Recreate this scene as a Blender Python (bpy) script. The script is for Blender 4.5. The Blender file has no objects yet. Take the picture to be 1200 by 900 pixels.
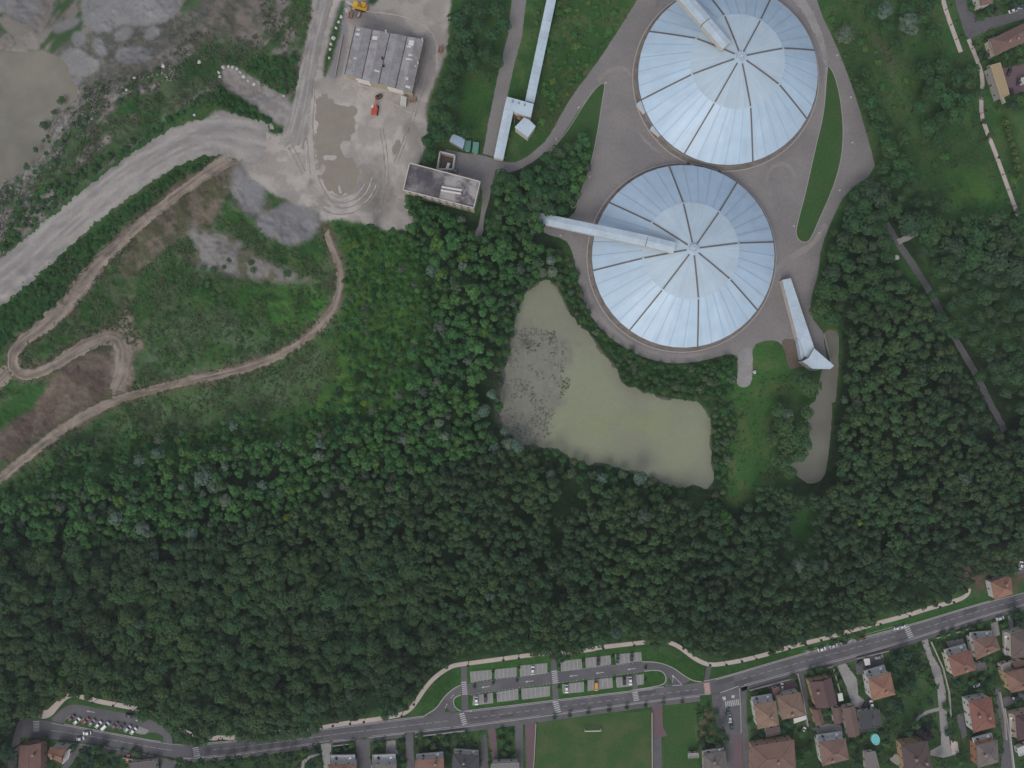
import bpy, bmesh, math, random
import numpy as np
from mathutils import Vector, Matrix

random.seed(7)
RNG = np.random.default_rng(11)
S = 0.45          # metres on the ground per photograph pixel
H = 365.0         # flying height of the drone
col = bpy.context.scene.collection

# ------------------------------------------------------------------ helpers
def tag(o, label=None, cat=None, group=None, kind=None):
    if label: o['label'] = label
    if cat: o['category'] = cat
    if group: o['group'] = group
    if kind: o['kind'] = kind
    return o

def W(px, py, z=0.0):
    """survey pixel seen at height z -> world point"""
    k = S * (H - z) / H
    return Vector(((px - 600) * k, (450 - py) * k, z))

def empty(name, loc, rz=0.0):
    o = bpy.data.objects.new(name, None)
    o.location = loc
    o.rotation_euler = (0, 0, rz)
    o.empty_display_size = 0.5
    col.objects.link(o)
    return o

def link_mesh(name, verts, faces, mat, parent=None, smooth=False):
    me = bpy.data.meshes.new(name)
    me.from_pydata([tuple(v) for v in verts], [], faces)
    me.update()
    o = bpy.data.objects.new(name, me)
    for m in (mat if isinstance(mat, (list, tuple)) else [mat]):
        me.materials.append(m)
    if smooth:
        me.polygons.foreach_set('use_smooth', [True] * len(me.polygons))
    col.objects.link(o)
    if parent is not None:
        o.parent = parent
    return o

class MB:
    """collects simple solids, links them as one mesh"""
    def __init__(self):
        self.v = []; self.f = []; self.mi = []
    def add(self, verts, faces, mi=0):
        b = len(self.v)
        self.v += [tuple(v) for v in verts]
        self.f += [tuple(i + b for i in f) for f in faces]
        self.mi += [mi] * len(faces)
        return self
    def box(self, c, s, rz=0.0, mi=0):
        cx, cy, cz = c; sx, sy, sz = s[0] / 2, s[1] / 2, s[2] / 2
        ca, sa = math.cos(rz), math.sin(rz)
        vs = []
        for z in (-sz, sz):
            for x, y in ((-sx, -sy), (sx, -sy), (sx, sy), (-sx, sy)):
                vs.append((cx + x * ca - y * sa, cy + x * sa + y * ca, cz + z))
        return self.add(vs, [(3, 2, 1, 0), (4, 5, 6, 7), (0, 1, 5, 4), (1, 2, 6, 5), (2, 3, 7, 6), (3, 0, 4, 7)], mi)
    def bar(self, a, b, w, h=None, mi=0):
        a = Vector(a); b = Vector(b); h = h or w
        d = (b - a).normalized()
        up = Vector((0, 0, 1)) if abs(d.z) < 0.95 else Vector((1, 0, 0))
        x = d.cross(up).normalized(); y = x.cross(d).normalized()
        vs = []
        for p in (a, b):
            for i, j in ((-1, -1), (1, -1), (1, 1), (-1, 1)):
                vs.append(p + x * (i * w / 2) + y * (j * h / 2))
        return self.add(vs, [(0, 1, 2, 3), (7, 6, 5, 4), (0, 4, 5, 1), (1, 5, 6, 2), (2, 6, 7, 3), (3, 7, 4, 0)], mi)
    def tube(self, a, b, r0, r1=None, n=8, mi=0):
        a = Vector(a); b = Vector(b); r1 = r0 if r1 is None else r1
        d = (b - a).normalized()
        up = Vector((0, 0, 1)) if abs(d.z) < 0.95 else Vector((1, 0, 0))
        x = d.cross(up).normalized(); y = x.cross(d).normalized()
        vs = []
        for p, r in ((a, r0), (b, r1)):
            for k in range(n):
                t = 2 * math.pi * k / n
                vs.append(p + x * (r * math.cos(t)) + y * (r * math.sin(t)))
        fs = [(k, (k + 1) % n, n + (k + 1) % n, n + k) for k in range(n)]
        fs += [tuple(range(n))[::-1], tuple(range(n, 2 * n))]
        return self.add(vs, fs, mi)
    def prism(self, pts, z0, z1, mi=0):
        n = len(pts)
        vs = [(p[0], p[1], z0) for p in pts] + [(p[0], p[1], z1) for p in pts]
        fs = [tuple(range(n))[::-1], tuple(range(n, 2 * n))]
        fs += [(k, (k + 1) % n, n + (k + 1) % n, n + k) for k in range(n)]
        return self.add(vs, fs, mi)
    def build(self, name, mat, parent=None, smooth=False):
        o = link_mesh(name, self.v, self.f, mat, parent, smooth)
        if any(self.mi):
            o.data.polygons.foreach_set('material_index', self.mi)
        return o

def ccw(pts):
    a = sum(pts[i][0] * pts[(i + 1) % len(pts)][1] - pts[(i + 1) % len(pts)][0] * pts[i][1] for i in range(len(pts)))
    return list(pts) if a > 0 else list(pts)[::-1]

def chaikin(pts, n=2, closed=True):
    for _ in range(n):
        out = []
        m = len(pts)
        rng = range(m) if closed else range(m - 1)
        if not closed: out.append(pts[0])
        for i in rng:
            a = pts[i]; b = pts[(i + 1) % m]
            out.append((a[0] * .75 + b[0] * .25, a[1] * .75 + b[1] * .25))
            out.append((a[0] * .25 + b[0] * .75, a[1] * .25 + b[1] * .75))
        if not closed: out.append(pts[-1])
        pts = out
    return pts

def densify(pts, step, closed=True):
    out = []
    m = len(pts)
    for i in range(m if closed else m - 1):
        a = pts[i]; b = pts[(i + 1) % m]
        n = max(1, int(math.hypot(b[0] - a[0], b[1] - a[1]) / step))
        for k in range(n):
            t = k / n
            out.append((a[0] + (b[0] - a[0]) * t, a[1] + (b[1] - a[1]) * t))
    if not closed: out.append(pts[-1])
    return out

def ragged(pts, amp, step=1.5, seed=0):
    pts = densify(pts, step)
    r = random.Random(seed)
    n = len(pts)
    w = [r.gauss(0, 1) for _ in range(n)]
    w = [(w[i - 1] + w[i] + w[(i + 1) % n]) / 1.7 for i in range(n)]
    out = []
    for i in range(n):
        a = pts[i - 1]; b = pts[(i + 1) % n]
        dx, dy = b[0] - a[0], b[1] - a[1]
        l = math.hypot(dx, dy) or 1
        out.append((pts[i][0] - dy / l * w[i] * amp, pts[i][1] + dx / l * w[i] * amp))
    return out

# ------------------------------------------------------------------ rasters (survey pixel grid, for planting and soil)
RX0, RY0, RX1, RY1 = -80, -80, 1280, 980
RWd, RHt = RX1 - RX0, RY1 - RY0
def raster(pts):
    m = np.zeros((RHt, RWd), bool)
    P = np.array(pts, float)
    x = P[:, 0] - RX0; y = P[:, 1] - RY0
    x2 = np.roll(x, -1); y2 = np.roll(y, -1)
    for r in range(max(0, int(y.min())), min(RHt, int(y.max()) + 2)):
        yc = r + 0.5
        c = ((y <= yc) & (y2 > yc)) | ((y2 <= yc) & (y > yc))
        if not c.any(): continue
        xs = np.sort(x[c] + (yc - y[c]) / (y2[c] - y[c]) * (x2[c] - x[c]))
        for a, b in zip(xs[0::2], xs[1::2]):
            i0, i1 = int(round(a)), int(round(b))
            if i1 > 0 and i0 < RWd: m[r, max(0, i0):min(RWd, i1)] = True
    return m
def blur(m, r, it=2):
    m = m.astype(np.float32)
    if r < 1: return m
    k = 2 * r + 1
    for _ in range(it):
        for ax in (0, 1):
            p = np.pad(m, [(r + 1, r) if a == ax else (0, 0) for a in (0, 1)], mode='edge')
            c = np.cumsum(p, axis=ax, dtype=np.float64)
            if ax == 0: m = ((c[k:] - c[:-k]) / k).astype(np.float32)
            else: m = ((c[:, k:] - c[:, :-k]) / k).astype(np.float32)
    return m
def samp(m, px, py):
    x = np.clip(px - RX0 - .5, 0, RWd - 1.001); y = np.clip(py - RY0 - .5, 0, RHt - 1.001)
    i = x.astype(int); j = y.astype(int); fx = x - i; fy = y - j
    return (m[j, i] * (1 - fx) + m[j, i + 1] * fx) * (1 - fy) + (m[j + 1, i] * (1 - fx) + m[j + 1, i + 1] * fx) * fy
NT = RNG.random((512, 512)).astype(np.float32)
def vnoise(x, y):
    i = np.floor(x).astype(int); j = np.floor(y).astype(int)
    fx = x - i; fy = y - j
    fx = fx * fx * (3 - 2 * fx); fy = fy * fy * (3 - 2 * fy)
    i0 = i % 512; i1 = (i + 1) % 512; j0 = j % 512; j1 = (j + 1) % 512
    return (NT[j0, i0] * (1 - fx) + NT[j0, i1] * fx) * (1 - fy) + (NT[j1, i0] * (1 - fx) + NT[j1, i1] * fx) * fy
def fbm(x, y, o=4, ox=0.0):
    a = 0; s = 0; w = 1.0
    for k in range(o):
        a = a + w * vnoise(x * 2 ** k + 17.3 * k + ox, y * 2 ** k + 41.7 * k + ox * 1.7); s += w; w *= .55
    return a / s
OCC = np.zeros((RHt, RWd), bool)     # where nothing may be planted
def occupy(pts):
    global OCC
    OCC |= raster(pts)

# ------------------------------------------------------------------ materials
def new_mat(name):
    m = bpy.data.materials.new(name); m.use_nodes = True
    nt = m.node_tree
    b = nt.nodes['Principled BSDF']
    return m, nt, b
def rgba(c): return (c[0], c[1], c[2], 1)
def mat_surface(name, c, rough=.85, spec=.25, var=.2, scale=1.0, c2=None, scale2=.12, amt2=.5, metal=0.0, use_obj=False, attr=None, bump=0.0):
    """colour with two scales of procedural wear; object-space-free (world position) so copies differ"""
    m, nt, b = new_mat(name)
    N = nt.nodes; L = nt.links
    geo = N.new('ShaderNodeNewGeometry')
    n1 = N.new('ShaderNodeTexNoise'); n1.inputs['Scale'].default_value = scale; n1.inputs['Detail'].default_value = 5; n1.inputs['Roughness'].default_value = .65
    L.new(geo.outputs['Position'], n1.inputs['Vector'])
    n2 = N.new('ShaderNodeTexNoise'); n2.inputs['Scale'].default_value = scale2; n2.inputs['Detail'].default_value = 4
    L.new(geo.outputs['Position'], n2.inputs['Vector'])
    base = None
    if use_obj:
        oi = N.new('ShaderNodeObjectInfo'); base = oi.outputs['Color']
    if attr:
        at = N.new('ShaderNodeAttribute'); at.attribute_name = attr
        if base is None: base = at.outputs['Color']
        else:
            mm = N.new('ShaderNodeMix'); mm.data_type = 'RGBA'; mm.blend_type = 'MULTIPLY'; mm.inputs[0].default_value = 1
            L.new(base, mm.inputs[6]); L.new(at.outputs['Color'], mm.inputs[7]); base = mm.outputs[2]
    if c2 is not None:
        r = N.new('ShaderNodeMapRange'); r.inputs[1].default_value = .42; r.inputs[2].default_value = .62; r.inputs[3].default_value = 0; r.inputs[4].default_value = amt2
        L.new(n2.outputs[0], r.inputs[0])
        mx = N.new('ShaderNodeMix'); mx.data_type = 'RGBA'
        L.new(r.outputs[0], mx.inputs[0])
        if base is None: mx.inputs[6].default_value = rgba(c)
        else: L.new(base, mx.inputs[6])
        mx.inputs[7].default_value = rgba(c2)
        base = mx.outputs[2]
    hs = N.new('ShaderNodeMapRange'); hs.inputs[1].default_value = .25; hs.inputs[2].default_value = .75; hs.inputs[3].default_value = 1 - var; hs.inputs[4].default_value = 1 + var
    if attr and not use_obj:
        for k_, s_ in ((3, -1), (4, 1)):
            q_ = N.new('ShaderNodeMath'); q_.operation = 'MULTIPLY_ADD'; q_.inputs[1].default_value = s_ * var; q_.inputs[2].default_value = 1; L.new(at.outputs['Alpha'], q_.inputs[0]); L.new(q_.outputs[0], hs.inputs[k_])
    L.new(n1.outputs[0], hs.inputs[0])
    mu = N.new('ShaderNodeMix'); mu.data_type = 'RGBA'; mu.blend_type = 'MULTIPLY'; mu.inputs[0].default_value = 1
    if base is None: mu.inputs[6].default_value = rgba(c)
    else: L.new(base, mu.inputs[6])
    L.new(hs.outputs[0], mu.inputs[7])
    L.new(mu.outputs[2], b.inputs['Base Color'])
    b.inputs['Roughness'].default_value = rough
    b.inputs['Specular IOR Level'].default_value = spec
    b.inputs['Metallic'].default_value = metal
    if bump:
        bp = N.new('ShaderNodeBump'); bp.inputs['Strength'].default_value = bump; bp.inputs['Distance'].default_value = .3
        L.new(n1.outputs[0], bp.inputs['Height']); L.new(bp.outputs[0], b.inputs['Normal'])
    return m

M = {}
def mk(key, *a, **k): M[key] = mat_surface(key, *a, **k); return M[key]
mk('ground', (1, 1, 1), attr='Col', var=.34, scale=.9, rough=.95, spec=.1, bump=.5)
mk('apron', (.200, .184, .178), var=.13, scale=.7, c2=(.245, .226, .214), scale2=.045, amt2=.8)
mk('apron_dust', (.27, .248, .228), var=.14, scale=.7, c2=(.21, .194, .186), scale2=.08, amt2=.9)
mk('west_road', (.225, .21, .198), var=.13, scale=.7, c2=(.18, .168, .162), scale2=.06, amt2=.6)
mk('asphalt', (.104, .101, .107), var=.16, scale=.9, c2=(.136, .131, .133), scale2=.09, amt2=.9)
mk('asphalt_old', (.128, .122, .124), var=.18, scale=.8, c2=(.09, .087, .09), scale2=.08, amt2=.7)
mk('haul', (1, 1, 1), var=.13, scale=.8, attr='Col')
mk('dirt', (1, 1, 1), var=.2, scale=.9, attr='Col')
mk('paver', (.27, .26, .25), var=.12, scale=1.2, c2=(.22, .22, .21), scale2=.2, amt2=.6)
mk('pink_path', (.50, .42, .38), var=.10, scale=.8, c2=(.42, .36, .32), scale2=.15, amt2=.6)
mk('concrete', (.30, .285, .27), var=.16, scale=.7, c2=(.22, .21, .20), scale2=.12, amt2=.7)
mk('kerb', (.36, .34, .32), var=.15, scale=1.5)
mk('red_paving', (.15, .10, .105), var=.15, scale=1.0, c2=(.12, .085, .095), scale2=.1)
mk('grass', (.036, .074, .022), var=.3, scale=1.1, c2=(.058, .084, .027), scale2=.07, amt2=.7, rough=.95, spec=.1)
mk('field', (.047, .098, .030), var=.2, scale=.9, c2=(.080, .108, .042), scale2=.09, amt2=.9, rough=.95, spec=.1)
mk('lawn', (.040, .094, .027), var=.26, scale=1.0, c2=(.060, .098, .034), scale2=.1, amt2=.6, rough=.95, spec=.1)
mk('paint', (.47, .465, .45), var=.3, scale=2.0)
mk('paint_red', (.42, .20, .15), var=.2, scale=2.0)
mk('soil', (.13, .095, .072), var=.3, scale=1.0, c2=(.17, .135, .11), scale2=.08)
mk('puddle', (.255, .222, .178), var=.08, scale=.3, c2=(.285, .252, .205), scale2=.08, rough=.3, spec=.35)
mk('water', (.225, .240, .158), var=.06, scale=.12, c2=(.20, .20, .152), scale2=.025, amt2=.9, rough=.18, spec=.35)
mk('quarry_water', (.24, .222, .172), var=.06, scale=.2, c2=(.155, .145, .11), scale2=.04, amt2=.7, rough=.2, spec=.35)
mk('canal', (.18, .18, .14), var=.06, scale=.2, c2=(.15, .14, .115), scale2=.05, amt2=.8, rough=.2, spec=.35)
mk('wall_white', (.62, .59, .55), var=.1, scale=.8)
mk('wall', (1, 1, 1), use_obj=True, var=.12, scale=.8)
mk('roof_tile', (1, 1, 1), use_obj=True, var=.22, scale=1.6, c2=(.10, .07, .055), scale2=.25, amt2=.3)
mk('roof_plain', (1, 1, 1), use_obj=True, var=.12, scale=1.2)
mk('glass', (.03, .035, .04), var=.05, rough=.12, spec=.5)
mk('frame', (.36, .34, .31), var=.05)
mk('dark', (.02, .02, .022), var=.1, rough=.7)
mk('tyre', (.018, .018, .02), var=.1, rough=.9)
mk('steel', (.35, .35, .36), var=.1, rough=.5, metal=.5)
mk('rust', (.25, .14, .085), var=.3, scale=2)
mk('lamp_glass', (.75, .75, .72), var=.02, rough=.2)
mk('car_paint', (1, 1, 1), use_obj=True, var=.03, rough=.3, spec=.5)
mk('machine', (1, 1, 1), use_obj=True, var=.12, scale=2, rough=.5)
mk('seam', (.15, .132, .12), var=.2, scale=1.5)
mk('gallery_roof', (.49, .585, .65), var=.08, scale=1.0, c2=(.39, .46, .51), scale2=.15, amt2=.6, rough=.45)
mk('gallery_wall', (.50, .46, .40), var=.12, scale=.8)
mk('pale_stone', (.50, .48, .44), var=.2, scale=1.5)
mk('rock', (.30, .28, .25), var=.3, scale=1.5)
mk('bark', (.07, .05, .035), var=.3, scale=3)
mk('leaf', (1, 1, 1), use_obj=True, attr='Col', var=.18, scale=.8, rough=.8, spec=.15)
mk('pool', (.16, .52, .54), var=.05, rough=.1, spec=.5)

mk('rib', (.40, .50, .60), var=.08)
mk('rut', (.262, .24, .215), var=.2, scale=.8)
mk('haul_dry', (.41, .38, .345), var=.12, scale=.8)
mk('patch', (.085, .083, .088), var=.15, scale=1.0)
mk('pond', (1, 1, 1), attr='Col', var=.07, scale=.5, rough=.2, spec=.3)
mk('dust_strip', (.235, .205, .175), var=.3, scale=1.2, c2=(.16, .14, .125), scale2=.3, amt2=.9)
# ------------------------------------------------------------------ outlines, in survey pixels
pond_main = [(624,334),(640,329),(652,334),(660,350),(670,375),(697,397),(705,412),(722,430),(727,450),(740,455),(762,462),(792,469),(817,471),(831,482),(834,500),(832,535),(836,550),(834,570),(826,573),(812,567),(800,572),(775,566),(762,560),(740,552),(707,542),(687,545),(662,532),(647,525),(617,522),(600,510),(588,495),(585,470),(590,440),(597,415),(600,390),(607,360)]
canal_a = [(953,469),(977,467),(975,500),(972,532),(967,562),(950,569),(937,560),(922,548),(940,535),(951,512),(942,487)]
canal_c = [(966,424),(984,424),(980,472),(956,472),(961,446)]
canal_b = [(964,388),(983,386),(984,400),(983,430),(975,432),(970,410)]
quarry_pond = [(-70,40),(0,50),(25,47),(48,55),(62,63),(66,82),(80,100),(60,117),(47,125),(37,140),(47,160),(40,170),(25,182),(12,195),(-10,208),(-70,215)]
mud = [(594,392),(612,384),(640,385),(662,398),(668,425),(664,455),(650,478),(648,508),(628,522),(596,512),(584,492),(584,455)]

mp = lambda p, r, n=2: blur(raster(chaikin(p, n)), r)
Z_pond = mp(pond_main, 2); Z_can = np.maximum(np.maximum(mp(canal_a, 1, 1), mp(canal_b, 1, 1)), mp(canal_c, 1, 0)); Z_quarry = mp(quarry_pond, 14)
Z_quarry_s = mp(quarry_pond, 3)
Z_mud = mp(mud, 9)
Z_pit = mp([(-80,-80),(250,-80),(215,20),(180,60),(120,110),(80,150),(50,190),(10,230),(-80,260)], 22)
QZ = -9.0
rough_mask = mp([(-80,-80),(365,-80),(372,60),(355,140),(372,230),(378,262),(395,300),(392,400),(300,440),(150,480),(0,580),(-80,620)], 10)
keep_flat = mp([(100,280),(0,330),(-80,380),(-80,300),(0,260),(180,160),(240,120),(345,120),(370,60),(380,240),(300,255),(270,185),(180,235)], 6)

def height(px, py):
    n = fbm(px * .035, py * .035, 4, 3.1) - .5
    n2 = fbm(px * .12, py * .12, 3, 9.7) - .5
    z = -10.5 * samp(Z_pit, px, py)
    zq = samp(Z_quarry, px, py)
    r = samp(rough_mask, px, py) * (1 - samp(keep_flat, px, py))
    z = z + r * (n * 5.0 + n2 * 1.6) * (1 - zq)
    m1 = np.exp(-(((px - 240) / 75) ** 2 + ((py - 360) / 55) ** 2)); m2 = np.exp(-(((px - 95) / 38) ** 2 + ((py - 440) / 24) ** 2))
    z = z + r * (4.5 * m1 + 3.0 * m2)
    z = z * (1 - zq) + (-10.6 + n2) * zq
    zq2 = samp(Z_quarry_s, px, py)
    z = z - 1.2 * zq2; z = np.where((samp(Z_pit, px, py) > .6) & (zq2 < .25), np.maximum(z, -10.3), z)
    qx = (fbm(px * .11, py * .11, 3, 21.) - .5) * 9; qy = (fbm(px * .11, py * .11, 3, 27.) - .5) * 9
    zp = samp(Z_pond, px + qx, py + qy); zm = samp(Z_mud, px + qx * 2.6, py + qy * 2.6)
    z = z - zp * 1.6
    z = z - samp(Z_can, px, py) * 1.6
    return z
def hz(px, py):
    return float(height(np.array([float(px)]), np.array([float(py)]))[0])
def G(px, py, dz=0.0):
    """point of the terrain that the survey shows at px, py"""
    gx, gy = px, py
    for _ in range(3):
        z = hz(gx, gy); k = (H - z) / H
        gx = 600 + (px - 600) * k; gy = 450 + (py - 450) * k
    return Vector(((gx - 600) * S, (450 - gy) * S, hz(gx, gy) + dz))

# ------------------------------------------------------------------ ground: one sheet with soil colours
fx = np.arange(-60, 1261, 1.2); fy = np.arange(-60, 961, 1.2)
ox = np.array([-2600, -1500, -900, -600, -400, -250, -150, -100]); gx = np.concatenate([ox, fx, 1200 - ox[::-1]])
oy = np.array([-2600, -1500, -900, -600, -400, -250, -150, -100]); gy = np.concatenate([oy, fy, 900 - oy[::-1]])
PX, PY = np.meshgrid(gx, gy)
px = PX.ravel(); py = PY.ravel()
pz = height(px, py).astype(np.float32)
ix = 600 + (px - 600) * H / (H - pz); iy = 450 + (py - 450) * H / (H - pz)
wx = ix + (fbm(ix * .09, iy * .09, 4, 1.0) - .5) * 9 + (fbm(ix * .4, iy * .4, 2, 2.0) - .5) * 4
wy = iy + (fbm(ix * .09, iy * .09, 4, 5.0) - .5) * 9 + (fbm(ix * .4, iy * .4, 2, 7.0) - .5) * 4
C = np.empty((len(px), 3), np.float32); TEX = np.ones(len(px), np.float32)
big = fbm(ix * .018, iy * .018, 4, 11.0); mid = fbm(ix * .07, iy * .07, 4, 13.0); fin = fbm(ix * .22, iy * .22, 3, 19.0)
def mixc(a, b, t): return np.array(a)[None] * (1 - t[:, None]) + np.array(b)[None] * t[:, None]
sm = lambda v, a, b: np.clip((v - a) / (b - a), 0, 1)
C[:] = mixc((.032, .064, .02), (.058, .082, .03), sm(mid, .38, .62))
def zone(pts, ca, cb=None, r=2, noise=None, lo=.42, hi=.58, w=1.0, n=1, warp=1.0, gate=None, tex=None):
    global C
    if tex is None: tex = .35 if ca[1] > .16 else 1.0
    xs = [p[0] for p in pts]; ys = [p[1] for p in pts]; e = 14 + 3 * r
    I = np.nonzero((ix > min(xs) - e) & (ix < max(xs) + e) & (iy > min(ys) - e) & (iy < max(ys) + e))[0]
    m = samp(mp(pts, r, n), ix[I] + (wx[I] - ix[I]) * warp, iy[I] + (wy[I] - iy[I]) * warp) * w
    t = sm((fin if noise is None else noise)[I], lo, hi)
    C[I] = C[I] * (1 - m[:, None]) + mixc(ca, cb or ca, t) * m[:, None]
    TEX[I] = TEX[I] * (1 - m) + tex * m
# forest floor
zone([(400,270),(480,230),(560,262),(580,205),(690,165),(675,250),(650,290),(700,400),(760,455),(840,475),(860,560),(940,580),(985,470),(985,390),(960,320),(995,230),(1050,215),(1070,290),(1130,400),(1200,470),(1290,480),(1290,650),(1200,665),(1130,690),(900,765),(845,775),(790,752),(700,755),(540,775),(490,805),(440,840),(300,862),(220,868),(170,833),(70,812),(25,845),(0,950),(-80,950),(-80,600),(0,575),(150,500),(350,490),(400,420)], (.018, .032, .013), (.028, .042, .018), r=4)
zone([(395,262),(470,262),(500,330),(500,450),(430,500),(330,520),(300,490),(380,470),(400,400)], (.04, .085, .018), (.07, .115, .026), r=7, noise=mid)
zone([(0,570),(150,500),(350,490),(420,480),(420,520),(250,540),(100,560),(0,620)], (.03, .06, .02), (.045, .075, .026), r=6)
# north-west hillside
zone([(-80,330),(0,310),(100,232),(200,140),(330,150),(378,262),(400,300),(398,350),(360,400),(200,460),(0,560),(-80,600)], (.034, .066, .020), (.075, .085, .045), r=3, noise=mid)
zone([(200,460),(300,437),(370,405),(390,420),(370,470),(280,492),(150,510),(60,545),(20,560)], (.082, .098, .054), (.06, .085, .036), r=4, noise=mid)
zone([(290,335),(385,330),(390,370),(350,405),(300,400),(230,385),(220,340)], (.034, .088, .018), (.05, .095, .024), r=8, noise=mid)
zone([(150,395),(260,350),(330,390),(290,430),(170,450)], (.07, .085, .05), (.045, .075, .026), r=9, noise=mid)
# dark strips of scrub between the haul road and the track
STRIP = [(-20,375),(45,322),(100,276),(162,228),(225,180),(240,174),(254,176),(247,186),(200,220),(162,245),(107,300),(82,332),(57,365),(12,398),(-20,412)]
zone(STRIP, (.022, .058, .014), (.034, .07, .02), r=1, warp=.5)
# quarry slopes
zone([(-80,-80),(372,-80),(368,60),(345,140),(262,100),(235,120),(190,155),(110,222),(0,308),(-80,360)], (.22, .20, .175), (.055, .078, .036), r=2, noise=.65 * fbm((ix * .65 + iy * .55) * .11, (ix * .55 - iy * .65) * .022, 4, 33.) + .35 * mid, lo=.42, hi=.56)
zone([(0,300),(60,250),(130,190),(200,135),(232,115),(235,128),(190,158),(110,222),(0,305)], (.024, .062, .016), (.045, .075, .03), r=2)
zone([(150,92),(200,60),(262,45),(300,50),(330,90),(290,75),(260,80),(240,105),(190,140),(140,165),(120,150)], (.026, .062, .018), (.07, .08, .045), r=3, noise=mid)
zone([(255,75),(330,60),(352,80),(355,105),(330,112),(310,100),(285,85)], (.028, .065, .018), (.05, .08, .03), r=2, noise=mid)
zone([(340,-20),(372,-20),(372,20),(352,38),(338,30)], (.03, .062, .02), (.055, .08, .03), r=2, noise=mid)
zone([(240,-20),(290,-20),(320,10),(300,40),(262,40),(215,55),(200,45),(225,25)], (.20, .175, .15), (.12, .12, .09), r=4, noise=mid)
zone([(60,60),(125,30),(215,15),(262,0),(225,45),(160,85),(120,112),(90,118),(70,100)], (.10, .105, .085), (.15, .14, .115), r=3)
for isl in ([(95,-80),(240,-80),(215,0),(205,18),(192,27),(165,31),(140,29),(122,41),(100,32),(95,20)], [(-80,-80),(48,-80),(48,14),(40,25),(30,27),(12,20),(0,12),(-80,10)],
            [(60,30),(80,20),(95,20),(92,28),(75,38),(62,38)], [(83,42),(92,36),(102,44),(97,54),(86,54)], [(109,48),(118,42),(127,60),(125,68),(112,62)],
            [(70,64),(84,54),(105,65),(120,75),(112,86),(92,92),(70,84)], [(133,60),(145,55),(172,55),(180,65),(170,74),(140,74)], [(132,40),(148,29),(158,37),(150,48),(135,48)],
            [(168,42),(178,28),(188,33),(184,44),(170,48)], [(78,95),(90,88),(98,92),(90,102),(80,104)]):
    zone(isl, (.205, .205, .205), (.235, .23, .22), r=1, warp=.5)
zone([(0,15),(30,28),(48,55),(40,58),(25,50),(0,30)], (.24, .22, .19), r=1, warp=.5)
zone([(170,70),(205,50),(235,40),(215,75),(175,85)], (.21, .19, .17), (.14, .13, .11), r=3)
# pale rock scars beside the pond
for a, b in (((98,102),(55,178)), ((55,178),(30,215)), ((92,125),(70,165)), ((130,115),(185,100)), ((40,190),(20,225)), ((75,160),(62,190))):
    dx, dy = b[0] - a[0], b[1] - a[1]; l = math.hypot(dx, dy); nx, ny = -dy / l * 3, dx / l * 3
    zone([(a[0] + nx, a[1] + ny), (b[0] + nx * 1.4, b[1] + ny * 1.4), (b[0] - nx, b[1] - ny), (a[0] - nx, a[1] - ny)], (.30, .28, .26), (.15, .14, .12), r=2, n=0)
# spoil and bare soil on the hillside
zone([(200,215),(272,180),(275,215),(262,240),(250,265),(205,280),(175,310),(140,330),(140,305),(165,275)], (.155, .13, .10), (.09, .09, .05), r=4, noise=mid)
zone([(215,262),(240,268),(270,275),(300,300),(365,325),(368,333),(300,330),(250,318),(222,315),(232,295)], (.22, .205, .19), (.12, .12, .08), r=3, noise=mid)
zone([(300,252),(337,237),(357,234),(375,250),(377,268),(357,283),(337,290),(315,277),(300,266)], (.20, .20, .205), (.22, .21, .20), r=2)
zone([(272,188),(300,182),(312,205),(312,235),(300,257),(280,245),(270,215)], (.185, .185, .19), (.23, .215, .20), r=3)
zone([(300,285),(345,290),(375,280),(382,310),(360,322),(310,305)], (.03, .065, .02), (.06, .08, .03), r=4, noise=mid)
zone([(55,447),(75,425),(105,412),(125,410),(134,425),(132,452),(115,470),(60,500),(0,545),(-60,560),(-60,500),(0,490),(30,470)], (.115, .084, .066), (.165, .13, .10), r=3, noise=mid)
zone([(0,475),(55,440),(52,465),(10,500),(-20,510)], (.032, .07, .02), r=2)
for tp, tw in (([(250,197),(215,222),(185,245),(150,275),(112,312),(82,352),(55,380),(30,396),(18,410),(14,424),(20,437),(38,440),(60,430),(88,412),(112,398),(132,393),(143,402),(145,425),(141,445),(128,466)], 20), ([(381,262),(396,305),(400,325),(396,350),(385,372),(362,393),(335,412),(300,428),(262,438),(225,446),(190,454),(150,464),(115,478),(82,497),(40,528),(0,562)], 15)):
    n_ = len(tp); L_ = []; R_ = []
    for i in range(n_):
        a = tp[max(0, i - 1)]; b = tp[min(n_ - 1, i + 1)]; dx, dy = b[0] - a[0], b[1] - a[1]; l = math.hypot(dx, dy)
        L_.append((tp[i][0] - dy / l * tw / 2, tp[i][1] + dx / l * tw / 2)); R_.append((tp[i][0] + dy / l * tw / 2, tp[i][1] - dx / l * tw / 2))
    zone(L_ + R_[::-1], (.165, .132, .102), (.11, .10, .06), r=4, noise=mid, w=.85)
zone([(142,357),(152,362),(155,385),(172,405),(150,420),(160,450),(130,462),(128,400)], (.24, .20, .16), (.16, .13, .10), r=3)
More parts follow.
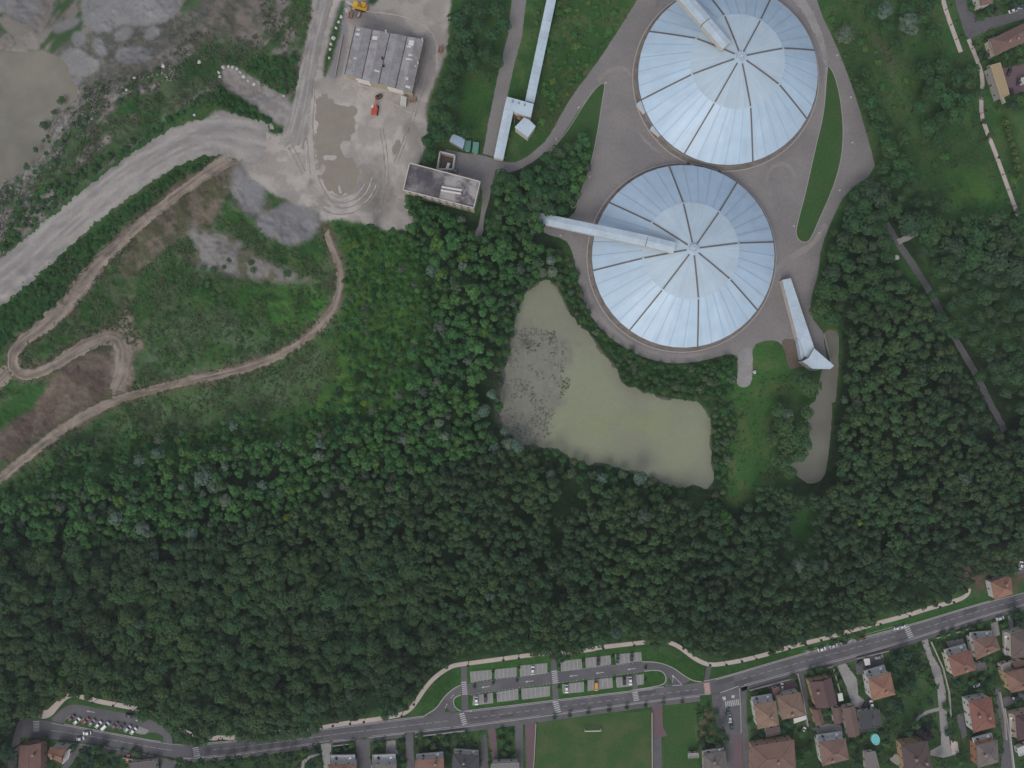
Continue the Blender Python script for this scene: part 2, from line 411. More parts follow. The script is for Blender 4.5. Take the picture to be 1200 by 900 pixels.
# the gravel yard and the haul junction
yard = [(420,-40),(534,-40),(524,25),(527,50),(517,82),(507,100),(500,125),(501,150),(494,190),(474,226),(476,240),(490,268),(450,271),(420,260),(395,254),(378,262),(372,245),(340,238),(300,215),(275,180),(250,172),(236,145),(258,127),(290,138),(325,158),(345,140),(352,100),(358,60),(372,-40),(403,-40)]
zone(yard, (.395, .36, .32), (.315, .287, .257), r=1, noise=mid, warp=.6)
zone([(385,95),(404,90),(410,0),(395,0),(382,60)], (.255, .24, .235), r=1, noise=mid, warp=.3)
zone([(403,0),(425,12),(500,40),(515,60),(500,110),(485,115),(497,48),(415,28)], (.215, .20, .195), (.25, .23, .22), r=3, noise=mid)
SPUR = [(258,80),(266,77),(278,79),(300,95),(332,112),(350,128),(347,142),(328,150),(302,126),(264,102)]
zone(SPUR, (.285, .262, .242), (.225, .207, .195), r=1, warp=.5)
zone([(258,105),(300,128),(328,152),(326,160),(300,145),(262,122),(236,120),(240,108)], (.025, .058, .016), r=1, warp=.5)
zone([(399,0),(405,0),(398,40),(386,80),(380,92),(377,85),(386,45)], (.03, .062, .02), (.05, .07, .03), r=1, warp=.4)
zone([(422,-20),(448,-20),(442,7),(430,4)], (.03, .062, .02), r=1, warp=.4)
for a, b, c_ in ((372,100,5),(378,235,8),(395,238,6),(360,150,6),(365,215,6),(440,200,14),(455,225,9),(430,90,12),(480,150,9),(440,235,10)):
    zone([(a - c_, b), (a, b - c_ * 1.6), (a + c_, b), (a, b + c_ * 1.6)], (.20, .18, .155), (.27, .245, .22), r=3, noise=mid)
zone([(400,190),(418,180),(440,185),(460,215),(470,240),(450,262),(430,250),(415,225)], (.21, .20, .175), (.29, .265, .245), r=6, w=.6)
# meadows round the tanks
zone([(618,-40),(760,-40),(690,85),(640,165),(622,150),(626,120),(655,0)], (.034, .066, .02), (.062, .075, .03), r=3, noise=mid)
zone([(540,95),(575,92),(562,165),(548,168),(535,140)], (.034, .074, .02), (.045, .08, .024), r=3)
zone([(850,430),(868,450),(872,400),(900,398),(920,415),(928,440),(915,470),(905,520),(915,555),(880,590),(850,600),(845,560),(848,470)], (.038, .08, .022), (.066, .085, .03), r=3, noise=mid)
zone([(735,410),(800,427),(862,418),(862,440),(845,470),(760,440)], (.032, .072, .02), r=3)
zone([(954,-40),(1105,-40),(1150,100),(1180,230),(1200,270),(1290,300),(1290,480),(1200,470),(1100,300),(1060,225),(1030,200),(1005,120),(980,52)], (.032, .062, .02), (.05, .074, .027), r=3, noise=mid)
zone([(1008,25),(1020,25),(1045,60),(1062,110),(1070,130),(1060,130),(1045,90),(1025,55)], (.085, .09, .05), (.045, .075, .025), r=2, noise=mid)
zone([(1095,205),(1140,190),(1180,215),(1195,255),(1150,255),(1110,240)], (.034, .074, .02), (.05, .085, .022), r=4, noise=mid)
zone([(920,575),(955,590),(960,640),(925,665),(915,620)], (.03, .068, .02), r=4)
zone([(1040,280),(1060,285),(1085,330),(1075,340),(1050,310)], (.034, .07, .02), r=3)
zone([(940,-20),(958,10),(972,60),(972,80),(962,60),(945,20),(930,-10)], (.25, .235, .21), (.15, .14, .12), r=1, warp=.4)
# verges and gardens in the south
zone([(490,838),(520,790),(545,782),(600,772),(752,756),(800,775),(832,782),(900,768),(1062,724),(1140,695),(1160,705),(1062,733),(900,775),(830,797),(780,804),(600,826)], (.028, .066, .018), (.04, .078, .022), r=1, warp=.3)
zone([(628,845),(762,832),(764,960),(625,960)], (.046, .085, .026), (.056, .09, .03), r=1, warp=0, n=0)
zone([(777,827),(815,825),(818,960),(777,960)], (.04, .08, .022), (.06, .085, .03), r=1, warp=.3, n=0)
zone([(815,826),(838,830),(852,880),(820,900)], (.036, .066, .022), (.09, .09, .045), r=2, noise=mid)
zone([(880,812),(1290,700),(1290,980),(880,980)], (.03, .055, .019), (.05, .066, .03), r=1, noise=mid, warp=.3)
zone([(20,866),(100,872),(210,892),(600,848),(620,980),(-80,980),(-20,900)], (.028, .05, .018), (.055, .065, .034), r=1, noise=mid, warp=.3)
zone([(1085,640),(1200,640),(1290,600),(1290,690),(1200,690),(1150,705)], (.04, .06, .024), (.10, .08, .055), r=4, noise=mid)
# mud at the west end of the pond, dark bed elsewhere
zone(pond_main, (.14, .14, .105), r=1, warp=.3)
zone(mud, (.19, .18, .15), (.125, .128, .10), r=7, noise=fin, lo=.36, hi=.62, tex=.6)
gm = (C[:, 1] > C[:, 0] * 1.12)[:, None]; gl = sm(C[:, 1], .036, .06)[:, None]
C = np.where(gm, C * (np.array([[.88, 1.14, 1.0]]) + gl * np.array([[.14, .18, .12]])), C)
C *= (0.84 + 0.32 * sm(big, .3, .7))[:, None]

nx_, ny_ = len(gx), len(gy)
me = bpy.data.meshes.new('ground')
co = np.stack([(px - 600) * S, (450 - py) * S, pz], 1).astype(np.float32)
ii = (np.arange(ny_ - 1)[:, None] * nx_ + np.arange(nx_ - 1)[None]).ravel()
quads = np.stack([ii, ii + nx_, ii + nx_ + 1, ii + 1], 1).astype(np.int32)
def np_mesh(me, co, faces, k, colr=None):
    me.vertices.add(len(co)); me.vertices.foreach_set('co', np.ascontiguousarray(co, np.float32).ravel())
    me.loops.add(faces.size); me.loops.foreach_set('vertex_index', np.ascontiguousarray(faces, np.int32).ravel())
    me.polygons.add(len(faces)); me.polygons.foreach_set('loop_start', np.arange(0, faces.size, k, dtype=np.int32))
    if colr is not None:
        a = me.color_attributes.new('Col', 'FLOAT_COLOR', 'POINT')
        if colr.shape[1] == 3: colr = np.concatenate([colr, np.ones((len(colr), 1))], 1)
        a.data.foreach_set('color', colr.astype(np.float32).ravel())
    me.update(calc_edges=True)
np_mesh(me, co, quads, 4, np.concatenate([C, TEX[:, None]], 1))
me.polygons.foreach_set('use_smooth', np.ones(len(quads), bool))
me.materials.append(M['ground'])
ground = bpy.data.objects.new('ground', me); col.objects.link(ground); tag(ground, kind='structure')

# ------------------------------------------------------------------ flat sheets: roads, pavements, water
def sheet(name, pts, z, mat, smooth=0, amp=0.0, seed=0, h=0.0, occ=True, world=False, kind='structure'):
    if smooth: pts = chaikin(pts, smooth)
    if amp: pts = ragged(pts, amp, 1.6, seed)
    if occ: occupy(pts)
    bm = bmesh.new()
    vs = [bm.verts.new(W(p[0], p[1], z)) for p in pts]
    f = bm.faces.new(vs)
    f.normal_update()
    if f.normal.z < 0: f.normal_flip()
    r = bmesh.ops.triangulate(bm, faces=[f])
    if h:
        ex = bmesh.ops.extrude_face_region(bm, geom=bm.faces[:])
        for v in [g for g in ex['geom'] if isinstance(g, bmesh.types.BMVert)]: v.co.z -= 0
        top = {g for g in ex['geom'] if isinstance(g, bmesh.types.BMVert)}
        for v in bm.verts:
            if v not in top: v.co.z -= h
        bmesh.ops.recalc_face_normals(bm, faces=bm.faces[:])
    m = bpy.data.meshes.new(name); bm.to_mesh(m); bm.free()
    m.materials.append(M[mat])
    o = bpy.data.objects.new(name, m); col.objects.link(o)
    if kind: tag(o, kind=kind)
    return o

def offset_line(pts, d):
    out = []
    n = len(pts)
    for i in range(n):
        a = pts[max(0, i - 1)]; b = pts[min(n - 1, i + 1)]
        dx, dy = b[0] - a[0], b[1] - a[1]; l = math.hypot(dx, dy) or 1
        out.append((pts[i][0] - dy / l * d, pts[i][1] + dx / l * d))
    return out
def band(pts, w0, w1=None):
    """closed outline of a line widened from w0 to w1 pixels"""
    w1 = w0 if w1 is None else w1
    n = len(pts)
    L = []; R = []
    for i in range(n):
        w = (w0 + (w1 - w0) * i / (n - 1)) / 2
        a = pts[max(0, i - 1)]; b = pts[min(n - 1, i + 1)]
        dx, dy = b[0] - a[0], b[1] - a[1]; l = math.hypot(dx, dy) or 1
        L.append((pts[i][0] - dy / l * w, pts[i][1] + dx / l * w)); R.append((pts[i][0] + dy / l * w, pts[i][1] - dx / l * w))
    return L + R[::-1]

def ribbon(name, pts, widths, mat, seed, dz=.12, amp=.6, occ=True):
    """a track laid on the uneven hillside"""
    P = densify(chaikin(pts, 2, False), 2.0, False)
    n = len(P); r = random.Random(seed)
    ws = np.interp(np.linspace(0, 1, n), np.linspace(0, 1, len(widths)), widths)
    K = 15
    raw = []; tt = []
    ws = ws * (1.38 if mat == 'dirt' else 1.04); amp = amp * (1.7 if mat == 'dirt' else 1.2)
    jl = [r.gauss(0, amp) for _ in range(n)]; jr = [r.gauss(0, amp) for _ in range(n)]
    for arr in (jl, jr):
        for i in range(1, n - 1): arr[i] = (arr[i - 1] + arr[i] * 1.5 + arr[i + 1]) / 3
    for i in range(n):
        a = P[max(0, i - 1)]; b = P[min(n - 1, i + 1)]
        dx, dy = b[0] - a[0], b[1] - a[1]; l = math.hypot(dx, dy) or 1
        for k in range(K):
            t = k / (K - 1) * 2 - 1
            w = ws[i] / 2 * t + (jl[i] if t < 0 else jr[i]) * t * t
            x, y = P[i][0] - dy / l * w, P[i][1] + dx / l * w
            raw.append((x, y, t, min(1.0, max(0.0, 1 - min(i, n - 1 - i) / 9)))); tt.append((t * ws[i] / 2, i * 2.0, t))
    RW = np.array(raw); x, y, t, q_ = RW.T
    e_ = np.clip((np.abs(t) - .45) / .55, 0, 1)
    nz = fbm(x * .35, y * .35, 3, 55. + seed)
    d_ = dz + (.12 if mat == 'haul' else 0) + seed * .015
    off = d_ - np.maximum(e_ * e_, q_) * (d_ + .18) * (2.6 * nz - .35) - np.where(np.abs(t) > .99, .25, 0)
    ax_, ay_ = x.copy(), y.copy()
    for _ in range(3):
        k_ = (H - height(ax_, ay_)) / H; ax_, ay_ = 600 + (x - 600) * k_, 450 + (y - 450) * k_
    vs = np.stack([(ax_ - 600) * S, (450 - ay_) * S, height(ax_, ay_) + off], 1).tolist()
    fs = [(i * K + k, (i + 1) * K + k, (i + 1) * K + k + 1, i * K + k + 1) for i in range(n - 1) for k in range(K - 1)]
    o = link_mesh(name, vs, fs, M[mat], None, True); tag(o, kind='structure')
    T = np.array(tt)
    st = .62 * fbm(T[:, 0] * .55 + 50, T[:, 1] * .014 + seed * 9, 3, 70.) + .38 * fbm(T[:, 0] * .3, T[:, 1] * .08, 3, 90. + seed)
    st = np.clip((st - .36) / .28, 0, 1)[:, None]
    ca, cb = {'haul': ((.24, .222, .208), (.37, .342, .312)), 'dirt': ((.165, .132, .104), (.30, .25, .20))}[mat]
    edge = np.clip((np.abs(T[:, 2]) - .75) / .25, 0, 1)[:, None]
    cc = (np.array(ca) * (1 - st) + np.array(cb) * st) * (1 - .25 * edge)
    a_ = o.data.color_attributes.new('Col', 'FLOAT_COLOR', 'POINT'); a_.data.foreach_set('color', np.concatenate([cc, np.ones((len(cc), 1))], 1).astype(np.float32).ravel())
    if occ: occupy(band(P, float(max(widths))) if len(set(widths)) == 1 else band(P, float(np.mean(widths))))
    return o

def big_water(name, pts, z, mat):
    c = (sum(p[0] for p in pts) / len(pts), sum(p[1] for p in pts) / len(pts))
    q = [(c[0] + (p[0] - c[0]) * 1.06 + (4 if p[0] > c[0] else -4), c[1] + (p[1] - c[1]) * 1.06 + (4 if p[1] > c[1] else -4)) for p in pts]
    o = sheet(name, q, 0, mat, occ=False)
    o.location.z = z
    occupy(pts)
    return o
def box_of(pts, e=6):
    xs = [p[0] for p in pts]; ys = [p[1] for p in pts]
    return [(min(xs) - e, min(ys) - e), (max(xs) + e, min(ys) - e), (max(xs) + e, max(ys) + e), (min(xs) - e, max(ys) + e)]
bx = box_of(pond_main, 8)
wxs = np.arange(bx[0][0], bx[1][0], 1.5); wys = np.arange(bx[0][1], bx[2][1], 1.5)
WX, WY = np.meshgrid(wxs, wys); wx_ = WX.ravel(); wy_ = WY.ravel()
m_ = bpy.data.meshes.new('pond_water'); ii_ = (np.arange(len(wys) - 1)[:, None] * len(wxs) + np.arange(len(wxs) - 1)[None]).ravel()
sil = samp(mp(mud, 5), wx_ + (fbm(wx_ * .06, wy_ * .06, 3, 4.) - .5) * 40, wy_ + (fbm(wx_ * .06, wy_ * .06, 3, 8.) - .5) * 40)
sil = np.clip(sil * 1.15, 0, 1) * (.55 + .45 * sm(fbm(wx_ * .3, wy_ * .3, 4, 15.), .3, .65))
alg = samp(mp([(660,488),(690,482),(740,492),(790,490),(800,505),(740,510),(690,505)], 9), wx_, wy_) * sm(fbm(wx_ * .05, wy_ * .05, 3, 25.), .35, .6)
bed = np.clip(1 - samp(mp(pond_main, 7), wx_, wy_), 0, 1) ** 1.2
wc = mixc((.222, .228, .160), (.246, .262, .168), sm(fbm(wx_ * .02, wy_ * .02, 3, 35.), .35, .65))
wc = wc * (1 - alg[:, None] * .7) + np.array([[.235, .265, .13]]) * alg[:, None] * .7
wc = wc * (1 - bed[:, None] * .5) + np.array([[.16, .155, .125]]) * bed[:, None] * .5
wc = wc * (1 - sil[:, None] * .85) + np.array([[.185, .178, .152]]) * sil[:, None] * .85
np_mesh(m_, np.stack([(wx_ - 600) * S, (450 - wy_) * S, np.full(len(wx_), -.8)], 1), np.stack([ii_, ii_ + len(wxs), ii_ + len(wxs) + 1, ii_ + 1], 1).astype(np.int32), 4, wc)
m_.materials.append(M['pond']); o = bpy.data.objects.new('pond_water', m_); col.objects.link(o); tag(o, kind='structure'); occupy(pond_main)
w = sheet('canal_water', box_of(canal_a), -.8, 'canal', occ=False); occupy(canal_a)
w = sheet('canal_water', [(955,380),(992,380),(992,460.98),(950,460.98)], -.8, 'canal', occ=False); occupy(canal_b); occupy(canal_c)
w = sheet('quarry_water', [(q[0] * .97 + 10, q[1] * .97 + 11) for q in chaikin([(-90,28),(0,40),(30,38),(56,48),(72,58),(76,80),(92,102),(70,124),(57,132),(48,145),(57,160),(50,176),(30,192),(15,205),(-10,218),(-90,225)], 1)], -10.9, 'quarry_water', occ=False); occupy(quarry_pond)

# haul road and tracks
ribbon('haul_road', [(-40,362),(25,312),(80,262),(130,222),(180,186),(230,160),(275,160),(320,172)], [52,50,46,42,44,46,50,60], 'haul', 1, amp=1.0)
ribbon('haul_road', [(388,-30),(378,15),(366,55),(358,100),(350,140),(340,180)], [18,19,20,22,26,34], 'haul', 2, amp=.8)
ribbon('dirt_track', [(282,178),(250,197),(215,222),(185,245),(150,275),(112,312),(82,352),(55,380),(30,396),(18,410),(14,424),(20,437),(38,440),(60,430),(88,412),(112,398),(132,393),(143,402),(145,425),(141,445),(128,466)], [18,14,12,10,10,10,11,13,16,18,17,17,14,11,10,10,13,16,18,15,11], 'dirt', 3)
ribbon('dirt_track', [(381,262),(386,285),(396,305),(400,325),(396,350),(385,372),(362,393),(335,412),(300,428),(262,438),(225,446),(190,454),(150,464),(115,478),(82,497),(40,528),(0,562),(-40,590)], [6,7,8,10,10,9,10,10,9,8,8,9,11,12,10,9,8,8], 'dirt', 4)
ribbon('dirt_track', [(20,438),(10,432),(2,444),(-30,470)], [14,17,18,20], 'dirt', 5)

# concrete round the tanks
apron = [(775,-60),(765,-30),(712,56),(690,86),(667,117),(641,164),(632,172),(615,186),(598,192),(560,180),(545,180),(516,173),(511,205),(562,214),(566,226),(562,262),(556,274),(558,282),(566,276),(567,255),(573,235),(577,214),(585,203),(600,202),(620,193),(640,178),(648,176),(690,112),(706,100),(700,160),(690,200),(681,225),(671,257),(650,252),(637,266),(637,274),(662,280),(670,292),(675,315),(680,345),(690,367),(707,390),(735,410),(760,421),(785,426),(812,425),(835,420),(855,414),(862,417),(866,432),(864,452),(880,450),(883,432),(881,405),(900,398),(915,401),(922,415),(925,432),(941,428),(950,436),(972,430),(966,405),(965,390),(960,384),(950,370),(950,352),(954,337),(959,320),(962,290),(975,257),(991,225),(1027,201),(1020,172),(1002,110),(980,52),(960,12),(940,-60)]
apron_o = sheet('tank_apron', apron, .02, 'apron', smooth=1, amp=.12, seed=5)
island_w = [(710,97),(702,98),(687,117),(665,153),(646,176),(640,184),(655,200),(668,215),(668,245),(676,243),(681,225),(691,200),(700,160),(707,112)]
island_e = [(969,77),(973,78),(980,92),(986,120),(989,155),(986,190),(975,225),(960,258),(952,277),(947,284),(938,284),(932,275),(934,262),(944,225),(956,170),(966,130)]
for isl in (island_w, island_e):
    p = chaikin(isl, 2)
    sheet('island_kerb', p, .13, 'kerb', h=.12)
    c = (sum(q[0] for q in p) / len(p), sum(q[1] for q in p) / len(p))
    rr = offset_line(p + [p[0]], .7 if raster(p).sum() > raster(offset_line(p + [p[0]], .7)[:-1]).sum() else -.7)[:-1]
    g_ = sheet('grass_island', rr, .17, 'lawn', occ=False)
    OCC &= ~raster(rr) if isl is island_w else np.ones_like(OCC)
sheet('west_road', band([(611,-40),(608,0),(604,40),(596,70),(588,105),(580,145),(573,182)], 17, 15), .03, 'west_road', amp=.25, seed=8)
sheet('gravel_ramp', [(862,414),(882,403),(881,425),(880,450),(872,455),(863,452),(866,430)], .05, 'concrete', smooth=1, amp=.5, seed=3)
sheet('trampled_ground', [(915,400),(921,396),(932,398),(944,420),(938,430),(925,433),(921,416)], .05, 'soil', smooth=1, amp=.4, seed=4)
sheet('rubble_strip', [(925,-20),(940,-8),(955,18),(966,48),(971,74),(967,80),(962,58),(950,28),(935,6),(918,-10)], .034, 'concrete', smooth=1, amp=.6, seed=44)
sheet('rubble_strip', [(966,80),(970,76),(969,128),(966,126)], .036, 'concrete', amp=.3, seed=45)
sheet('tyre_marks', [(915 + 19 * math.cos(t), 212 + 23 * math.sin(t)) for t in np.linspace(.7 * math.pi, 2.15 * math.pi, 40)] + [(915 + 15 * math.cos(t), 213 + 18.5 * math.sin(t)) for t in np.linspace(2.15 * math.pi, .7 * math.pi, 40)], .036, 'apron_dust', amp=.3, seed=46)
sheet('tyre_marks', band(chaikin([(893,345),(905,318),(930,300),(952,288),(968,262)], 2, False), 9, 5), .038, 'apron_dust', amp=.5, seed=47)
sheet('tyre_marks', band(chaikin([(700,95),(712,82),(735,78),(742,100)], 2, False), 6, 3), .038, 'apron_dust', amp=.5, seed=48)
sheet('tyre_marks', band(chaikin([(745,150),(765,176),(800,190)], 2, False), 4, 3), .040, 'apron_dust', amp=.5, seed=49)
sheet('tyre_marks', band(chaikin([(686,330),(700,372),(735,402),(790,420),(840,412)], 2, False), 4, 4), .038, 'apron_dust', amp=.4, seed=50)
# garden path through the east wood
sheet('wood_path', band(chaikin([(1038,262),(1046,275),(1085,333),(1100,360),(1122,402),(1143,437),(1160,472),(1178,505)], 2, False), 8, 7), .03, 'asphalt_old', amp=.25, seed=6)
sheet('wood_path', band([(1052,284),(1076,272)], 7, 6), .034, 'concrete', amp=.4, seed=7)
# puddles in the yard
pud1 = [(378,106),(385,113),(393,122),(402,125),(412,122),(419,127),(420,134),(416,145),(417,155),(408,163),(400,168),(398,176),(404,183),(412,190),(422,201),(418,210),(421,219),(412,226),(400,230),(388,226),(378,215),(371,198),(372,186),(369,170),(371,150),(370,125),(374,112)]
sheet('puddle', pud1, .04, 'puddle', smooth=1, amp=1.5, seed=21, occ=False)
sheet('puddle', [(424,196),(431,203),(436,214),(428,216),(424,208)], .04, 'puddle', smooth=1, amp=1.0, seed=29, occ=False)
sheet('dry_bank', [(378,183),(388,180),(396,184),(388,187),(380,188)], .045, 'haul_dry', smooth=1, amp=.7, seed=26, occ=False)
sheet('dry_bank', [(397,216),(399,222),(402,226),(398,228),(396,222)], .045, 'haul_dry', smooth=1, amp=.5, seed=27, occ=False)
for k_, rr_ in enumerate((26, 29.5, 33, 36, 39, 42.5, 46)):
    a0_, a1_ = math.radians(8 + 5 * (k_ % 3)), math.radians(118 + 9 * ((k_ * 2) % 4))
    arc = [(400 + rr_ * math.cos(t), 203 + rr_ * 1.05 * math.sin(t)) for t in np.linspace(a0_, a1_, 26)]
    sheet('tyre_ruts', band(arc, 1.3, 1.0), .036 + .001 * k_, 'haul_dry' if k_ % 2 else 'rut', amp=.25, seed=60 + k_, occ=False)
for k_, ln in enumerate(([(366,104),(363,140),(365,180),(370,215),(384,240),(404,250)], [(369,104),(366.5,140),(368,180),(373,212),(387,236),(404,246)], [(361,90),(359,130),(360,170),(364,205)], [(358,92),(356,130),(357,170),(361,205)], [(445,150),(450,180),(452,210),(446,240)], [(449,150),(454,180),(456,210),(450,240)], [(400,96),(430,100),(470,128),(490,135)], [(500,60),(492,100),(482,140),(462,190)], [(504,60),(496,100),(486,140),(466,190)], [(410,10),(440,14),(480,20),(512,40),(512,80)], [(332,150),(345,175),(358,200)], [(328,152),(341,178),(354,204)])):
    sheet('tyre_ruts', band(densify(chaikin(ln, 2, False), 3, False), 1.1), .052 + .001 * k_, 'rut' if k_ % 3 else 'haul_dry', amp=.3, seed=80 + k_, occ=False)
sheet('puddle', [(468,162),(470,168),(467,178),(463,183),(459,179),(462,168)], .04, 'puddle', smooth=1, amp=.5, seed=23, occ=False)
sheet('puddle', [(342,125),(353,119),(355,127),(352,140),(343,137)], .2, 'puddle', smooth=1, amp=.5, seed=24, occ=False)
occupy(yard); occupy(SPUR)

# ------------------------------------------------------------------ the street in the south
north_edge = [(27,841),(52,844),(75,849),(112,856),(150,863),(190,870),(225,873),(265,869),(300,866),(382,854),(437,847),(500,839),(540,834),(600,827),(657,820),(740,810),(780,805),(825,799),(850,793),(900,778),(942,766),(1000,750),(1062,734),(1150,707),(1200,694),(1260,677)]
south_edge = [(24,864),(60,866),(85,868),(140,876),(185,885),(212,889),(262,886),(300,881),(380,870),(485,858),(550,851),(600,844),(675,834),(762,822),(825,815),(842,812),(867,805),(900,796),(950,782),(995,771),(1085,744),(1150,723),(1200,709),(1260,691)]
northc = chaikin(north_edge, 1, False); southc = chaikin(south_edge, 1, False)
sheet('main_road', northc + southc[::-1], .03, 'asphalt')
sheet('road_end', [(27,841),(24,865),(22,880),(19,900),(8,905),(14,870),(20,848)], .034, 'asphalt_old', smooth=1)
def clip_line(L, a, b):
    xs = sorted(set([a, b] + [p[0] for p in L if a < p[0] < b]))
    return [(x, float(np.interp(x, [p[0] for p in L], [p[1] for p in L]))) for x in xs]
def pav(a, b, w=5.0, name='pavement', mat='asphalt_old'):
    seg = clip_line(southc, a, b)
    sheet(name, offset_line(seg, .8) + offset_line(seg, w)[::-1], .13, mat, h=.12)
    sheet('kerb', seg + offset_line(seg, .8)[::-1], .14, 'kerb', h=.13, occ=False)
pav(215, 372); pav(388, 416); pav(432, 474); pav(486, 820, 6.5); pav(868, 1260, 5.5)
def nk(a, b):
    seg = clip_line(northc, a, b)
    sheet('kerb', seg + offset_line(seg, -.8)[::-1], .14, 'kerb', h=.13, occ=False)
nk(75, 188); nk(225, 500); nk(540, 778); nk(825, 1160)
side_road = [(843,812),(867,805),(868,830),(869,855),(873,950),(859,950),(857,880),(850,855),(847,830)]
sheet('side_road', side_road, .034, 'asphalt')
sheet('red_side_road', [(859,861),(868.8,861),(873,950),(861,950)], .040, 'red_paving')
sheet('pavement', [(834,814),(843,812.5),(847,830),(850,855),(857,880),(859,950),(853,950),(852,890),(842,855),(836,832)], .13, 'asphalt_old', h=.12)
sheet('pavement', [(867.5,805),(876,803),(875,812),(875,830),(877,860),(882,950),(873.5,950),(869.5,855),(868.5,830)], .13, 'asphalt_old', h=.12)
# west lay-by with its car park
layby = [(60,843),(66,837),(75,828),(86,824),(98,826),(125,831),(160,838),(176,843),(190,852),(199,860),(200,871),(192,869),(190,858),(186,858),(165,863),(140,858),(112,853),(90,849),(76,848)]
sheet('layby_road', [(58,844),(66,837),(75,828),(86,825.5),(98,826.5),(125,832),(160,838),(178,844),(192,851),(200,860),(203,874),(190,870),(192,862),(180,863),(165,862),(150,857),(128,852),(108,850),(90,847),(75,848)], .036, 'asphalt', smooth=1)
sheet('kerb_island', [(75,845),(78,842),(90,845),(110,848),(130,852),(150,857),(168,862),(178,858),(190,862),(191,867),(170,865),(130,858),(100,852),(78,848)], .15, 'lawn', smooth=1, h=.11)
sheet('parking_bays', [(79,838),(84,836),(120,841),(158,849),(175,854),(166,863),(150,857),(128,852.5),(108,848.5),(90,845.5),(78,843)], .045, 'asphalt_old')
sheet('parking_bays', [(163,851),(175,856),(168,863),(158,857)], .05, 'paver')
sheet('south_yard', [(60,869),(90,870),(140,877),(185,886),(208,892),(200,905),(190,905),(188,893),(140,884),(95,882),(80,900),(76,905),(70,905),(82,882),(82,874)], .033, 'asphalt_old')
# central car park
lot = [(497,839.5),(512,830),(520,817),(532,807),(540,804),(550,801),(600,794),(657,786),(720,779),(755,776),(772,777),(790,784),(800,792),(812,799),(778,805.5),(781,799),(780,790),(772,785),(755,787),(720,792),(660,800),(600,807),(550,815),(540,814.5),(532,817.5),(530,823),(532,829),(537,834)]
sheet('car_park_road', lot, .036, 'asphalt', smooth=1)
lot_kerbs = [[(497,839),(512,830),(520,817),(532,806.5),(540,803)], [(752,775.5),(772,776),(790,783),(800,791),(812,798),(822,799)], [(740,809),(772,804),(779,801),(781,795),(778,788),(770,785),(755,786.5)], [(553,833),(540,834),(533,829),(531,823),(532.5,817.5),(540,814.5)]]
for k in lot_kerbs:
    sheet('kerb', band(chaikin(k, 2, False), 1.1), .14, 'kerb', h=.13, occ=False)
sheet('kerb_island', [(782,802),(783,793),(789,802)], .13, 'lawn', h=.1)
sheet('kerb_island', [(521,835),(523,829),(527,834)], .13, 'lawn', h=.1)
for cw in ([(540,781),(547,780),(549,834),(541,835)], [(645,766),(651.5,766),(655,820),(648,821)], [(741,790),(746,789),(748,809),(742,810)], [(828,782),(834,781),(831,797),(825,799)]):
    sheet('crossing_path', cw, .042, 'asphalt_old')
BAYS = [[(551,787),(576,785),(576,796),(552,800)], [(580,784.5),(605,782),(605,793),(580,796)], [(609,780),(641,777),(641,789),(610,793)], [(657,775),(681,772),(682,784),(658,787)], [(686,771),(715,768),(716,779),(687,783)], [(721,767),(751,764),(752,775),(722,779)],
        [(555,815),(577,812),(578,824),(554,827)], [(582,811),(607,807),(607,820),(583,823)], [(611,807),(644,804),(644,816),(612,820)], [(659,802),(684,799),(684,811),(660,813)], [(689,797),(717,794),(718,806),(689,810)], [(722,794),(740,792),(741,804),(723,806)], [(746,791),(754,790),(754,802),(747,803)]]
for b in BAYS: sheet('parking_bays', b, .046, 'paver')
# promenade
PROM = [([(32,832),(45,836),(56,838),(66,827),(76,817),(84,814.5),(91,815)], [13,12,9,7,5.5,5.5,5.5]), ([(100,818),(108,820)], [4,4]), ([(118,822.5),(148,828),(162,831),(176,831.5)], [5.5,5.5,5.5,4]), ([(249,866),(258,862.5),(270,866)], [4,6,4]),
        ([(383,852),(400,848),(437,843.5),(448,841)], [5,6,5,4]), ([(458,840),(470,837.5),(480,832),(488,822),(497,808),(508,795),(520,786)], [6,6,5.5,5,5,5,4]), ([(524,784),(529,781)], [4,4]), ([(536,779),(560,776),(600,770.5),(618,768)], [5,6,6,5]),
        ([(690,762),(700,759),(735,755),(753,754)], [5,5,5.5,5]), ([(786,754),(797,758.5),(807,766.5),(820,775.5),(833,779.5),(850,777.5),(870,774),(900,766.5)], [4,5.5,6,6,6.5,6,6,4]), ([(909,763),(940,754.5),(975,746)], [5,6,4.5]), ([(994,739),(1010,734)], [4,4]), ([(1024,731.5),(1062,721.5),(1085,714),(1110,707),(1126,702),(1134,697),(1137,690)], [4,6,5.5,5.5,4.5,3.5,2])]
MAIN = [p for pts, ws in PROM for p in pts]
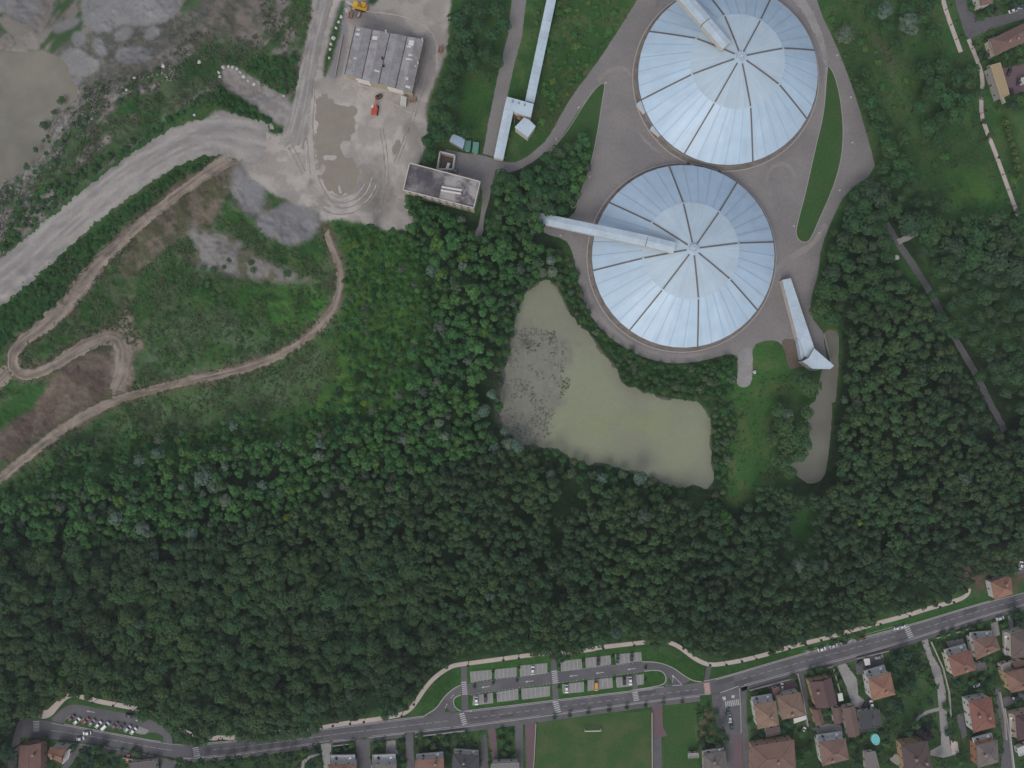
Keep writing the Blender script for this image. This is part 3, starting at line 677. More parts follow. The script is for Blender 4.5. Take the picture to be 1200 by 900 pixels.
for pts, ws in [([(32,832),(45,836),(56,838),(66,827),(76,817),(84,814.5),(91,815),(100,818),(118,822.5),(148,828),(162,831),(176,831.5)], [13,12,9,7,5.5,5.5,5.5,5.5,5.5,5.5,5]), ([(176,831.5),(195,838),(208,852),(225,862),(249,866),(258,863.5),(270,865),(300,861),(340,857),(383,852),(400,848),(437,843.5),(458,840),(470,837.5),(480,832),(488,822),(497,808),(508,795),(520,786),(529,781),(536,779),(560,776),(600,770.5),(618,768),(655,765),(690,762),(700,759),(735,755),(753,753),(770,751),(786,753),(797,758.5),(807,766.5),(820,775.5),(833,779.5),(850,777.5),(870,774),(900,766.5),(909,763),(940,754.5),(975,746),(994,740),(1024,731.5),(1062,721.5),(1085,714),(1110,707),(1126,702),(1134,697),(1137,690)], [5] * 40 + [5,4,2.4])]:
    P = chaikin(pts, 2, False); n = len(P)
    wv = np.interp(np.linspace(0, 1, n), np.linspace(0, 1, len(ws)), ws)
    Lp = []; Rp = []
    for i in range(n):
        a = P[max(0, i - 1)]; b = P[min(n - 1, i + 1)]; dx, dy = b[0] - a[0], b[1] - a[1]; l = math.hypot(dx, dy)
        Lp.append((P[i][0] - dy / l * wv[i] / 2, P[i][1] + dx / l * wv[i] / 2)); Rp.append((P[i][0] + dy / l * wv[i] / 2, P[i][1] - dx / l * wv[i] / 2))
    sheet('promenade', Lp + Rp[::-1], .06, 'pink_path', occ=False)
for pts, ws in PROM: occupy(band(pts, float(np.mean(ws))))
NEP = [([(1102,-30),(1105,0),(1111,20),(1126,61)], 5.2), ([(1135,46),(1146,72)], 5.0), ([(1151,88),(1153,98)], 4), ([(1147,124),(1151,136)], 4.5), ([(1155,150),(1158,156)], 4), ([(1163,170),(1168,183),(1182,222),(1192,250),(1204,285)], 4.6)]
for pts, wd in (NEP[0], ([(1135,46),(1146,72),(1152,92),(1150,112),(1150,134),(1156,153),(1163,170),(1168,183),(1182,222),(1192,250),(1204,285)], 4.8)): sheet('promenade', band(chaikin(pts, 1, False), wd), .06, 'pink_path', occ=False)
for pts, wd in NEP: occupy(band(pts, wd))
sheet('north_east_road', [(1116,-30),(1119,0),(1123,15),(1130,38),(1135,46),(1141,44),(1152,38),(1175,29),(1230,14),(1230,-2),(1200,9),(1170,19),(1150,21),(1138,15),(1132,5),(1130,-30)], .03, 'asphalt_old', smooth=1)
# lanes, drives and paved plots among the houses
for name, pts, mat in (
    ('driveway', [(417,867),(433,865),(435,905),(418,905)], 'asphalt_old'), ('driveway', [(475,860),(484,858),(486,905),(476,905)], 'asphalt_old'), ('driveway', [(376,872),(388,870),(389,905),(380,905)], 'concrete'),
    ('driveway', [(453,869),(463,867),(467,884),(452,884)], 'concrete'), ('driveway', [(564,862),(570,861),(573,905),(563,905)], 'asphalt_old'), ('driveway', [(571,852),(580,851),(584,890),(577,890)], 'red_paving'),
    ('lane', [(603,847),(613,846),(613,905),(605,905)], 'asphalt_old'), ('lane', [(615,846),(628,845),(625,905),(617,905)], 'red_paving'), ('lane', [(764,828),(776,827),(777,852),(782,862),(775,864),(776,905),(764,905)], 'red_paving'),
    ('lane', [(764.5,864),(775,864),(776,905),(765,905)], 'asphalt'), ('driveway', [(935,789),(941,787),(946,812),(948,850),(944,850),(941,820)], 'asphalt_old'), ('courtyard', [(981,781),(990,776),(1004,795),(1006,815),(1015,822),(1008,830),(998,826),(992,805)], 'concrete'),
    ('courtyard', [(951,853),(970,848),(986,850),(988,862),(958,868)], 'concrete'), ('driveway', [(1080,751),(1087,748),(1092,766),(1103,785),(1108,810),(1110,840),(1113,872),(1122,884),(1105,888),(1090,885),(1090,880),(1103,873),(1101,840),(1098,805),(1090,780)], 'concrete'),
    ('garden_path', [(1100,829),(1101,833),(1088,836),(1078,842),(1071,855),(1069,853),(1075,840),(1085,833)], 'concrete'), ('lane', [(1166,808),(1172,806),(1178,830),(1184,868),(1188,905),(1172,905),(1176,868),(1170,835)], 'asphalt_old'),
    ('lane', [(1172,818),(1195,812),(1208,818),(1195,822),(1178,828)], 'asphalt_old'), ('courtyard', [(1114,868),(1122,869),(1124,882),(1116,884)], 'pink_path'), ('courtyard', [(1173,80),(1204,74),(1204,106),(1184,112)], 'red_paving'),
    ('lane', [(1120,838),(1128,836),(1134,862),(1128,866)], 'asphalt_old'), ('driveway', [(1161,731),(1169,728),(1172,744),(1163,747)], 'concrete'), ('driveway', [(1181,722),(1186,720),(1188,740),(1183,742)], 'concrete'),
    ('courtyard', [(1174,667),(1188,663),(1206,655),(1206,672),(1190,672),(1178,675)], 'asphalt_old'), ('courtyard', [(1062,882),(1048,884),(1042,890),(1050,896),(1060,899)], 'concrete'), ('courtyard', [(1002,772),(1035,765),(1037,784),(1004,791)], 'asphalt_old'),
    ('courtyard', [(896,800),(930,790),(935,805),(905,813)], 'red_paving'), ('garden_path', [(352,903),(354,892),(362,886),(375,882),(376,884),(363,889),(357,895),(356,905)], 'concrete'), ('courtyard', [(1120,771),(1108,752),(1128,748),(1134,760)], 'concrete')):
    LZ = globals().get("LZ", .03) + .0012; sheet(name, pts, LZ, mat)
sheet('sports_field', [(628,846),(762,833),(764,905),(625,905)], .025, 'field', occ=True)
sheet('grass_plot', [(778,829),(813,827),(816,905),(778,905)], .025, 'lawn', occ=False)

rp = random.Random(12)
for k_ in range(16):
    x0 = rp.uniform(230, 1180); f0 = rp.choice((.12, .55)); l_ = rp.uniform(4, 22); f1 = f0 + rp.uniform(.15, .33)
    q = []
    for x, f in ((x0, f0), (x0 + l_, f0), (x0 + l_, f1), (x0, f1)):
        ny = np.interp(x, [p[0] for p in northc], [p[1] for p in northc]); sy = np.interp(x, [p[0] for p in southc], [p[1] for p in southc]); q.append((x, ny * (1 - f) + sy * f))
    sheet('road_patch', q, .038 + .0005 * k_, 'patch', occ=False)
# ------------------------------------------------------------------ painted markings
class Lines:
    def __init__(self): self.b = MB()
    def quad(self, pts, z=.056):
        vs = [W(p[0], p[1], z) for p in pts]
        n = (vs[1] - vs[0]).cross(vs[2] - vs[0]).z
        self.b.add(vs, [(0, 1, 2, 3) if n > 0 else (3, 2, 1, 0)])
    def line(self, pts, w, dash=None, gap=None):
        P = densify(pts, .7, False)
        d = 0; run = []
        acc = 0
        for i in range(len(P) - 1):
            l = math.hypot(P[i + 1][0] - P[i][0], P[i + 1][1] - P[i][1])
            on = True if not dash else (acc % (dash + gap)) < dash
            if on: run.append(P[i])
            if (not on or i == len(P) - 2) and len(run) > 1:
                self._strip(run, w); run = []
            elif not on: run = []
            acc += l
    def _strip(self, run, w):
        L = offset_line(run, w / 2); R = offset_line(run, -w / 2)
        for i in range(len(run) - 1): self.quad([L[i], L[i + 1], R[i + 1], R[i]])
    def zebra(self, a, b, width, n, fill=.5):
        """bars between a and b, each bar width px long across"""
        ax, ay = a; bx, by = b
        dx, dy = bx - ax, by - ay; l = math.hypot(dx, dy); ux, uy = dx / l, dy / l; vx, vy = -uy, ux
        st = l / n
        for k in range(n):
            s0 = k * st; s1 = s0 + st * fill
            self.quad([(ax + ux * s0 + vx * width / 2, ay + uy * s0 + vy * width / 2), (ax + ux * s1 + vx * width / 2, ay + uy * s1 + vy * width / 2), (ax + ux * s1 - vx * width / 2, ay + uy * s1 - vy * width / 2), (ax + ux * s0 - vx * width / 2, ay + uy * s0 - vy * width / 2)])
    def build(self, name, mat='paint'):
        o = self.b.build(name, M[mat]); return tag(o, kind='structure')
def mid_line(x0, x1, f=.5):
    xs = np.arange(x0, x1, 6.0)
    ny = np.interp(xs, [p[0] for p in northc], [p[1] for p in northc]); sy = np.interp(xs, [p[0] for p in southc], [p[1] for p in southc])
    return list(zip(xs, ny * (1 - f) + sy * f))
ml = Lines()
ml.line(mid_line(60, 205, .5), .34, 8, 1); ml.line(mid_line(250, 530, .5), .32, 9, 1); ml.line(mid_line(555, 640), .32, 6, 4); ml.line(mid_line(660, 735), .32, 6, 4); ml.line(mid_line(752, 822), .32, 6, 4); ml.line(mid_line(870, 1055), .32, 7, 3); ml.line(mid_line(1075, 1250), .32, 7, 3)
ml.line(mid_line(60, 500, .07), .36); ml.line(mid_line(550, 770, .07), .4); ml.line(mid_line(838, 1250, .06), .42)
ml.line(mid_line(225, 410, .93), .34); ml.line(mid_line(436, 640, .93), .36); ml.line(mid_line(660, 838, .93), .36); ml.line(mid_line(872, 1250, .93), .36)
ml.build('road_lines')
zb = Lines()
for a, b, w, n in (((541,836),(545,850),6,6), ((543.5,799),(545,815),6,7), ((651,822),(654.5,836),6.5,6), ((649.5,786),(651,802),6.5,7), ((744,811),(746,822),6.5,6), ((38,847),(43,858),7,1), ((850,825.5),(867,822.5),7,8), ((1062.5,735),(1068,748),6.5,6), ((229,876),(231,887),7,5)):
    if (a, b) == ((38,847),(43,858)):
        zb.zebra((42.5,845),(42.5,858),7,7)
    else: zb.zebra(a, b, w, n)
zb.build('zebra_crossing')
zr = Lines(); zr.zebra((828,800),(829.5,814),8,6); zr.build('red_zebra_crossing', 'paint_red')
zr = Lines(); zr.zebra((828.2,801.2),(829.7,815.2),6,6,.4); zr.build('zebra_crossing')
bl = Lines()
def lerp(a, b, t): return (a[0] + (b[0] - a[0]) * t, a[1] + (b[1] - a[1]) * t)
for b in BAYS:
    n = max(2, round(math.hypot(b[1][0] - b[0][0], b[1][1] - b[0][1]) / 5.2))
    for k in range(n + 1):
        bl.line([lerp(b[0], b[1], k / n), lerp(b[3], b[2], k / n)], .3)
top = [(550,800.6),(600,794),(657,786.7),(720,779.7),(753,776.3)]; bot = [(552,814),(600,807),(660,799.5),(720,791.6),(753,787)]
bl.line(top, .4, 2, 2); bl.line(bot, .4, 2, 2)
for k in range(11):
    a = lerp((82,838.5), (164,855.5), k / 10); bl.line([a, (a[0] - 7, a[1] + 6.5)], .35)
bl.build('bay_lines')
ar = Lines()
def arrow(x, y, dx, dy, s=1.0):
    l = math.hypot(dx, dy); ux, uy = dx / l * s, dy / l * s; vx, vy = -uy, ux
    ar.quad([(x - ux * 5 + vx * .35, y - uy * 5 + vy * .35), (x + ux * 2 + vx * .35, y + uy * 2 + vy * .35), (x + ux * 2 - vx * .35, y + uy * 2 - vy * .35), (x - ux * 5 - vx * .35, y - uy * 5 - vy * .35)])
    ar.quad([(x + ux * 2 + vx * 1.2, y + uy * 2 + vy * 1.2), (x + ux * 5, y + uy * 5), (x + ux * 5, y + uy * 5), (x + ux * 2 - vx * 1.2, y + uy * 2 - vy * 1.2)])
for x, y, dx, dy in ((569,805,-9,1.2),(620,798.5,-9,1.2),(672,792,-9,1.2),(703,788.5,-9,1.2),(740,784,-9,1.2),(106,834,-9,-1.4),(163,845,-9,-2)): arrow(x, y, dx, dy)
arrow(530,816,3,-4,.6); arrow(523,827,2,-4,.6)
ar.quad([(787,791),(789.5,791.5),(790.5,794),(788.5,794)]); ar.line([(790,793),(800,803)], .6); ar.line([(788,803.5),(800,802.5)], .6); ar.line([(789,794),(787.5,803)], .5)
ar.line([(844,812),(866,804)], .7); ar.line([(866.5,806),(868,830),(868.6,860)], .6)
ar.quad([(846,817),(850,816),(851,820),(848,821)]); ar.quad([(857,815),(861,814.5),(860.5,818),(857.5,818)])
for x, y in ((946,764.5),(997,751),(1004,749),(1061,733.5)):
    for k in (-1.6, 0, 1.6): ar.line([(x - 1.5 + k, y + 2.5 - k * .27), (x + 1.5 + k, y - 2.5 - k * .27)], .5)
ar.line([(945,768.5),(1060,737)], .3, 6, 1); ar.line([(941,763.5),(1058,731.5)], .3)
for k in range(12):
    a = lerp((956,762), (1056,734), k / 11); ar.line([a, (a[0] + 1, a[1] + 4)], .3)
ar.line([(72,870),(90,872),(140,878.5),(182,887)], .3, 9, 1)
ar.build('road_arrows')
# ------------------------------------------------------------------ storage tanks with conical roofs
def mat_tank():
    m, nt, b = new_mat('tank_roof'); N = nt.nodes; L = nt.links
    at = N.new('ShaderNodeAttribute'); at.attribute_name = 'Col'
    tc = N.new('ShaderNodeTexCoord'); sp = N.new('ShaderNodeSeparateXYZ'); L.new(tc.outputs['Object'], sp.inputs[0])
    ang = N.new('ShaderNodeMath'); ang.operation = 'ARCTAN2'; L.new(sp.outputs[1], ang.inputs[0]); L.new(sp.outputs[0], ang.inputs[1])
    x2 = N.new('ShaderNodeMath'); x2.operation = 'MULTIPLY'; L.new(sp.outputs[0], x2.inputs[0]); L.new(sp.outputs[0], x2.inputs[1])
    y2 = N.new('ShaderNodeMath'); y2.operation = 'MULTIPLY_ADD'; L.new(sp.outputs[1], y2.inputs[0]); L.new(sp.outputs[1], y2.inputs[1]); L.new(x2.outputs[0], y2.inputs[2])
    rd = N.new('ShaderNodeMath'); rd.operation = 'SQRT'; L.new(y2.outputs[0], rd.inputs[0])
    cb = N.new('ShaderNodeCombineXYZ')
    am = N.new('ShaderNodeMath'); am.operation = 'MULTIPLY'; am.inputs[1].default_value = 14; L.new(ang.outputs[0], am.inputs[0])
    rm = N.new('ShaderNodeMath'); rm.operation = 'MULTIPLY'; rm.inputs[1].default_value = .05; L.new(rd.outputs[0], rm.inputs[0])
    L.new(am.outputs[0], cb.inputs[0]); L.new(rm.outputs[0], cb.inputs[1])
    n1 = N.new('ShaderNodeTexNoise'); n1.inputs['Scale'].default_value = 1.0; n1.inputs['Detail'].default_value = 4; n1.inputs['Roughness'].default_value = .6; L.new(cb.outputs[0], n1.inputs['Vector'])
    n2 = N.new('ShaderNodeTexNoise'); n2.inputs['Scale'].default_value = .12; n2.inputs['Detail'].default_value = 5; L.new(tc.outputs['Object'], n2.inputs['Vector'])
    a = N.new('ShaderNodeMapRange'); a.inputs[1].default_value = .3; a.inputs[2].default_value = .7; a.inputs[3].default_value = .95; a.inputs[4].default_value = 1.035; L.new(n1.outputs[0], a.inputs[0])
    c = N.new('ShaderNodeMapRange'); c.inputs[1].default_value = .3; c.inputs[2].default_value = .7; c.inputs[3].default_value = .94; c.inputs[4].default_value = 1.05; L.new(n2.outputs[0], c.inputs[0])
    p = N.new('ShaderNodeMath'); p.operation = 'MULTIPLY'; L.new(a.outputs[0], p.inputs[0]); L.new(c.outputs[0], p.inputs[1])
    mu = N.new('ShaderNodeMix'); mu.data_type = 'RGBA'; mu.blend_type = 'MULTIPLY'; mu.inputs[0].default_value = 1
    st = N.new('ShaderNodeTexNoise'); st.inputs['Scale'].default_value = 1.7; st.inputs['Detail'].default_value = 5; L.new(cb.outputs[0], st.inputs['Vector'])
    sr = N.new('ShaderNodeMapRange'); sr.inputs[1].default_value = .56; sr.inputs[2].default_value = .76; sr.inputs[3].default_value = 0; sr.inputs[4].default_value = .45; L.new(st.outputs[0], sr.inputs[0])
    sx = N.new('ShaderNodeMix'); sx.data_type = 'RGBA'; L.new(sr.outputs[0], sx.inputs[0]); L.new(at.outputs['Color'], sx.inputs[6]); sx.inputs[7].default_value = (.42, .46, .48, 1)
    L.new(sx.outputs[2], mu.inputs[6]); L.new(p.outputs[0], mu.inputs[7]); L.new(mu.outputs[2], b.inputs['Base Color'])
    b.inputs['Roughness'].default_value = .42; b.inputs['Specular IOR Level'].default_value = .4
    return m
M['tank_roof'] = mat_tank()

def col_mesh(name, verts, faces, fcols, mat, parent):
    o = link_mesh(name, verts, faces, M[mat], parent)
    a = o.data.color_attributes.new('Col', 'FLOAT_COLOR', 'CORNER')
    arr = []
    for p in o.data.polygons:
        arr += list(fcols[p.index]) * 1 * 0 + [*fcols[p.index], 1.0] * p.loop_total
    a.data.foreach_set('color', arr)
    return o

def tank(cx, cy, rpx, a0, label, seed, profile):
    k = (H - 4.0) / H
    c = W(cx, cy, 4.0); R = rpx * S * k
    root = empty('storage_tank', (c.x, c.y, 0)); tag(root, label, 'storage tank', 'storage tanks with pale conical roofs')
    rnd = random.Random(seed)
    NS = 48
    P = lambda r, a, z: (r * math.cos(a), r * math.sin(a), z)
    w = MB()
    for i in range(NS):
        a, b_ = a0 + 2 * math.pi * i / NS, a0 + 2 * math.pi * (i + 1) / NS
        w.add([P(R - .12, a, 0), P(R - .12, b_, 0), P(R - .12, b_, 4.0), P(R - .12, a, 4.0)], [(0, 1, 2, 3)])
    w.build('wall', M['concrete'], root)
    g = MB()
    for i in range(NS):
        a, b_ = a0 + 2 * math.pi * i / NS, a0 + 2 * math.pi * (i + 1) / NS
        g.add([P(R - .1, a, 3.6), P(R + .2, a, 3.6), P(R + .2, a, 3.95), P(R - .1, a, 3.95), P(R - .1, b_, 3.6), P(R + .2, b_, 3.6), P(R + .2, b_, 3.95), P(R - .1, b_, 3.95)], [(0, 1, 5, 4), (1, 2, 6, 5), (2, 3, 7, 6), (3, 0, 4, 7)])
    g.build('gutter', M['seam'], root)
    base = (.465, .60, .715)
    def cone(name, rs, tint, div):
        vs = []; fs = []; fc = []
        n = NS * div
        for r, z in rs:
            for i in range(n): vs.append(P(r, a0 + 2 * math.pi * i / n, z))
        sect = [1 + rnd.uniform(-.035, .035) for _ in range(8)]
        pan = [1 + rnd.uniform(-.025, .025) for _ in range(n)]
        for j in range(len(rs) - 1):
            for i in range(n):
                fs.append((j * n + i, j * n + (i + 1) % n, (j + 1) * n + (i + 1) % n, (j + 1) * n + i))
                t = sect[i * 8 // n] * pan[i] * (1 + rnd.uniform(-.02, .02))
                fc.append([x * t for x in tint])
        fs = [f[::1] for f in fs]
        return col_mesh(name, vs, fs, fc, 'tank_roof', root)
    cone('roof', [(R * q, z) for q, z in profile[0]], base, 1)
    cone('roof_cap', [(R * q, z) for q, z in profile[1]], (.455, .56, .63), 2)
    full = profile[0] + profile[1]
    def zr(q):
        qs = [p[0] for p in full][::-1]; zs = [p[1] for p in full][::-1]
        return float(np.interp(q, qs, zs))
    for kk in range(8):
        a = a0 + kk * math.pi / 4
        s = MB()
        qs = [1.0, .9, .8, .7, .6, .505, .4, .3, .2, .07]
        for q0, q1 in zip(qs[:-1], qs[1:]):
            s.bar(P(R * q0, a, zr(q0) + .12), P(R * q1, a, zr(q1) + .12), .68, .35)
        s.build('roof_seam', M['seam'], root)
        m_ = MB(); m_.bar(P(R * .513, a, zr(.513) + .3), P(R * .497, a, zr(.497) + .3), .8, .5)
        m_.build('seam_bracket', M['gallery_roof'], root)
    for kk in range(40):
        if kk % 5 == 0: continue
        a = a0 + kk * math.pi / 20
        s = MB(); [s.bar(P(R * q0, a, zr(q0) + .08), P(R * q1, a, zr(q1) + .08), .32, .2) for q0, q1 in zip((.995, .88, .76, .64), (.88, .76, .64, .508))]; s.build('roof_rib', M['rib'], root)
    hb = MB()
    hb.tube((0, 0, zr(0) - 1.5), (0, 0, zr(0) + .9), R * .052, R * .045, 20); hb.tube((0, 0, zr(0) + .9), (0, 0, zr(0) + 1.4), 1.0, .8, 12)
    hub = hb.build('hub', M['gallery_roof'], root)
    for kk in range(8):
        a = a0 + (kk + .5) * math.pi / 4
        v_ = MB(); v_.box((R * .036 * math.cos(a), R * .036 * math.sin(a), zr(0) + 1.2), (.7, .5, .6), a); v_.build('vent', M['gallery_roof'], hub)
    occupy([(cx + rpx * 1.03 * math.cos(t / 30 * math.pi), cy + rpx * 1.03 * math.sin(t / 30 * math.pi)) for t in range(60)])
    # ring kerb on the apron
    kb = MB()
    for i in range(64):
        a, b_ = 2 * math.pi * i / 64, 2 * math.pi * (i + 1) / 64
        kb.add([P(R + 1.9, a, .03), P(R + 2.5, a, .03), P(R + 2.5, b_, .03), P(R + 1.9, b_, .03), P(R + 1.9, a, .35), P(R + 2.5, a, .35), P(R + 2.5, b_, .35), P(R + 1.9, b_, .35)], [(4, 5, 6, 7), (1, 2, 6, 5), (3, 0, 4, 7)])
    ds = MB()
    for i in range(96):
        a, b_ = 2 * math.pi * i / 96, 2 * math.pi * (i + 1) / 96
        o0 = R + 1.7 + .8 * math.sin(i * 1.3) * math.sin(i * .37) ; o1 = R + 1.7 + .8 * math.sin((i + 1) * 1.3) * math.sin((i + 1) * .37)
        ds.add([P(R - .1, a, .055), P(o0, a, .055), P(o1, b_, .055), P(R - .1, b_, .055)], [(0, 1, 2, 3)])
    dso = ds.build('drain_strip', M['dust_strip'], None); dso.location = (c.x, c.y, 0); tag(dso, kind='structure')
    ko = kb.build('kerb', M['kerb'], None); ko.location = (c.x, c.y, 0); tag(ko, kind='structure')
    return root, c, R
PROFILE = ([(1.0, 4.0), (.88, 7.9), (.76, 11.7), (.64, 15.4), (.505, 19.3)], [(.505, 19.32), (.40, 20.6), (.28, 21.9), (.15, 23.2), (.0, 24.2)])
t_n = tank(853.1, 88.0, 105.3, math.radians(16), 'upper storage tank beneath the top edge, its conveyor cover slanting down to the hub', 3, PROFILE)
t_s = tank(800.7, 300.4, 107.0, math.radians(9), 'lower storage tank beside the pond, with a long conveyor gallery running onto its roof', 4, PROFILE)
for px_, py_, rz in ((751.5, 128, .9), (768, 155, .7)):
    b_ = MB(); p = W(px_, py_, 0); b_.box((p.x, p.y, 1.4), (6, 2.2, 2.8), -rz); b_.box((p.x, p.y, 2.9), (6.4, 2.6, .2), -rz, 1)
    o = b_.build('switch_cabinet', [M['wall_white'], M['gallery_roof']])
    tag(o, 'grey cabinet at the foot of the upper tank, ' + ('the upper one' if py_ < 140 else 'the lower one'), 'cabinet', 'cabinets along the upper tank')

def gallery(name, label, a, b, w, hh=3.0, legs=(), cat='conveyor gallery', group=None, skirts=True):
    """covered conveyor: a, b = (px, py, roof height)"""
    A = W(*a); B = W(*b)
    mid = (A + B) / 2
    root = empty(name, (A.x, A.y, 0)); tag(root, label, cat, group)
    off = Vector((A.x, A.y, 0)); A = A - off; B = B - off
    d = (B - A); dh = Vector((d.x, d.y, 0)).normalized(); n = Vector((-dh.y, dh.x, 0))
    body = MB()
    vs = []
    for p in (A, B):
        vs += [p + n * (w / 2 - .15) + Vector((0, 0, -hh)), p - n * (w / 2 - .15) + Vector((0, 0, -hh)), p - n * (w / 2 - .15) + Vector((0, 0, -.3)), p + n * (w / 2 - .15) + Vector((0, 0, -.3))]
    body.add(vs, [(0, 1, 2, 3), (7, 6, 5, 4), (0, 4, 5, 1), (1, 5, 6, 2), (3, 2, 6, 7), (0, 3, 7, 4)])
    body.build('wall', M['gallery_wall'], root)
    L = (B - A).length; ns = max(2, int(L / 3.0))
    rf = MB()
    for i in range(ns):
        p = A.lerp(B, i / ns); q = A.lerp(B, (i + 1) / ns - .02 / ns)
        up = Vector((0, 0, .02 if i % 2 else 0))
        r0, r1 = p + up + Vector((0, 0, .25)), q + up + Vector((0, 0, .25))
        rf.add([p + n * w / 2 + up + Vector((0, 0, -.3)), q + n * w / 2 + up + Vector((0, 0, -.3)), r1, r0, p - n * w / 2 + up + Vector((0, 0, -.3)), q - n * w / 2 + up + Vector((0, 0, -.3))], [(0, 1, 2, 3), (3, 2, 5, 4)])
    rf.build('roof', M['gallery_roof'], root)
    for t in legs:
        p = A.lerp(B, t)
        if p.z - hh > 1:
            for s in (-1, 1):
                lg = MB(); lg.bar(p + n * (s * w * .42) + Vector((0, 0, -hh)), (p.x + n.x * s * w * .6, p.y + n.y * s * w * .6, 0), .5); lg.build('leg', M['steel'], root)
    return root
G1 = gallery('conveyor_gallery', 'long pale conveyor gallery crossing from the trees onto the lower tank', (630.5, 255, 3.6), (758, 282, 25.5), 5.6, 3.2, (.12, .38))
G2 = gallery('conveyor_cover', 'short pale conveyor cover on the lower tank, between the gallery and the hub', (758.5, 282.1, 26.2), (791, 290.5, 27), 5.4, 3.4, ())
G3 = gallery('conveyor_gallery', 'pale conveyor gallery coming in over the top edge onto the upper tank', (752, -62, 18), (827.5, 24.5, 25.5), 6.0, 3.2, (.15, .45))
G4 = gallery('conveyor_cover', 'short pale conveyor cover on the upper tank, between the gallery and the hub', (828, 25, 26.2), (852, 53, 27), 5.4, 3.4, ())
G5 = gallery('conveyor_gallery', 'narrow white conveyor gallery running from the transfer building to the top edge', (655.5, -45, 5.2), (620.6, 119.5, 5.2), 4.8, 2.8, (.1, .3, .5, .7, .9))
G6 = gallery('conveyor_gallery', 'white conveyor gallery between the grassy triangle and the narrow yard road', (596.3, 128, 6.5), (584, 186, 4.0), 5.1, 3.0, (.5, .9))
for (x0, y0), (x1, y1), wd in (((655,-45),(620,119),6), ((596,128),(584,187),7)): occupy(band([(x0, y0), (x1, y1)], wd + 5))

def solid(px_pts, z):
    return ccw([(W(x, y, z).x, W(x, y, z).y) for x, y in px_pts])
def inset(pts, d):
    pts = ccw(pts); n = len(pts); out = []
    for i in range(n):
        p0, p1, p2 = Vector(pts[i - 1]), Vector(pts[i]), Vector(pts[(i + 1) % n])
        e1 = (p1 - p0).normalized(); e2 = (p2 - p1).normalized()
        n1 = Vector((-e1.y, e1.x)); n2 = Vector((-e2.y, e2.x)); m_ = n1 + n2
        q = p1 + m_ * (d / max(.3, 1 + n1.dot(n2)))
        out.append((q.x, q.y))
    return out
def local(pts, c): return [(p[0] - c[0], p[1] - c[1]) for p in pts]
def cen(pts): return (sum(p[0] for p in pts) / len(pts), sum(p[1] for p in pts) / len(pts))

def flat_block(root, pts, h, wallmat, roofmat, wc=None, rc=None, parapet=.0, c=(0, 0), ov=.25, z0=0):
    p = local(pts, c)
    wl = MB().prism(inset(p, ov), z0, h - .3).build('wall', M[wallmat], root)
    rf = MB().prism(p, h - .3, h).build('roof', M[roofmat], root)
    if wc: wl.color = rgba(wc)
    if rc: rf.color = rgba(rc)
    return wl, rf

# transfer building between the galleries
tb = solid([(594.2,113.2),(625.4,121.8),(622.3,137),(603,131.5),(602,129),(590.6,126.7)], 8)
c = cen(tb); root = empty('transfer_building', (c[0], c[1], 0)); tag(root, 'white roofed transfer building where two conveyor galleries meet, rusty hopper beside it', 'building')
flat_block(root, tb, 8, 'gallery_wall', 'gallery_roof', c=c)
w2 = solid([(614,137.5),(620,140),(627.8,148),(618.7,161),(603,149),(609,143)], 6.5)
wg = MB().prism(inset(local(w2, c), .25), 0, 6.2).build('wing_wall', M['gallery_wall'], root); wr = MB().prism(local(w2, c), 6.2, 6.5).build('wing_roof', M['gallery_roof'], root)
for i in range(3):
    p = solid([(600 + i * 7, 117.5 + i * 2), (602 + i * 7, 118 + i * 2), (601.6 + i * 7, 120 + i * 2), (599.6 + i * 7, 119.5 + i * 2)], 8.5)
    MB().prism(local(p, c), 7.9, 8.6).build('roof_hatch', M['steel'], root)
occupy([(588,110),(628,119),(630,150),(619,164),(600,150),(588,130)])
p = W(607, 138, 4); hop = empty('hopper', (p.x, p.y, 0)); tag(hop, 'rusty open hopper in the nook of the white transfer building', 'hopper')
hb = MB()
for s in ((-1, 0), (1, 0), (0, -1), (0, 1)):
    x, y = s; tx, ty = -y, x
    hb.add([(x * 2 + tx * 2, y * 2 + ty * 2, 5), (x * 2 - tx * 2, y * 2 - ty * 2, 5), (x * .7 - tx * .7, y * .7 - ty * .7, 2.6), (x * .7 + tx * .7, y * .7 + ty * .7, 2.6)], [(0, 1, 2, 3)])
hb.build('bin', M['rust'], hop)
for sx, sy in ((-1, -1), (1, -1), (1, 1), (-1, 1)): MB().bar((sx * 1.9, sy * 1.9, 0), (sx * 1.9, sy * 1.9, 5), .3).build('leg', M['steel'], hop)
MB().box((0, 2.0, 5.4), (4.4, .5, .7)).build('walkway', M['pale_stone'], hop)
MB().box((.6, -.5, 5.2), (1.4, 1.6, .9)).build('motor', M['rust'], hop)

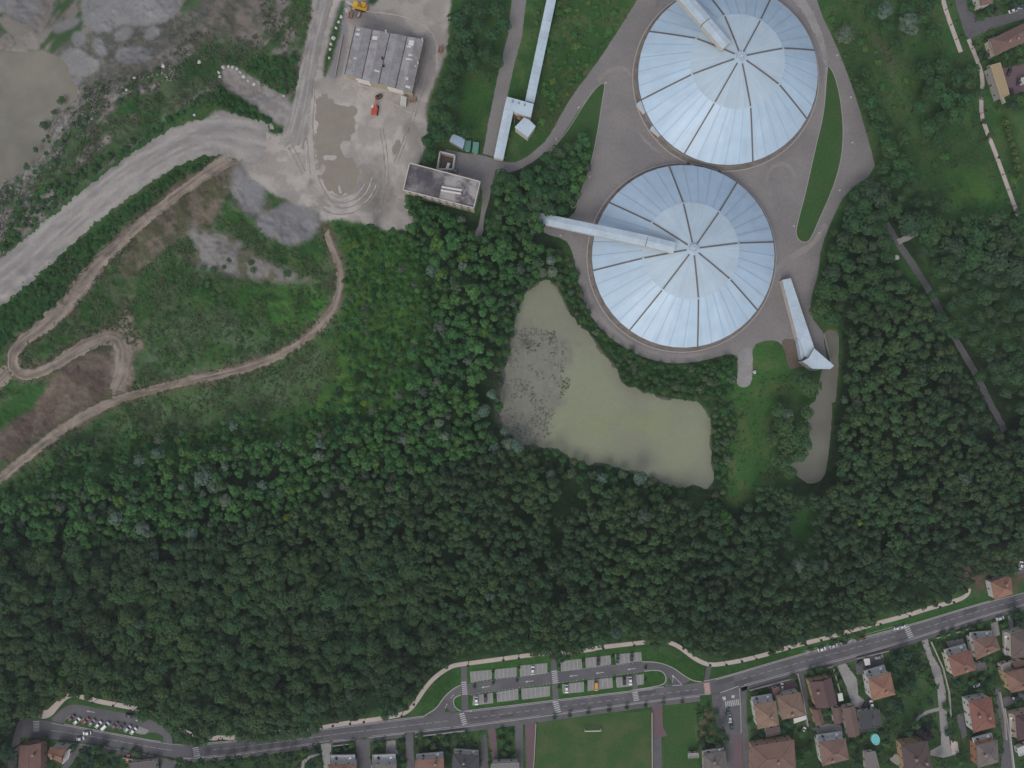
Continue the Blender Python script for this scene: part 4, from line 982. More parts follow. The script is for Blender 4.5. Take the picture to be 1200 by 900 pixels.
# reclaim shed right of the lower tank
cs = solid([(916.7,328),(926.7,326),(954.5,408),(948,419),(943.5,418),(936.5,396.5),(934.6,396.6)], 4.5)
c = cen(cs); root = empty('reclaim_shed', (c[0], c[1], 0)); tag(root, 'long narrow white reclaim shed on the asphalt to the right of the lower tank', 'shed')
flat_block(root, cs, 4.5, 'gallery_wall', 'gallery_roof', c=c, ov=.15)
e2 = solid([(954.3,408.4),(977.5,428.5),(973,432.5),(952,432),(941,423.5),(948,419.4)], 7.2)
MB().prism(inset(local(e2, c), .2), 0, 6.9).build('head_house', M['gallery_wall'], root); MB().prism(local(e2, c), 6.9, 7.2).build('head_roof', M['gallery_roof'], root)
for i in range(1, 12):
    a = lerp((917.5,330.2), (935.5,395.5), i / 12); b2 = lerp((927.3,328), (953.5,405.5), i / 12)
    A = W(a[0], a[1], 4.5); B = W(b2[0], b2[1], 4.5)
    MB().bar((A.x - c[0], A.y - c[1], 4.53), (B.x - c[0], B.y - c[1], 4.53), .12, .1).build('roof_joint', M['rib'], root)
lp = solid([(934.8,396.8),(940,396),(943.5,418.3),(939,421.5)], 3.4)
MB().prism(local(lp, c), 0, 3.4).build('lean_to', M['gallery_roof'], root)
occupy([(914,326),(929,324),(957,408),(980,430),(974,436),(938,426)])
pt = MB(); a = W(967, 384, 0); 
# manhole-like light marks on the apron are low bollards
for i, (x, y) in enumerate([(710,97),(678,126),(652,163),(981,65),(997,114),(999,167),(960,273),(930,265),(657,276),(683,358),(984,223),(691,207)]):
    p = W(x, y, 0); b_ = MB(); b_.tube((0, 0, 0), (0, 0, .9), .28, .22, 10); b_.box((0, 0, .06), (1.1, .7, .12), i * .7)
    o = b_.build('bollard', M['paint']); o.location = (p.x, p.y, .02)
    names = ['at the tip of the western grass island', 'halfway down the narrow curved road', 'where the narrow road meets the path from the transfer building', 'at the top of the road right of the upper tank', 'on the eastern road beside the middle of the grass island', 'on the eastern road near the wide asphalt corner', 'at the lower tip of the eastern grass island', 'left of the eastern grass island tip', 'under the conveyor gallery by the pond trees', 'on the pond side of the lower tank ring road', 'on the asphalt at the lower end of the eastern road', 'on the lower edge of the western grass island']
    tag(o, 'white bollard ' + names[i], 'bollard', 'white bollards round the tanks')

# ------------------------------------------------------------------ workshop in the yard
ws = [(416.4,31),(497.3,46.7),(483.3,108.9),(404,87)]
h = 6.5
wp = [W(x, y, h) for x, y in ws]; c = cen([(p.x, p.y) for p in wp])
root = empty('workshop', (c[0], c[1], 0)); tag(root, 'grey workshop with ridged roof and scattered skylights in the gravel yard', 'building')
wl = [(p.x - c[0], p.y - c[1]) for p in wp]
MB().prism(ccw(inset(wl, .4)), 0, h - .2).build('wall', M['wall'], root).color = rgba((.36, .31, .23))
Aq, Bq, Cq, Dq = [Vector((p[0], p[1], 0)) for p in wl]      # A-B north edge, D-C south edge
def onroof(u, v): return (Aq.lerp(Bq, u)).lerp(Dq.lerp(Cq, u), v)
NB = 8
zs = [h, h + .9] 
rnd = random.Random(5)
for i in range(NB):
    u0, u1 = i / NB, (i + 1) / NB
    z0, z1 = (h, h + .45) if i % 2 == 0 else (h + .45, h)
    r = MB()
    r.add([onroof(u0 + .004, 0) + Vector((0, 0, z0)), onroof(u1 - .004, 0) + Vector((0, 0, z1)), onroof(u1 - .004, 1) + Vector((0, 0, z1)), onroof(u0 + .004, 1) + Vector((0, 0, z0)),
           onroof(u0 + .004, 0) + Vector((0, 0, h - .2)), onroof(u1 - .004, 0) + Vector((0, 0, h - .2)), onroof(u1 - .004, 1) + Vector((0, 0, h - .2)), onroof(u0 + .004, 1) + Vector((0, 0, h - .2))],
          [(3, 2, 1, 0), (0, 1, 5, 4), (2, 3, 7, 6), (1, 2, 6, 5), (3, 0, 4, 7)])
    g_ = [.31, .27, .33, .285, .30, .27, .32, .265][i]
    r.build('roof', M['roof_tile'], root).color = rgba((g_, g_ * .97, g_ * .98))
for i in range(NB + 1):
    e = MB(); u = i / NB; z = h + (.46 if i % 2 else .02)
    e.bar(onroof(u, 0) + Vector((0, 0, z + .05)), onroof(u, 1) + Vector((0, 0, z + .05)), .3, .15); e.build('roof_ridge' if i % 2 else 'roof_valley', M['steel'] if i % 2 else M['dark'], root)
for u, v, du, dv, br in ((.055,.04,.05,.03,1),(.06,.13,.055,.045,1),(.06,.2,.05,.02,0),(.09,.5,.09,.025,0),(.09,.56,.09,.02,0),(.1,.63,.05,.02,1),(.11,.88,.04,.04,0),(.31,.12,.07,.07,1),(.33,.2,.07,.03,0),(.3,.38,.05,.02,0),(.35,.92,.05,.03,0),(.44,.1,.06,.04,0),(.42,.3,.06,.02,0),(.44,.76,.07,.03,1),(.83,.06,.075,.1,1),(.81,.17,.07,.03,1),(.86,.32,.06,.03,1),(.85,.4,.09,.03,1),(.88,.75,.04,.05,1),(.92,.9,.07,.04,1),(.7,.1,.03,.02,0),(.25,.22,.03,.02,0),(.96,.5,.02,.02,1)):
    i = min(NB - 1, int(u * NB)); f = u * NB - i
    def zz(uu):
        j = min(NB - 1, int(uu * NB)); ff = uu * NB - j
        return h + .45 * (ff if j % 2 == 0 else 1 - ff) + .06
    u0, u1 = u - du / 2, u + du / 2
    s = MB(); q = [onroof(u0, v), onroof(u1, v), onroof(u1, v + dv), onroof(u0, v + dv)]
    q = [p + Vector((0, 0, zz(uu) + .1)) for p, uu in zip(q, (u0, u1, u1, u0))]
    s.add(q + [p - Vector((0, 0, .25)) for p in q], [(3, 2, 1, 0), (0, 1, 5, 4), (1, 2, 6, 5), (2, 3, 7, 6), (3, 0, 4, 7)])
    s.build('skylight', M['wall_white'] if br else M['paver'], root)
for u, v in ((.48,.52),(.52,.66),(.98,.02),(.45,0.0),(.99,.45)):
    q = onroof(u, v); MB().tube((q.x, q.y, h), (q.x, q.y, h + 2.2), .45, .4, 10).build('vent', M['dark'] if v > .5 else M['pale_stone'], root)
dD, dC = Vector((inset(wl, .4)[0])), None
for u0, u1 in ((.16, .36), (.62, .86)):
    a = Dq.lerp(Cq, u0); b_ = Dq.lerp(Cq, u1); d_ = (b_ - a).normalized(); nn = Vector((d_.y, -d_.x, 0))
    if nn.dot(a) < 0: nn = -nn
    g_ = MB(); o_ = nn * -.25
    g_.bar(a + o_ + Vector((0, 0, 2.4)), b_ + o_ + Vector((0, 0, 2.4)), .3, 4.6); dr = g_.build('roller_door', M['wall_white'], root)
    MB().bar(a + nn * .1 + Vector((0, 0, 4.9)), b_ + nn * .1 + Vector((0, 0, 4.9)), 1.2, .2).build('door_canopy', M['wall_white'], dr)
occupy(ws)
# concrete strip and wall left of the workshop
o = MB(); a = W(402, 42, 0); b_ = W(393, 90, 0); o.bar((a.x, a.y, .4), (b_.x, b_.y, .4), .5, .8); tag(o.build('low_wall', M['rock']), 'low dark wall along the left side of the grey workshop', 'wall')

def container(name, label, cat, q, h, rc, wc, group=None, gable=0):
    pts = solid(q, h); c = cen(pts); root = empty(name, (c[0], c[1], 0)); tag(root, label, cat, group)
    flat_block(root, pts, h, 'wall', 'roof_plain', wc, rc, c=c, ov=.08)
    p = [Vector((x, y, 0)) for x, y in local(pts, c)]
    a, b_ = p[0], p[1]
    mid = a.lerp(b_, .5); d_ = (b_ - a).normalized(); nn = Vector((d_.y, -d_.x, 0))
    MB().bar(mid - d_ * .7 + Vector((0, 0, 1.05)) - nn * .02, mid + d_ * .7 + Vector((0, 0, 1.05)) - nn * .02, .2, 2.0).build('door', M['frame'], root)
    for t in (.2, .4, .6, .8):
        u, v = p[0].lerp(p[1], t), p[3].lerp(p[2], t)
        MB().bar(u + Vector((0, 0, h + .04)), v + Vector((0, 0, h + .04)), .14, .1).build('roof_rib', M['roof_plain'], root).color = rgba([x * .8 for x in rc])
    occupy(q)
    return root
container('site_cabin', 'white site cabin beside the lower corner of the grey workshop', 'cabin', [(470,112),(476.5,113.5),(475.5,124),(469,122.5)], 2.8, (.55, .53, .48), (.5, .48, .44))
container('shed', 'shed with a pale blue roof above the green containers', 'shed', [(526.5,165),(530.5,156.7),(545.2,162.7),(542.5,174.2)], 4, (.36, .46, .58), (.28, .22, .18))
container('container', 'left of the two green containers next to the blue roofed shed', 'container', [(544.7,164.5),(552,164.8),(551,176.3),(544,175.6)], 2.7, (.10, .24, .19), (.08, .19, .15), 'green containers by the blue shed')
container('container', 'right of the two green containers next to the blue roofed shed', 'container', [(554.5,166),(561.3,166.8),(560,180),(553.2,178.5)], 2.7, (.13, .29, .23), (.08, .19, .15), 'green containers by the blue shed')

# mill building
mq = [(480.2,191.2),(562.7,213),(555.2,243.7),(472.7,222.7)]
h = 12
pts = [W(x, y, h) for x, y in mq]; c = cen([(p.x, p.y) for p in pts]); root = empty('mill_building', (c[0], c[1], 0)); tag(root, 'old mill building with a stained flat roof, left half blackened', 'building')
lp = [(p.x - c[0], p.y - c[1]) for p in pts]
MB().prism(ccw(inset(lp, .3)), 0, h - .4).build('wall', M['wall'], root).color = rgba((.46, .41, .33))
Aq, Bq, Cq, Dq = [Vector((p[0], p[1], 0)) for p in lp]
def mroof():
    m, nt, b = new_mat('stained_roof'); N = nt.nodes; L = nt.links
    g = N.new('ShaderNodeNewGeometry'); n = N.new('ShaderNodeTexNoise'); n.inputs['Scale'].default_value = .11; n.inputs['Detail'].default_value = 6; n.inputs['Roughness'].default_value = .6
    L.new(g.outputs['Position'], n.inputs['Vector'])
    r = N.new('ShaderNodeValToRGB'); e = r.color_ramp.elements; e[0].position = .40; e[0].color = (.085, .075, .085, 1); e[1].position = .53; e[1].color = (.34, .32, .305, 1)
    L.new(n.outputs[0], r.inputs[0]); L.new(r.outputs[0], b.inputs['Base Color']); b.inputs['Roughness'].default_value = .9
    return m
M['stained_roof'] = mroof()
for u0, u1, mt, dz in ((0, .5, 'dark_roof', 0), (.5, 1, 'stained_roof', -.6)):
    if mt == 'dark_roof': mk('dark_roof', (.085, .078, .085), var=.3, scale=.6, c2=(.30, .28, .265), scale2=.065, amt2=.95)
    q = [Aq.lerp(Bq, u0), Aq.lerp(Bq, u1), Dq.lerp(Cq, u1), Dq.lerp(Cq, u0)]
    q = ccw([(p.x, p.y) for p in q])
    MB().prism(q, h - .4, h + dz * .4).build('roof', M[mt], root)
for a, b_ in ((Aq, Bq), (Bq, Cq), (Cq, Dq), (Dq, Aq)):
    MB().bar(a + Vector((0, 0, h + .25)), b_ + Vector((0, 0, h + .25)), .45, .5).build('parapet', M['pale_stone'], root)
mid0 = (Aq.lerp(Bq, .5)).lerp(Dq.lerp(Cq, .5), .62); mid1 = (Aq.lerp(Bq, .78)).lerp(Dq.lerp(Cq, .78), .56)
for k in range(2):
    d = Vector((.4 * k, 1.7 * k - .8, 0)); MB().bar(mid0 + d + Vector((0, 0, h + .4)), mid1 + d + Vector((0, 0, h + .4)), .8, 1.0).build('ridge_vent', M['wall_white'], root)
sd = (Cq - Dq).normalized(); nn = Vector((sd.y, -sd.x, 0))
for zf in (2.5, 6.0, 9.4):
    for t in np.linspace(.08, .92, 9):
        p = Dq.lerp(Cq, float(t)) - nn * .3
        w_ = MB(); w_.bar(p - sd * .8 + Vector((0, 0, zf)), p + sd * .8 + Vector((0, 0, zf)), .14, 1.5); fr = w_.build('window', M['frame'], root)
        MB().bar(p - sd * .68 + nn * .03 + Vector((0, 0, zf)), p + sd * .68 + nn * .03 + Vector((0, 0, zf)), .14, 1.25).build('pane', M['glass'], fr)
occupy(mq); occupy([(472,222),(556,243),(557,256),(470,228)])
# roofless ruin
rq = [(515.5,177.5),(533,182),(530.5,198),(512,198)]
rp = solid(rq, 4); c = cen(rp); root = empty('ruin', (c[0], c[1], 0)); tag(root, 'roofless walled ruin behind the old mill building', 'ruin')
lp = local(rp, c)
for i in range(4):
    a, b_ = lp[i], lp[(i + 1) % 4]; MB().bar((a[0], a[1], 2), (b_[0], b_[1], 2), .7, 4).build('wall', M['pale_stone'], root)
MB().prism(ccw([(x * .9, y * .9) for x, y in lp]), 0, .08).build('floor_slab', M['soil'], root)
occupy(rq)

# ------------------------------------------------------------------ houses
def house(name, label, q, h, roof=(.30, .16, .11), wall=(.55, .52, .47), kind='hip', rise=2.4, chim=1, group='houses south of the road', sunny=None, balcony=None, cat='house', seed=0):
    """q: roof outline seen from above at eave height h"""
    if h > 5.5: h *= .80
    roof = [x * y_ + .008 for x, y_ in zip(roof, (.76, .72, .66))]; m_ = sum(roof) / 3; roof = [x * .86 + m_ * .14 for x in roof]
    pts = solid(q, h); c = cen(pts); root = empty(name, (c[0], c[1], 0)); tag(root, label, cat, group)
    r = random.Random(seed or int(q[0][0] * 7 + q[0][1]))
    p = local(pts, c)
    e = [math.hypot(p[(i + 1) % 4][0] - p[i][0], p[(i + 1) % 4][1] - p[i][1]) for i in range(4)]
    if e[0] + e[2] < e[1] + e[3]: p = p[1:] + p[:1]; e = e[1:] + e[:1]
    V = [Vector((x, y, 0)) for x, y in p]
    wq = inset(p, .55); WV = [Vector((x, y, 0)) for x, y in wq]
    MB().prism(wq, 0, h - .05).build('wall', M['wall'], root).color = rgba(wall)
    long_ = (e[0] + e[2]) / 2; short = (e[1] + e[3]) / 2
    up = Vector((0, 0, 1)); z = up * h
    if kind == 'flat':
        MB().prism(p, h, h + .25).build('roof', M['roof_plain'], root).color = rgba(roof)
        for i in range(4):
            MB().bar(V[i] + up * (h + .4), V[(i + 1) % 4] + up * (h + .4), .3, .35).build('parapet', M['roof_plain'], root).color = rgba([min(.8, x * 1.35) for x in roof])
        rt = 0
    else:
        m1 = V[1].lerp(V[2], .5); m0 = V[3].lerp(V[0], .5); ax = (m1 - m0).normalized()
        cut = short * .5 if kind == 'hip' else 0
        cut = min(cut, long_ * .46)
        R0 = m0 + ax * cut + z + up * rise; R1 = m1 - ax * cut + z + up * rise
        E = [v + z for v in V]
        faces = [(E[0], E[1], R1, R0), (E[2], E[3], R0, R1)]
        if kind == 'hip': faces += [(E[1], E[2], R1), (E[3], E[0], R0)]
        rf = MB()
        for f in faces: rf.add(list(f), [tuple(range(len(f)))])
        if kind == 'gable':
            for a, b_, t in ((1, 2, R1), (3, 0, R0)): rf.add([WV[a] + z, WV[b_] + z, Vector((t.x, t.y, t.z - .1))], [(0, 1, 2)])
        rf.add([v + up * (-.18) for v in E], [(3, 2, 1, 0)])
        for i in range(4): rf.add([E[i], E[(i + 1) % 4], E[(i + 1) % 4] - up * .18, E[i] - up * .18], [(3, 2, 1, 0)])
        ro = rf.build('roof', M['roof_tile'], root); ro.color = rgba(roof)
        rl = MB()
        rl.bar(R0 + up * .06, R1 + up * .06, .32, .22)
        if kind == 'hip':
            for i, t in ((0, R0), (3, R0), (1, R1), (2, R1)): rl.bar(E[i] + up * .06, t + up * .06, .28, .2)
        rl.build('ridge_tiles', M['roof_tile'], ro).color = rgba([min(.7, x * 1.25) for x in roof])
        for k in range(chim):
            t = r.uniform(.25, .75); s = r.uniform(.25, .6)
            base = R0.lerp(R1, t).lerp((E[0].lerp(E[1], t)) if r.random() < .5 else (E[3].lerp(E[2], t)), s)
            b_ = MB(); b_.box((base.x, base.y, base.z + .5), (.9, .9, 1.8)); b_.box((base.x, base.y, base.z + 1.5), (1.15, 1.15, .2))
            b_.build('chimney', M['wall'], ro).color = rgba((.32, .22, .17))
    for i in range(4):
        a, b_ = WV[i], WV[(i + 1) % 4]; L = (b_ - a).length
        d_ = (b_ - a).normalized(); n_ = Vector((d_.y, -d_.x, 0))
        nw = max(1, int(L / 4.6))
        for lvl in range(max(1, int(h / 2.9))):
            zf = 1.55 + lvl * 2.8
            if zf + .75 > h: continue
            for k in range(nw):
                pos = a.lerp(b_, (k + .5) / nw) + up * zf
                if lvl == 0 and k == nw // 2 and i in (0, 2):
                    dr = MB().bar(pos - d_ * .5 - up * .5, pos + d_ * .5 - up * .5, .12, 2.1).build('door', M['roof_tile'], root); dr.color = rgba((.16, .09, .05)); continue
                fr = MB().bar(pos - d_ * .55, pos + d_ * .55, .12, 1.25).build('window', M['frame'], root)
                MB().bar(pos - d_ * .4 + n_ * .03, pos + d_ * .4 + n_ * .03, .12, .95).build('pane', M['glass'], fr)
    if balcony is not None:
        # the eave edge that faces the given compass direction gets a terrace
        best = max(range(4), key=lambda i: ((V[i] + V[(i + 1) % 4]) / 2).normalized().dot(Vector((balcony[0], balcony[1], 0)).normalized()))
        a, b_ = WV[best], WV[(best + 1) % 4]; d_ = (b_ - a).normalized(); n_ = Vector((d_.y, -d_.x, 0)); dp = balcony[2]
        for lvl in range(1, max(2, int(h / 2.9))):
            zf = lvl * 2.9 if h > 4 else 2.4
            bo = MB().prism(ccw([((a + n_ * .03).x, (a + n_ * .03).y), ((b_ + n_ * .03).x, (b_ + n_ * .03).y), ((b_ + n_ * dp).x, (b_ + n_ * dp).y), ((a + n_ * dp).x, (a + n_ * dp).y)]), zf - .2, zf).build('balcony', M['wall'], root); bo.color = rgba((.5, .5, .5))
            rr = MB(); rr.bar(a + n_ * dp + up * (zf + .5), b_ + n_ * dp + up * (zf + .5), .12, 1.0); rr.bar(a + n_ * .1 + up * (zf + .5), a + n_ * dp + up * (zf + .5), .12, 1.0); rr.bar(b_ + n_ * .1 + up * (zf + .5), b_ + n_ * dp + up * (zf + .5), .12, 1.0)
            rr.build('railing', M['wall'], bo).color = rgba((.6, .58, .55))
            for t in (.2, .75):
                q_ = a.lerp(b_, t) + n_ * (dp * .55); MB().box((q_.x, q_.y, zf + .35), (1.3, .8, .7), t * 3).build('balcony_furniture', M['wall'] if t < .5 else M['dark'], bo)
    gp = [(600 + (x + c[0]) / S, 450 - (y + c[1]) / S) for x, y in p]
    occupy(gp); occupy(q)
    return root
OR = (.37, .185, .12); TAN = (.36, .235, .16); BR = (.265, .16, .125); DK = (.125, .09, .085); MAR = (.15, .085, .09); RED = (.31, .115, .08); GR = (.20, .19, .195); SL = (.075, .08, .095)
CREAM = (.58, .54, .47); WHT = (.64, .62, .58); YEL = (.46, .33, .18)
N_ = (0, 1, 2.6); NW = (-.3, 1, 2.4)
house('house', 'tan hipped house at the corner of the red paved side road', [(883,825.6),(909,821.3),(913.3,849.4),(888,854.5)], 8.8, TAN, WHT, balcony=N_)
house('house', 'brown hipped house right beside the tan corner house', [(910.4,816.2),(937.9,811),(945,837.9),(916.2,843.6)], 7.5, (.30, .195, .145), CREAM)
house('house', 'maroon gabled house with a yellow side wall south of the road', [(948,799),(974,793.8),(981.2,824.9),(956.6,830)], 7.5, MAR, YEL, 'gable', 2.2)
house('outbuilding', 'small maroon wing right below the maroon gabled house', [(951,831.6),(961,830),(966,846.5),(956,851)], 4, (.22, .12, .105), YEL, 'gable', 1.0, 0, cat='outbuilding')
house('outbuilding', 'small brown roof between the green court and the long brown garage', [(975.4,829.5),(985.3,828),(988,846.5),(977.6,848.7)], 3.5, (.19, .12, .115), CREAM, 'gable', .9, 0, cat='outbuilding')
house('garage', 'long brown garage roof left of the two dark flat roofs', [(986.8,829.5),(1001.7,826),(1008,861),(994,863.9)], 4, (.205, .135, .12), CREAM, 'gable', 1.2, 0, cat='garage')
house('garage', 'wide dark slate flat roof beside the long brown garage', [(1006,834.5),(1019.7,831),(1024,853.8),(1009,857.4)], 3.4, SL, CREAM, 'flat', cat='garage', chim=0)
house('garage', 'narrow dark slate flat roof above the round pool', [(1022.5,832),(1029.8,831),(1032.7,850.9),(1025.5,852.3)], 3.2, (.085, .09, .10), CREAM, 'flat', cat='garage', chim=0)
house('house', 'orange hipped house with a bright white wall beside the long concrete court', [(1017.5,795.3),(1043.5,787.3),(1049.3,814),(1021.9,821.3)], 9.2, (.41, .21, .13), WHT, balcony=(-.2, 1, 2.8))
house('house', 'brown hipped house on the frame edge below the concrete yard', [(959,869.6),(990.8,865.3),(995.2,889.9),(963.9,897.8)], 8, (.29, .175, .14), WHT, balcony=N_)
house('house', 'brown roofed house with a grey flat part at the frame edge by the red road', [(881,874.5),(930.6,866.7),(933,901),(881,907)], 7.5, (.26, .15, .12), (.42, .28, .19), 'hip', 1.6)
house('house', 'dark brown house behind the round dark tree, at the frame edge', [(1056,873),(1087,868),(1092.6,905),(1061,909)], 8, (.125, .085, .085), YEL, 'hip', 2.2, 2)
house('shed', 'grey flat shed below the round pool', [(1013,881.5),(1025,880),(1030,900),(1014,903)], 3, (.23, .21, .215), CREAM, 'flat', cat='shed', chim=0)
house('house', 'red orange hipped house with a cream wall by the curved drive', [(1111,769),(1137.5,761.5),(1144,785),(1117.5,793.5)], 8.2, (.33, .15, .11), (.62, .57, .47), balcony=(-.2, 1, 2.6))
house('house', 'brown orange house north of the red hipped one, pale terrace along the top', [(1140,748),(1167,745.5),(1172.5,761),(1144,773.5)], 7.8, (.30, .175, .13), WHT, 'hip', 2.0, balcony=(-.2, 1, 2.4))
house('house', 'big grey brown house with pale wall at the right frame edge', [(1184.6,743),(1212,736.5),(1213,769),(1185.5,772)], 9, (.17, .13, .12), (.6, .56, .46), 'hip', 1.6, balcony=(-1, 0, 1.2))
house('house', 'orange brown house below the grey brown one at the right frame edge', [(1178,789),(1210,781),(1213,806),(1185,812)], 8, (.32, .17, .125), YEL)
house('house', 'large red hipped house with cross hips beside the narrow lane', [(1135,821.7),(1161.7,816.7),(1167.2,851.7),(1140.6,858.9)], 8, (.32, .125, .09), WHT, chim=2)
house('house', 'grey hipped house with an orange side wall at the frame bottom', [(1144.4,873.3),(1168.9,866.7),(1170.5,893),(1146,900)], 8, (.22, .20, .195), (.45, .22, .12), balcony=N_)
house('house', 'dark maroon house with tan balconies at the right frame edge', [(1190,839),(1212,834),(1213,864),(1192,868)], 8.5, (.11, .06, .075), (.56, .42, .31), balcony=(-1, 0, 1.3))
house('garage', 'white flat roof at the right frame edge below the maroon house', [(1191.7,876.7),(1210,869),(1211,879),(1193.5,885.5)], 3.2, (.62, .65, .68), WHT, 'flat', cat='garage', chim=0)
house('outbuilding', 'grey flat annex right behind the red orange hipped house', [(1141.5,777.5),(1153.5,776),(1155,783),(1146,785.5)], 3, (.15, .13, .14), CREAM, 'flat', cat='outbuilding', chim=0)
house('outbuilding', 'brown outbuilding tucked above the orange brown frame edge house', [(1186,777),(1200,773),(1202,781),(1189,785)], 4, (.22, .14, .12), CREAM, 'gable', .9, 0, cat='outbuilding')
house('outbuilding', 'pale concrete annex left of the orange brown frame edge house', [(1172.5,779),(1183,775),(1183,786),(1175,789)], 3.4, (.33, .29, .28), CREAM, 'flat', cat='outbuilding', chim=0)
house('house', 'orange pyramid roofed house on the wooded side of the road', [(1161,682),(1184.4,673.3),(1187,696),(1165.6,703.3)], 6.5, (.40, .20, .135), WHT, group='houses by the wood')
house('house', 'brown red roofed house at the west end of the road', [(23,873),(48,870.6),(48,906),(21,906)], 7, (.23, .125, .105), (.32, .2, .15), 'gable', 1.2, group='houses at the west end')
house('house', 'small orange house with a white lean-to near the west end of the road', [(58.7,875),(77.5,877.5),(72,894.4),(57,887.5)], 5.5, (.33, .165, .105), CREAM, 'gable', 1.4, group='houses at the west end')
house('outbuilding', 'white lean-to roof against the small orange house', [(78,881),(83,877),(81,888),(73.5,895)], 3, (.55, .56, .58), WHT, 'flat', group='houses at the west end', cat='outbuilding', chim=0)
house('outbuilding', 'grey walled yard building beside the red parked car', [(152,894),(183,890.5),(184,906),(152,906)], 3, (.17, .155, .155), CREAM, 'flat', group='houses at the west end', cat='outbuilding', chim=0)
house('house', 'orange tiled house cut by the frame bottom, white terrace in front', [(384,896),(416,895.3),(417,918),(384,919)], 7.5, (.34, .175, .13), CREAM, balcony=(0, 1, 4.0))
house('house', 'pale grey roofed house cut by the frame bottom right of the double lane', [(434.7,896),(463.8,895),(465,918),(434,919)], 7.5, (.27, .255, .25), CREAM, 'hip', 1.4, balcony=(0, 1, 4.2))
house('house', 'salmon tiled house cut by the frame bottom, cluttered terrace in front', [(486.7,891),(520,888),(521,912),(485,914)], 7.5, (.38, .205, .155), CREAM, 'gable', 1.5, balcony=(0, 1, 2.2))
house('house', 'dark slate roofed house cut by the frame bottom, left of the drives', [(530.7,883),(561.3,885),(562,910),(529,909)], 7.5, (.085, .09, .11), CREAM, 'hip', 2, balcony=(0, 1, 1.5))
house('house', 'light grey flat roofed block at the frame bottom beside the lane', [(576,894.7),(608,893.3),(608,912),(574,913)], 6, (.25, .25, .26), CREAM, 'flat', chim=0)
house('house', 'grey roofed house at the frame bottom left of the red side road', [(824,884),(850,880),(854,905),(825,909)], 6, (.20, .185, .185), CREAM, 'hip', 1.8, balcony=(0, 1, 1.6))
house('shed', 'pale shed roof on the lawn edge beside the grey roofed house', [(806.4,882.6),(818,882),(818.7,887),(806.4,887.7)], 2.6, (.36, .35, .34), CREAM, 'flat', cat='shed', chim=0)
house('house', 'long brown roofed house in the top right corner', [(1161,46),(1204,25),(1208,46),(1166,65)], 7, (.235, .145, .125), (.5, .42, .33), 'hip', 2.0, 2, group='houses in the top right corner')
house('outbuilding', 'grey flat terrace roof at the left end of the long brown house', [(1157.5,47),(1164,44),(1170,62),(1164,65)], 3.6, (.26, .23, .21), CREAM, 'flat', group='houses in the top right corner', cat='outbuilding', chim=0)
house('warehouse', 'tan flat roofed warehouse beside the footpath in the top right', [(1160,77.3),(1171.3,74),(1182,110.7),(1172.7,116)], 5.5, (.47, .37, .21), (.36, .35, .33), 'flat', group='houses in the top right corner', cat='warehouse', chim=0)
house('house', 'brown roof cut by the top edge beside the curving road', [(1146,-10),(1166,-10),(1163,4),(1149,7)], 7, (.24, .16, .14), CREAM, 'hip', 1.5, group='houses in the top right corner')
house('shed', 'cream shed in the paved yard at the right frame edge', [(1196,92),(1208,89),(1210,97),(1198,99)], 3, (.55, .55, .47), CREAM, 'flat', group='houses in the top right corner', cat='shed', chim=0)
house('outbuilding', 'low terracotta annex on the north side of the brown hipped house', [(905,807),(912.5,804.5),(914,813),(907,815)], 3, (.22, .12, .11), CREAM, 'flat', cat='outbuilding', chim=0)
house('garage', 'dark grey lean-to behind the tan corner house', [(897,855),(913,850.5),(914,859),(898,863)], 3, (.14, .10, .115), CREAM, 'flat', cat='garage', chim=0)
# small single-mesh things in the gardens
def awning(label, q, h, cm):
    pts = solid(q, h); c = cen(pts); root = empty('awning', (c[0], c[1], 0)); tag(root, label, 'awning', 'white awnings in the gardens')
    lp = local(pts, c); MB().prism(lp, h - .12, h).build('canopy', M['wall_white'], root)
    for x, y in lp: MB().tube((x * .92, y * .92, 0), (x * .92, y * .92, h - .12), .07, .07, 6).build('post', M['steel'], root)
    occupy(q)
awning('white awning behind the brown hipped house', [(930,842.2),(944.4,838.6),(945,843),(930.6,848)], 2.6, 0)
awning('white cloth square north of the orange hipped house', [(1012,772),(1019,771.5),(1020,779),(1014,780)], 2.6, 0)
awning('pale shelter roof beside the long concrete court', [(981.5,813),(987,812),(988.5,821),(983,822)], 2.4, 0)
p = W(1024.8, 865.3, 0); root = empty('swimming_pool', (p.x, p.y, 0), .2); tag(root, 'round turquoise above ground pool below the dark flat roofs', 'pool'); 
b_ = MB()
for i in range(28):
    a0_, a1_ = 2 * math.pi * i / 28, 2 * math.pi * (i + 1) / 28
    E = lambda a, k: (2.15 * k * math.cos(a), 3.0 * k * math.sin(a))
    q0, q1, q2, q3 = E(a0_, .88), E(a1_, .88), E(a1_, 1), E(a0_, 1)
    b_.add([(*q0, 1.2), (*q1, 1.2), (*q2, 1.2), (*q3, 1.2), (*q2, 0), (*q3, 0), (*q0, .9), (*q1, .9)], [(0, 3, 2, 1), (3, 5, 4, 2), (0, 1, 7, 6)])
b_.build('pool_wall', M['wall'], root).color = rgba((.30, .62, .62))
MB().prism([(2.15 * .89 * math.cos(2 * math.pi * i / 28), 3.0 * .89 * math.sin(2 * math.pi * i / 28)) for i in range(28)], .2, 1.0).build('pool_water', M['pool'], root)
MB().bar((0, 3.1, 0), (0, 2.6, 1.6), .5, .1).build('ladder', M['steel'], root)
occupy([(1018,859),(1032,859),(1032,872),(1018,872)])
p = W(694.5, 855, 0); root = empty('football_goal', (p.x, p.y, 0), math.radians(1.5)); tag(root, 'white football goal standing on the green sports field', 'goal')
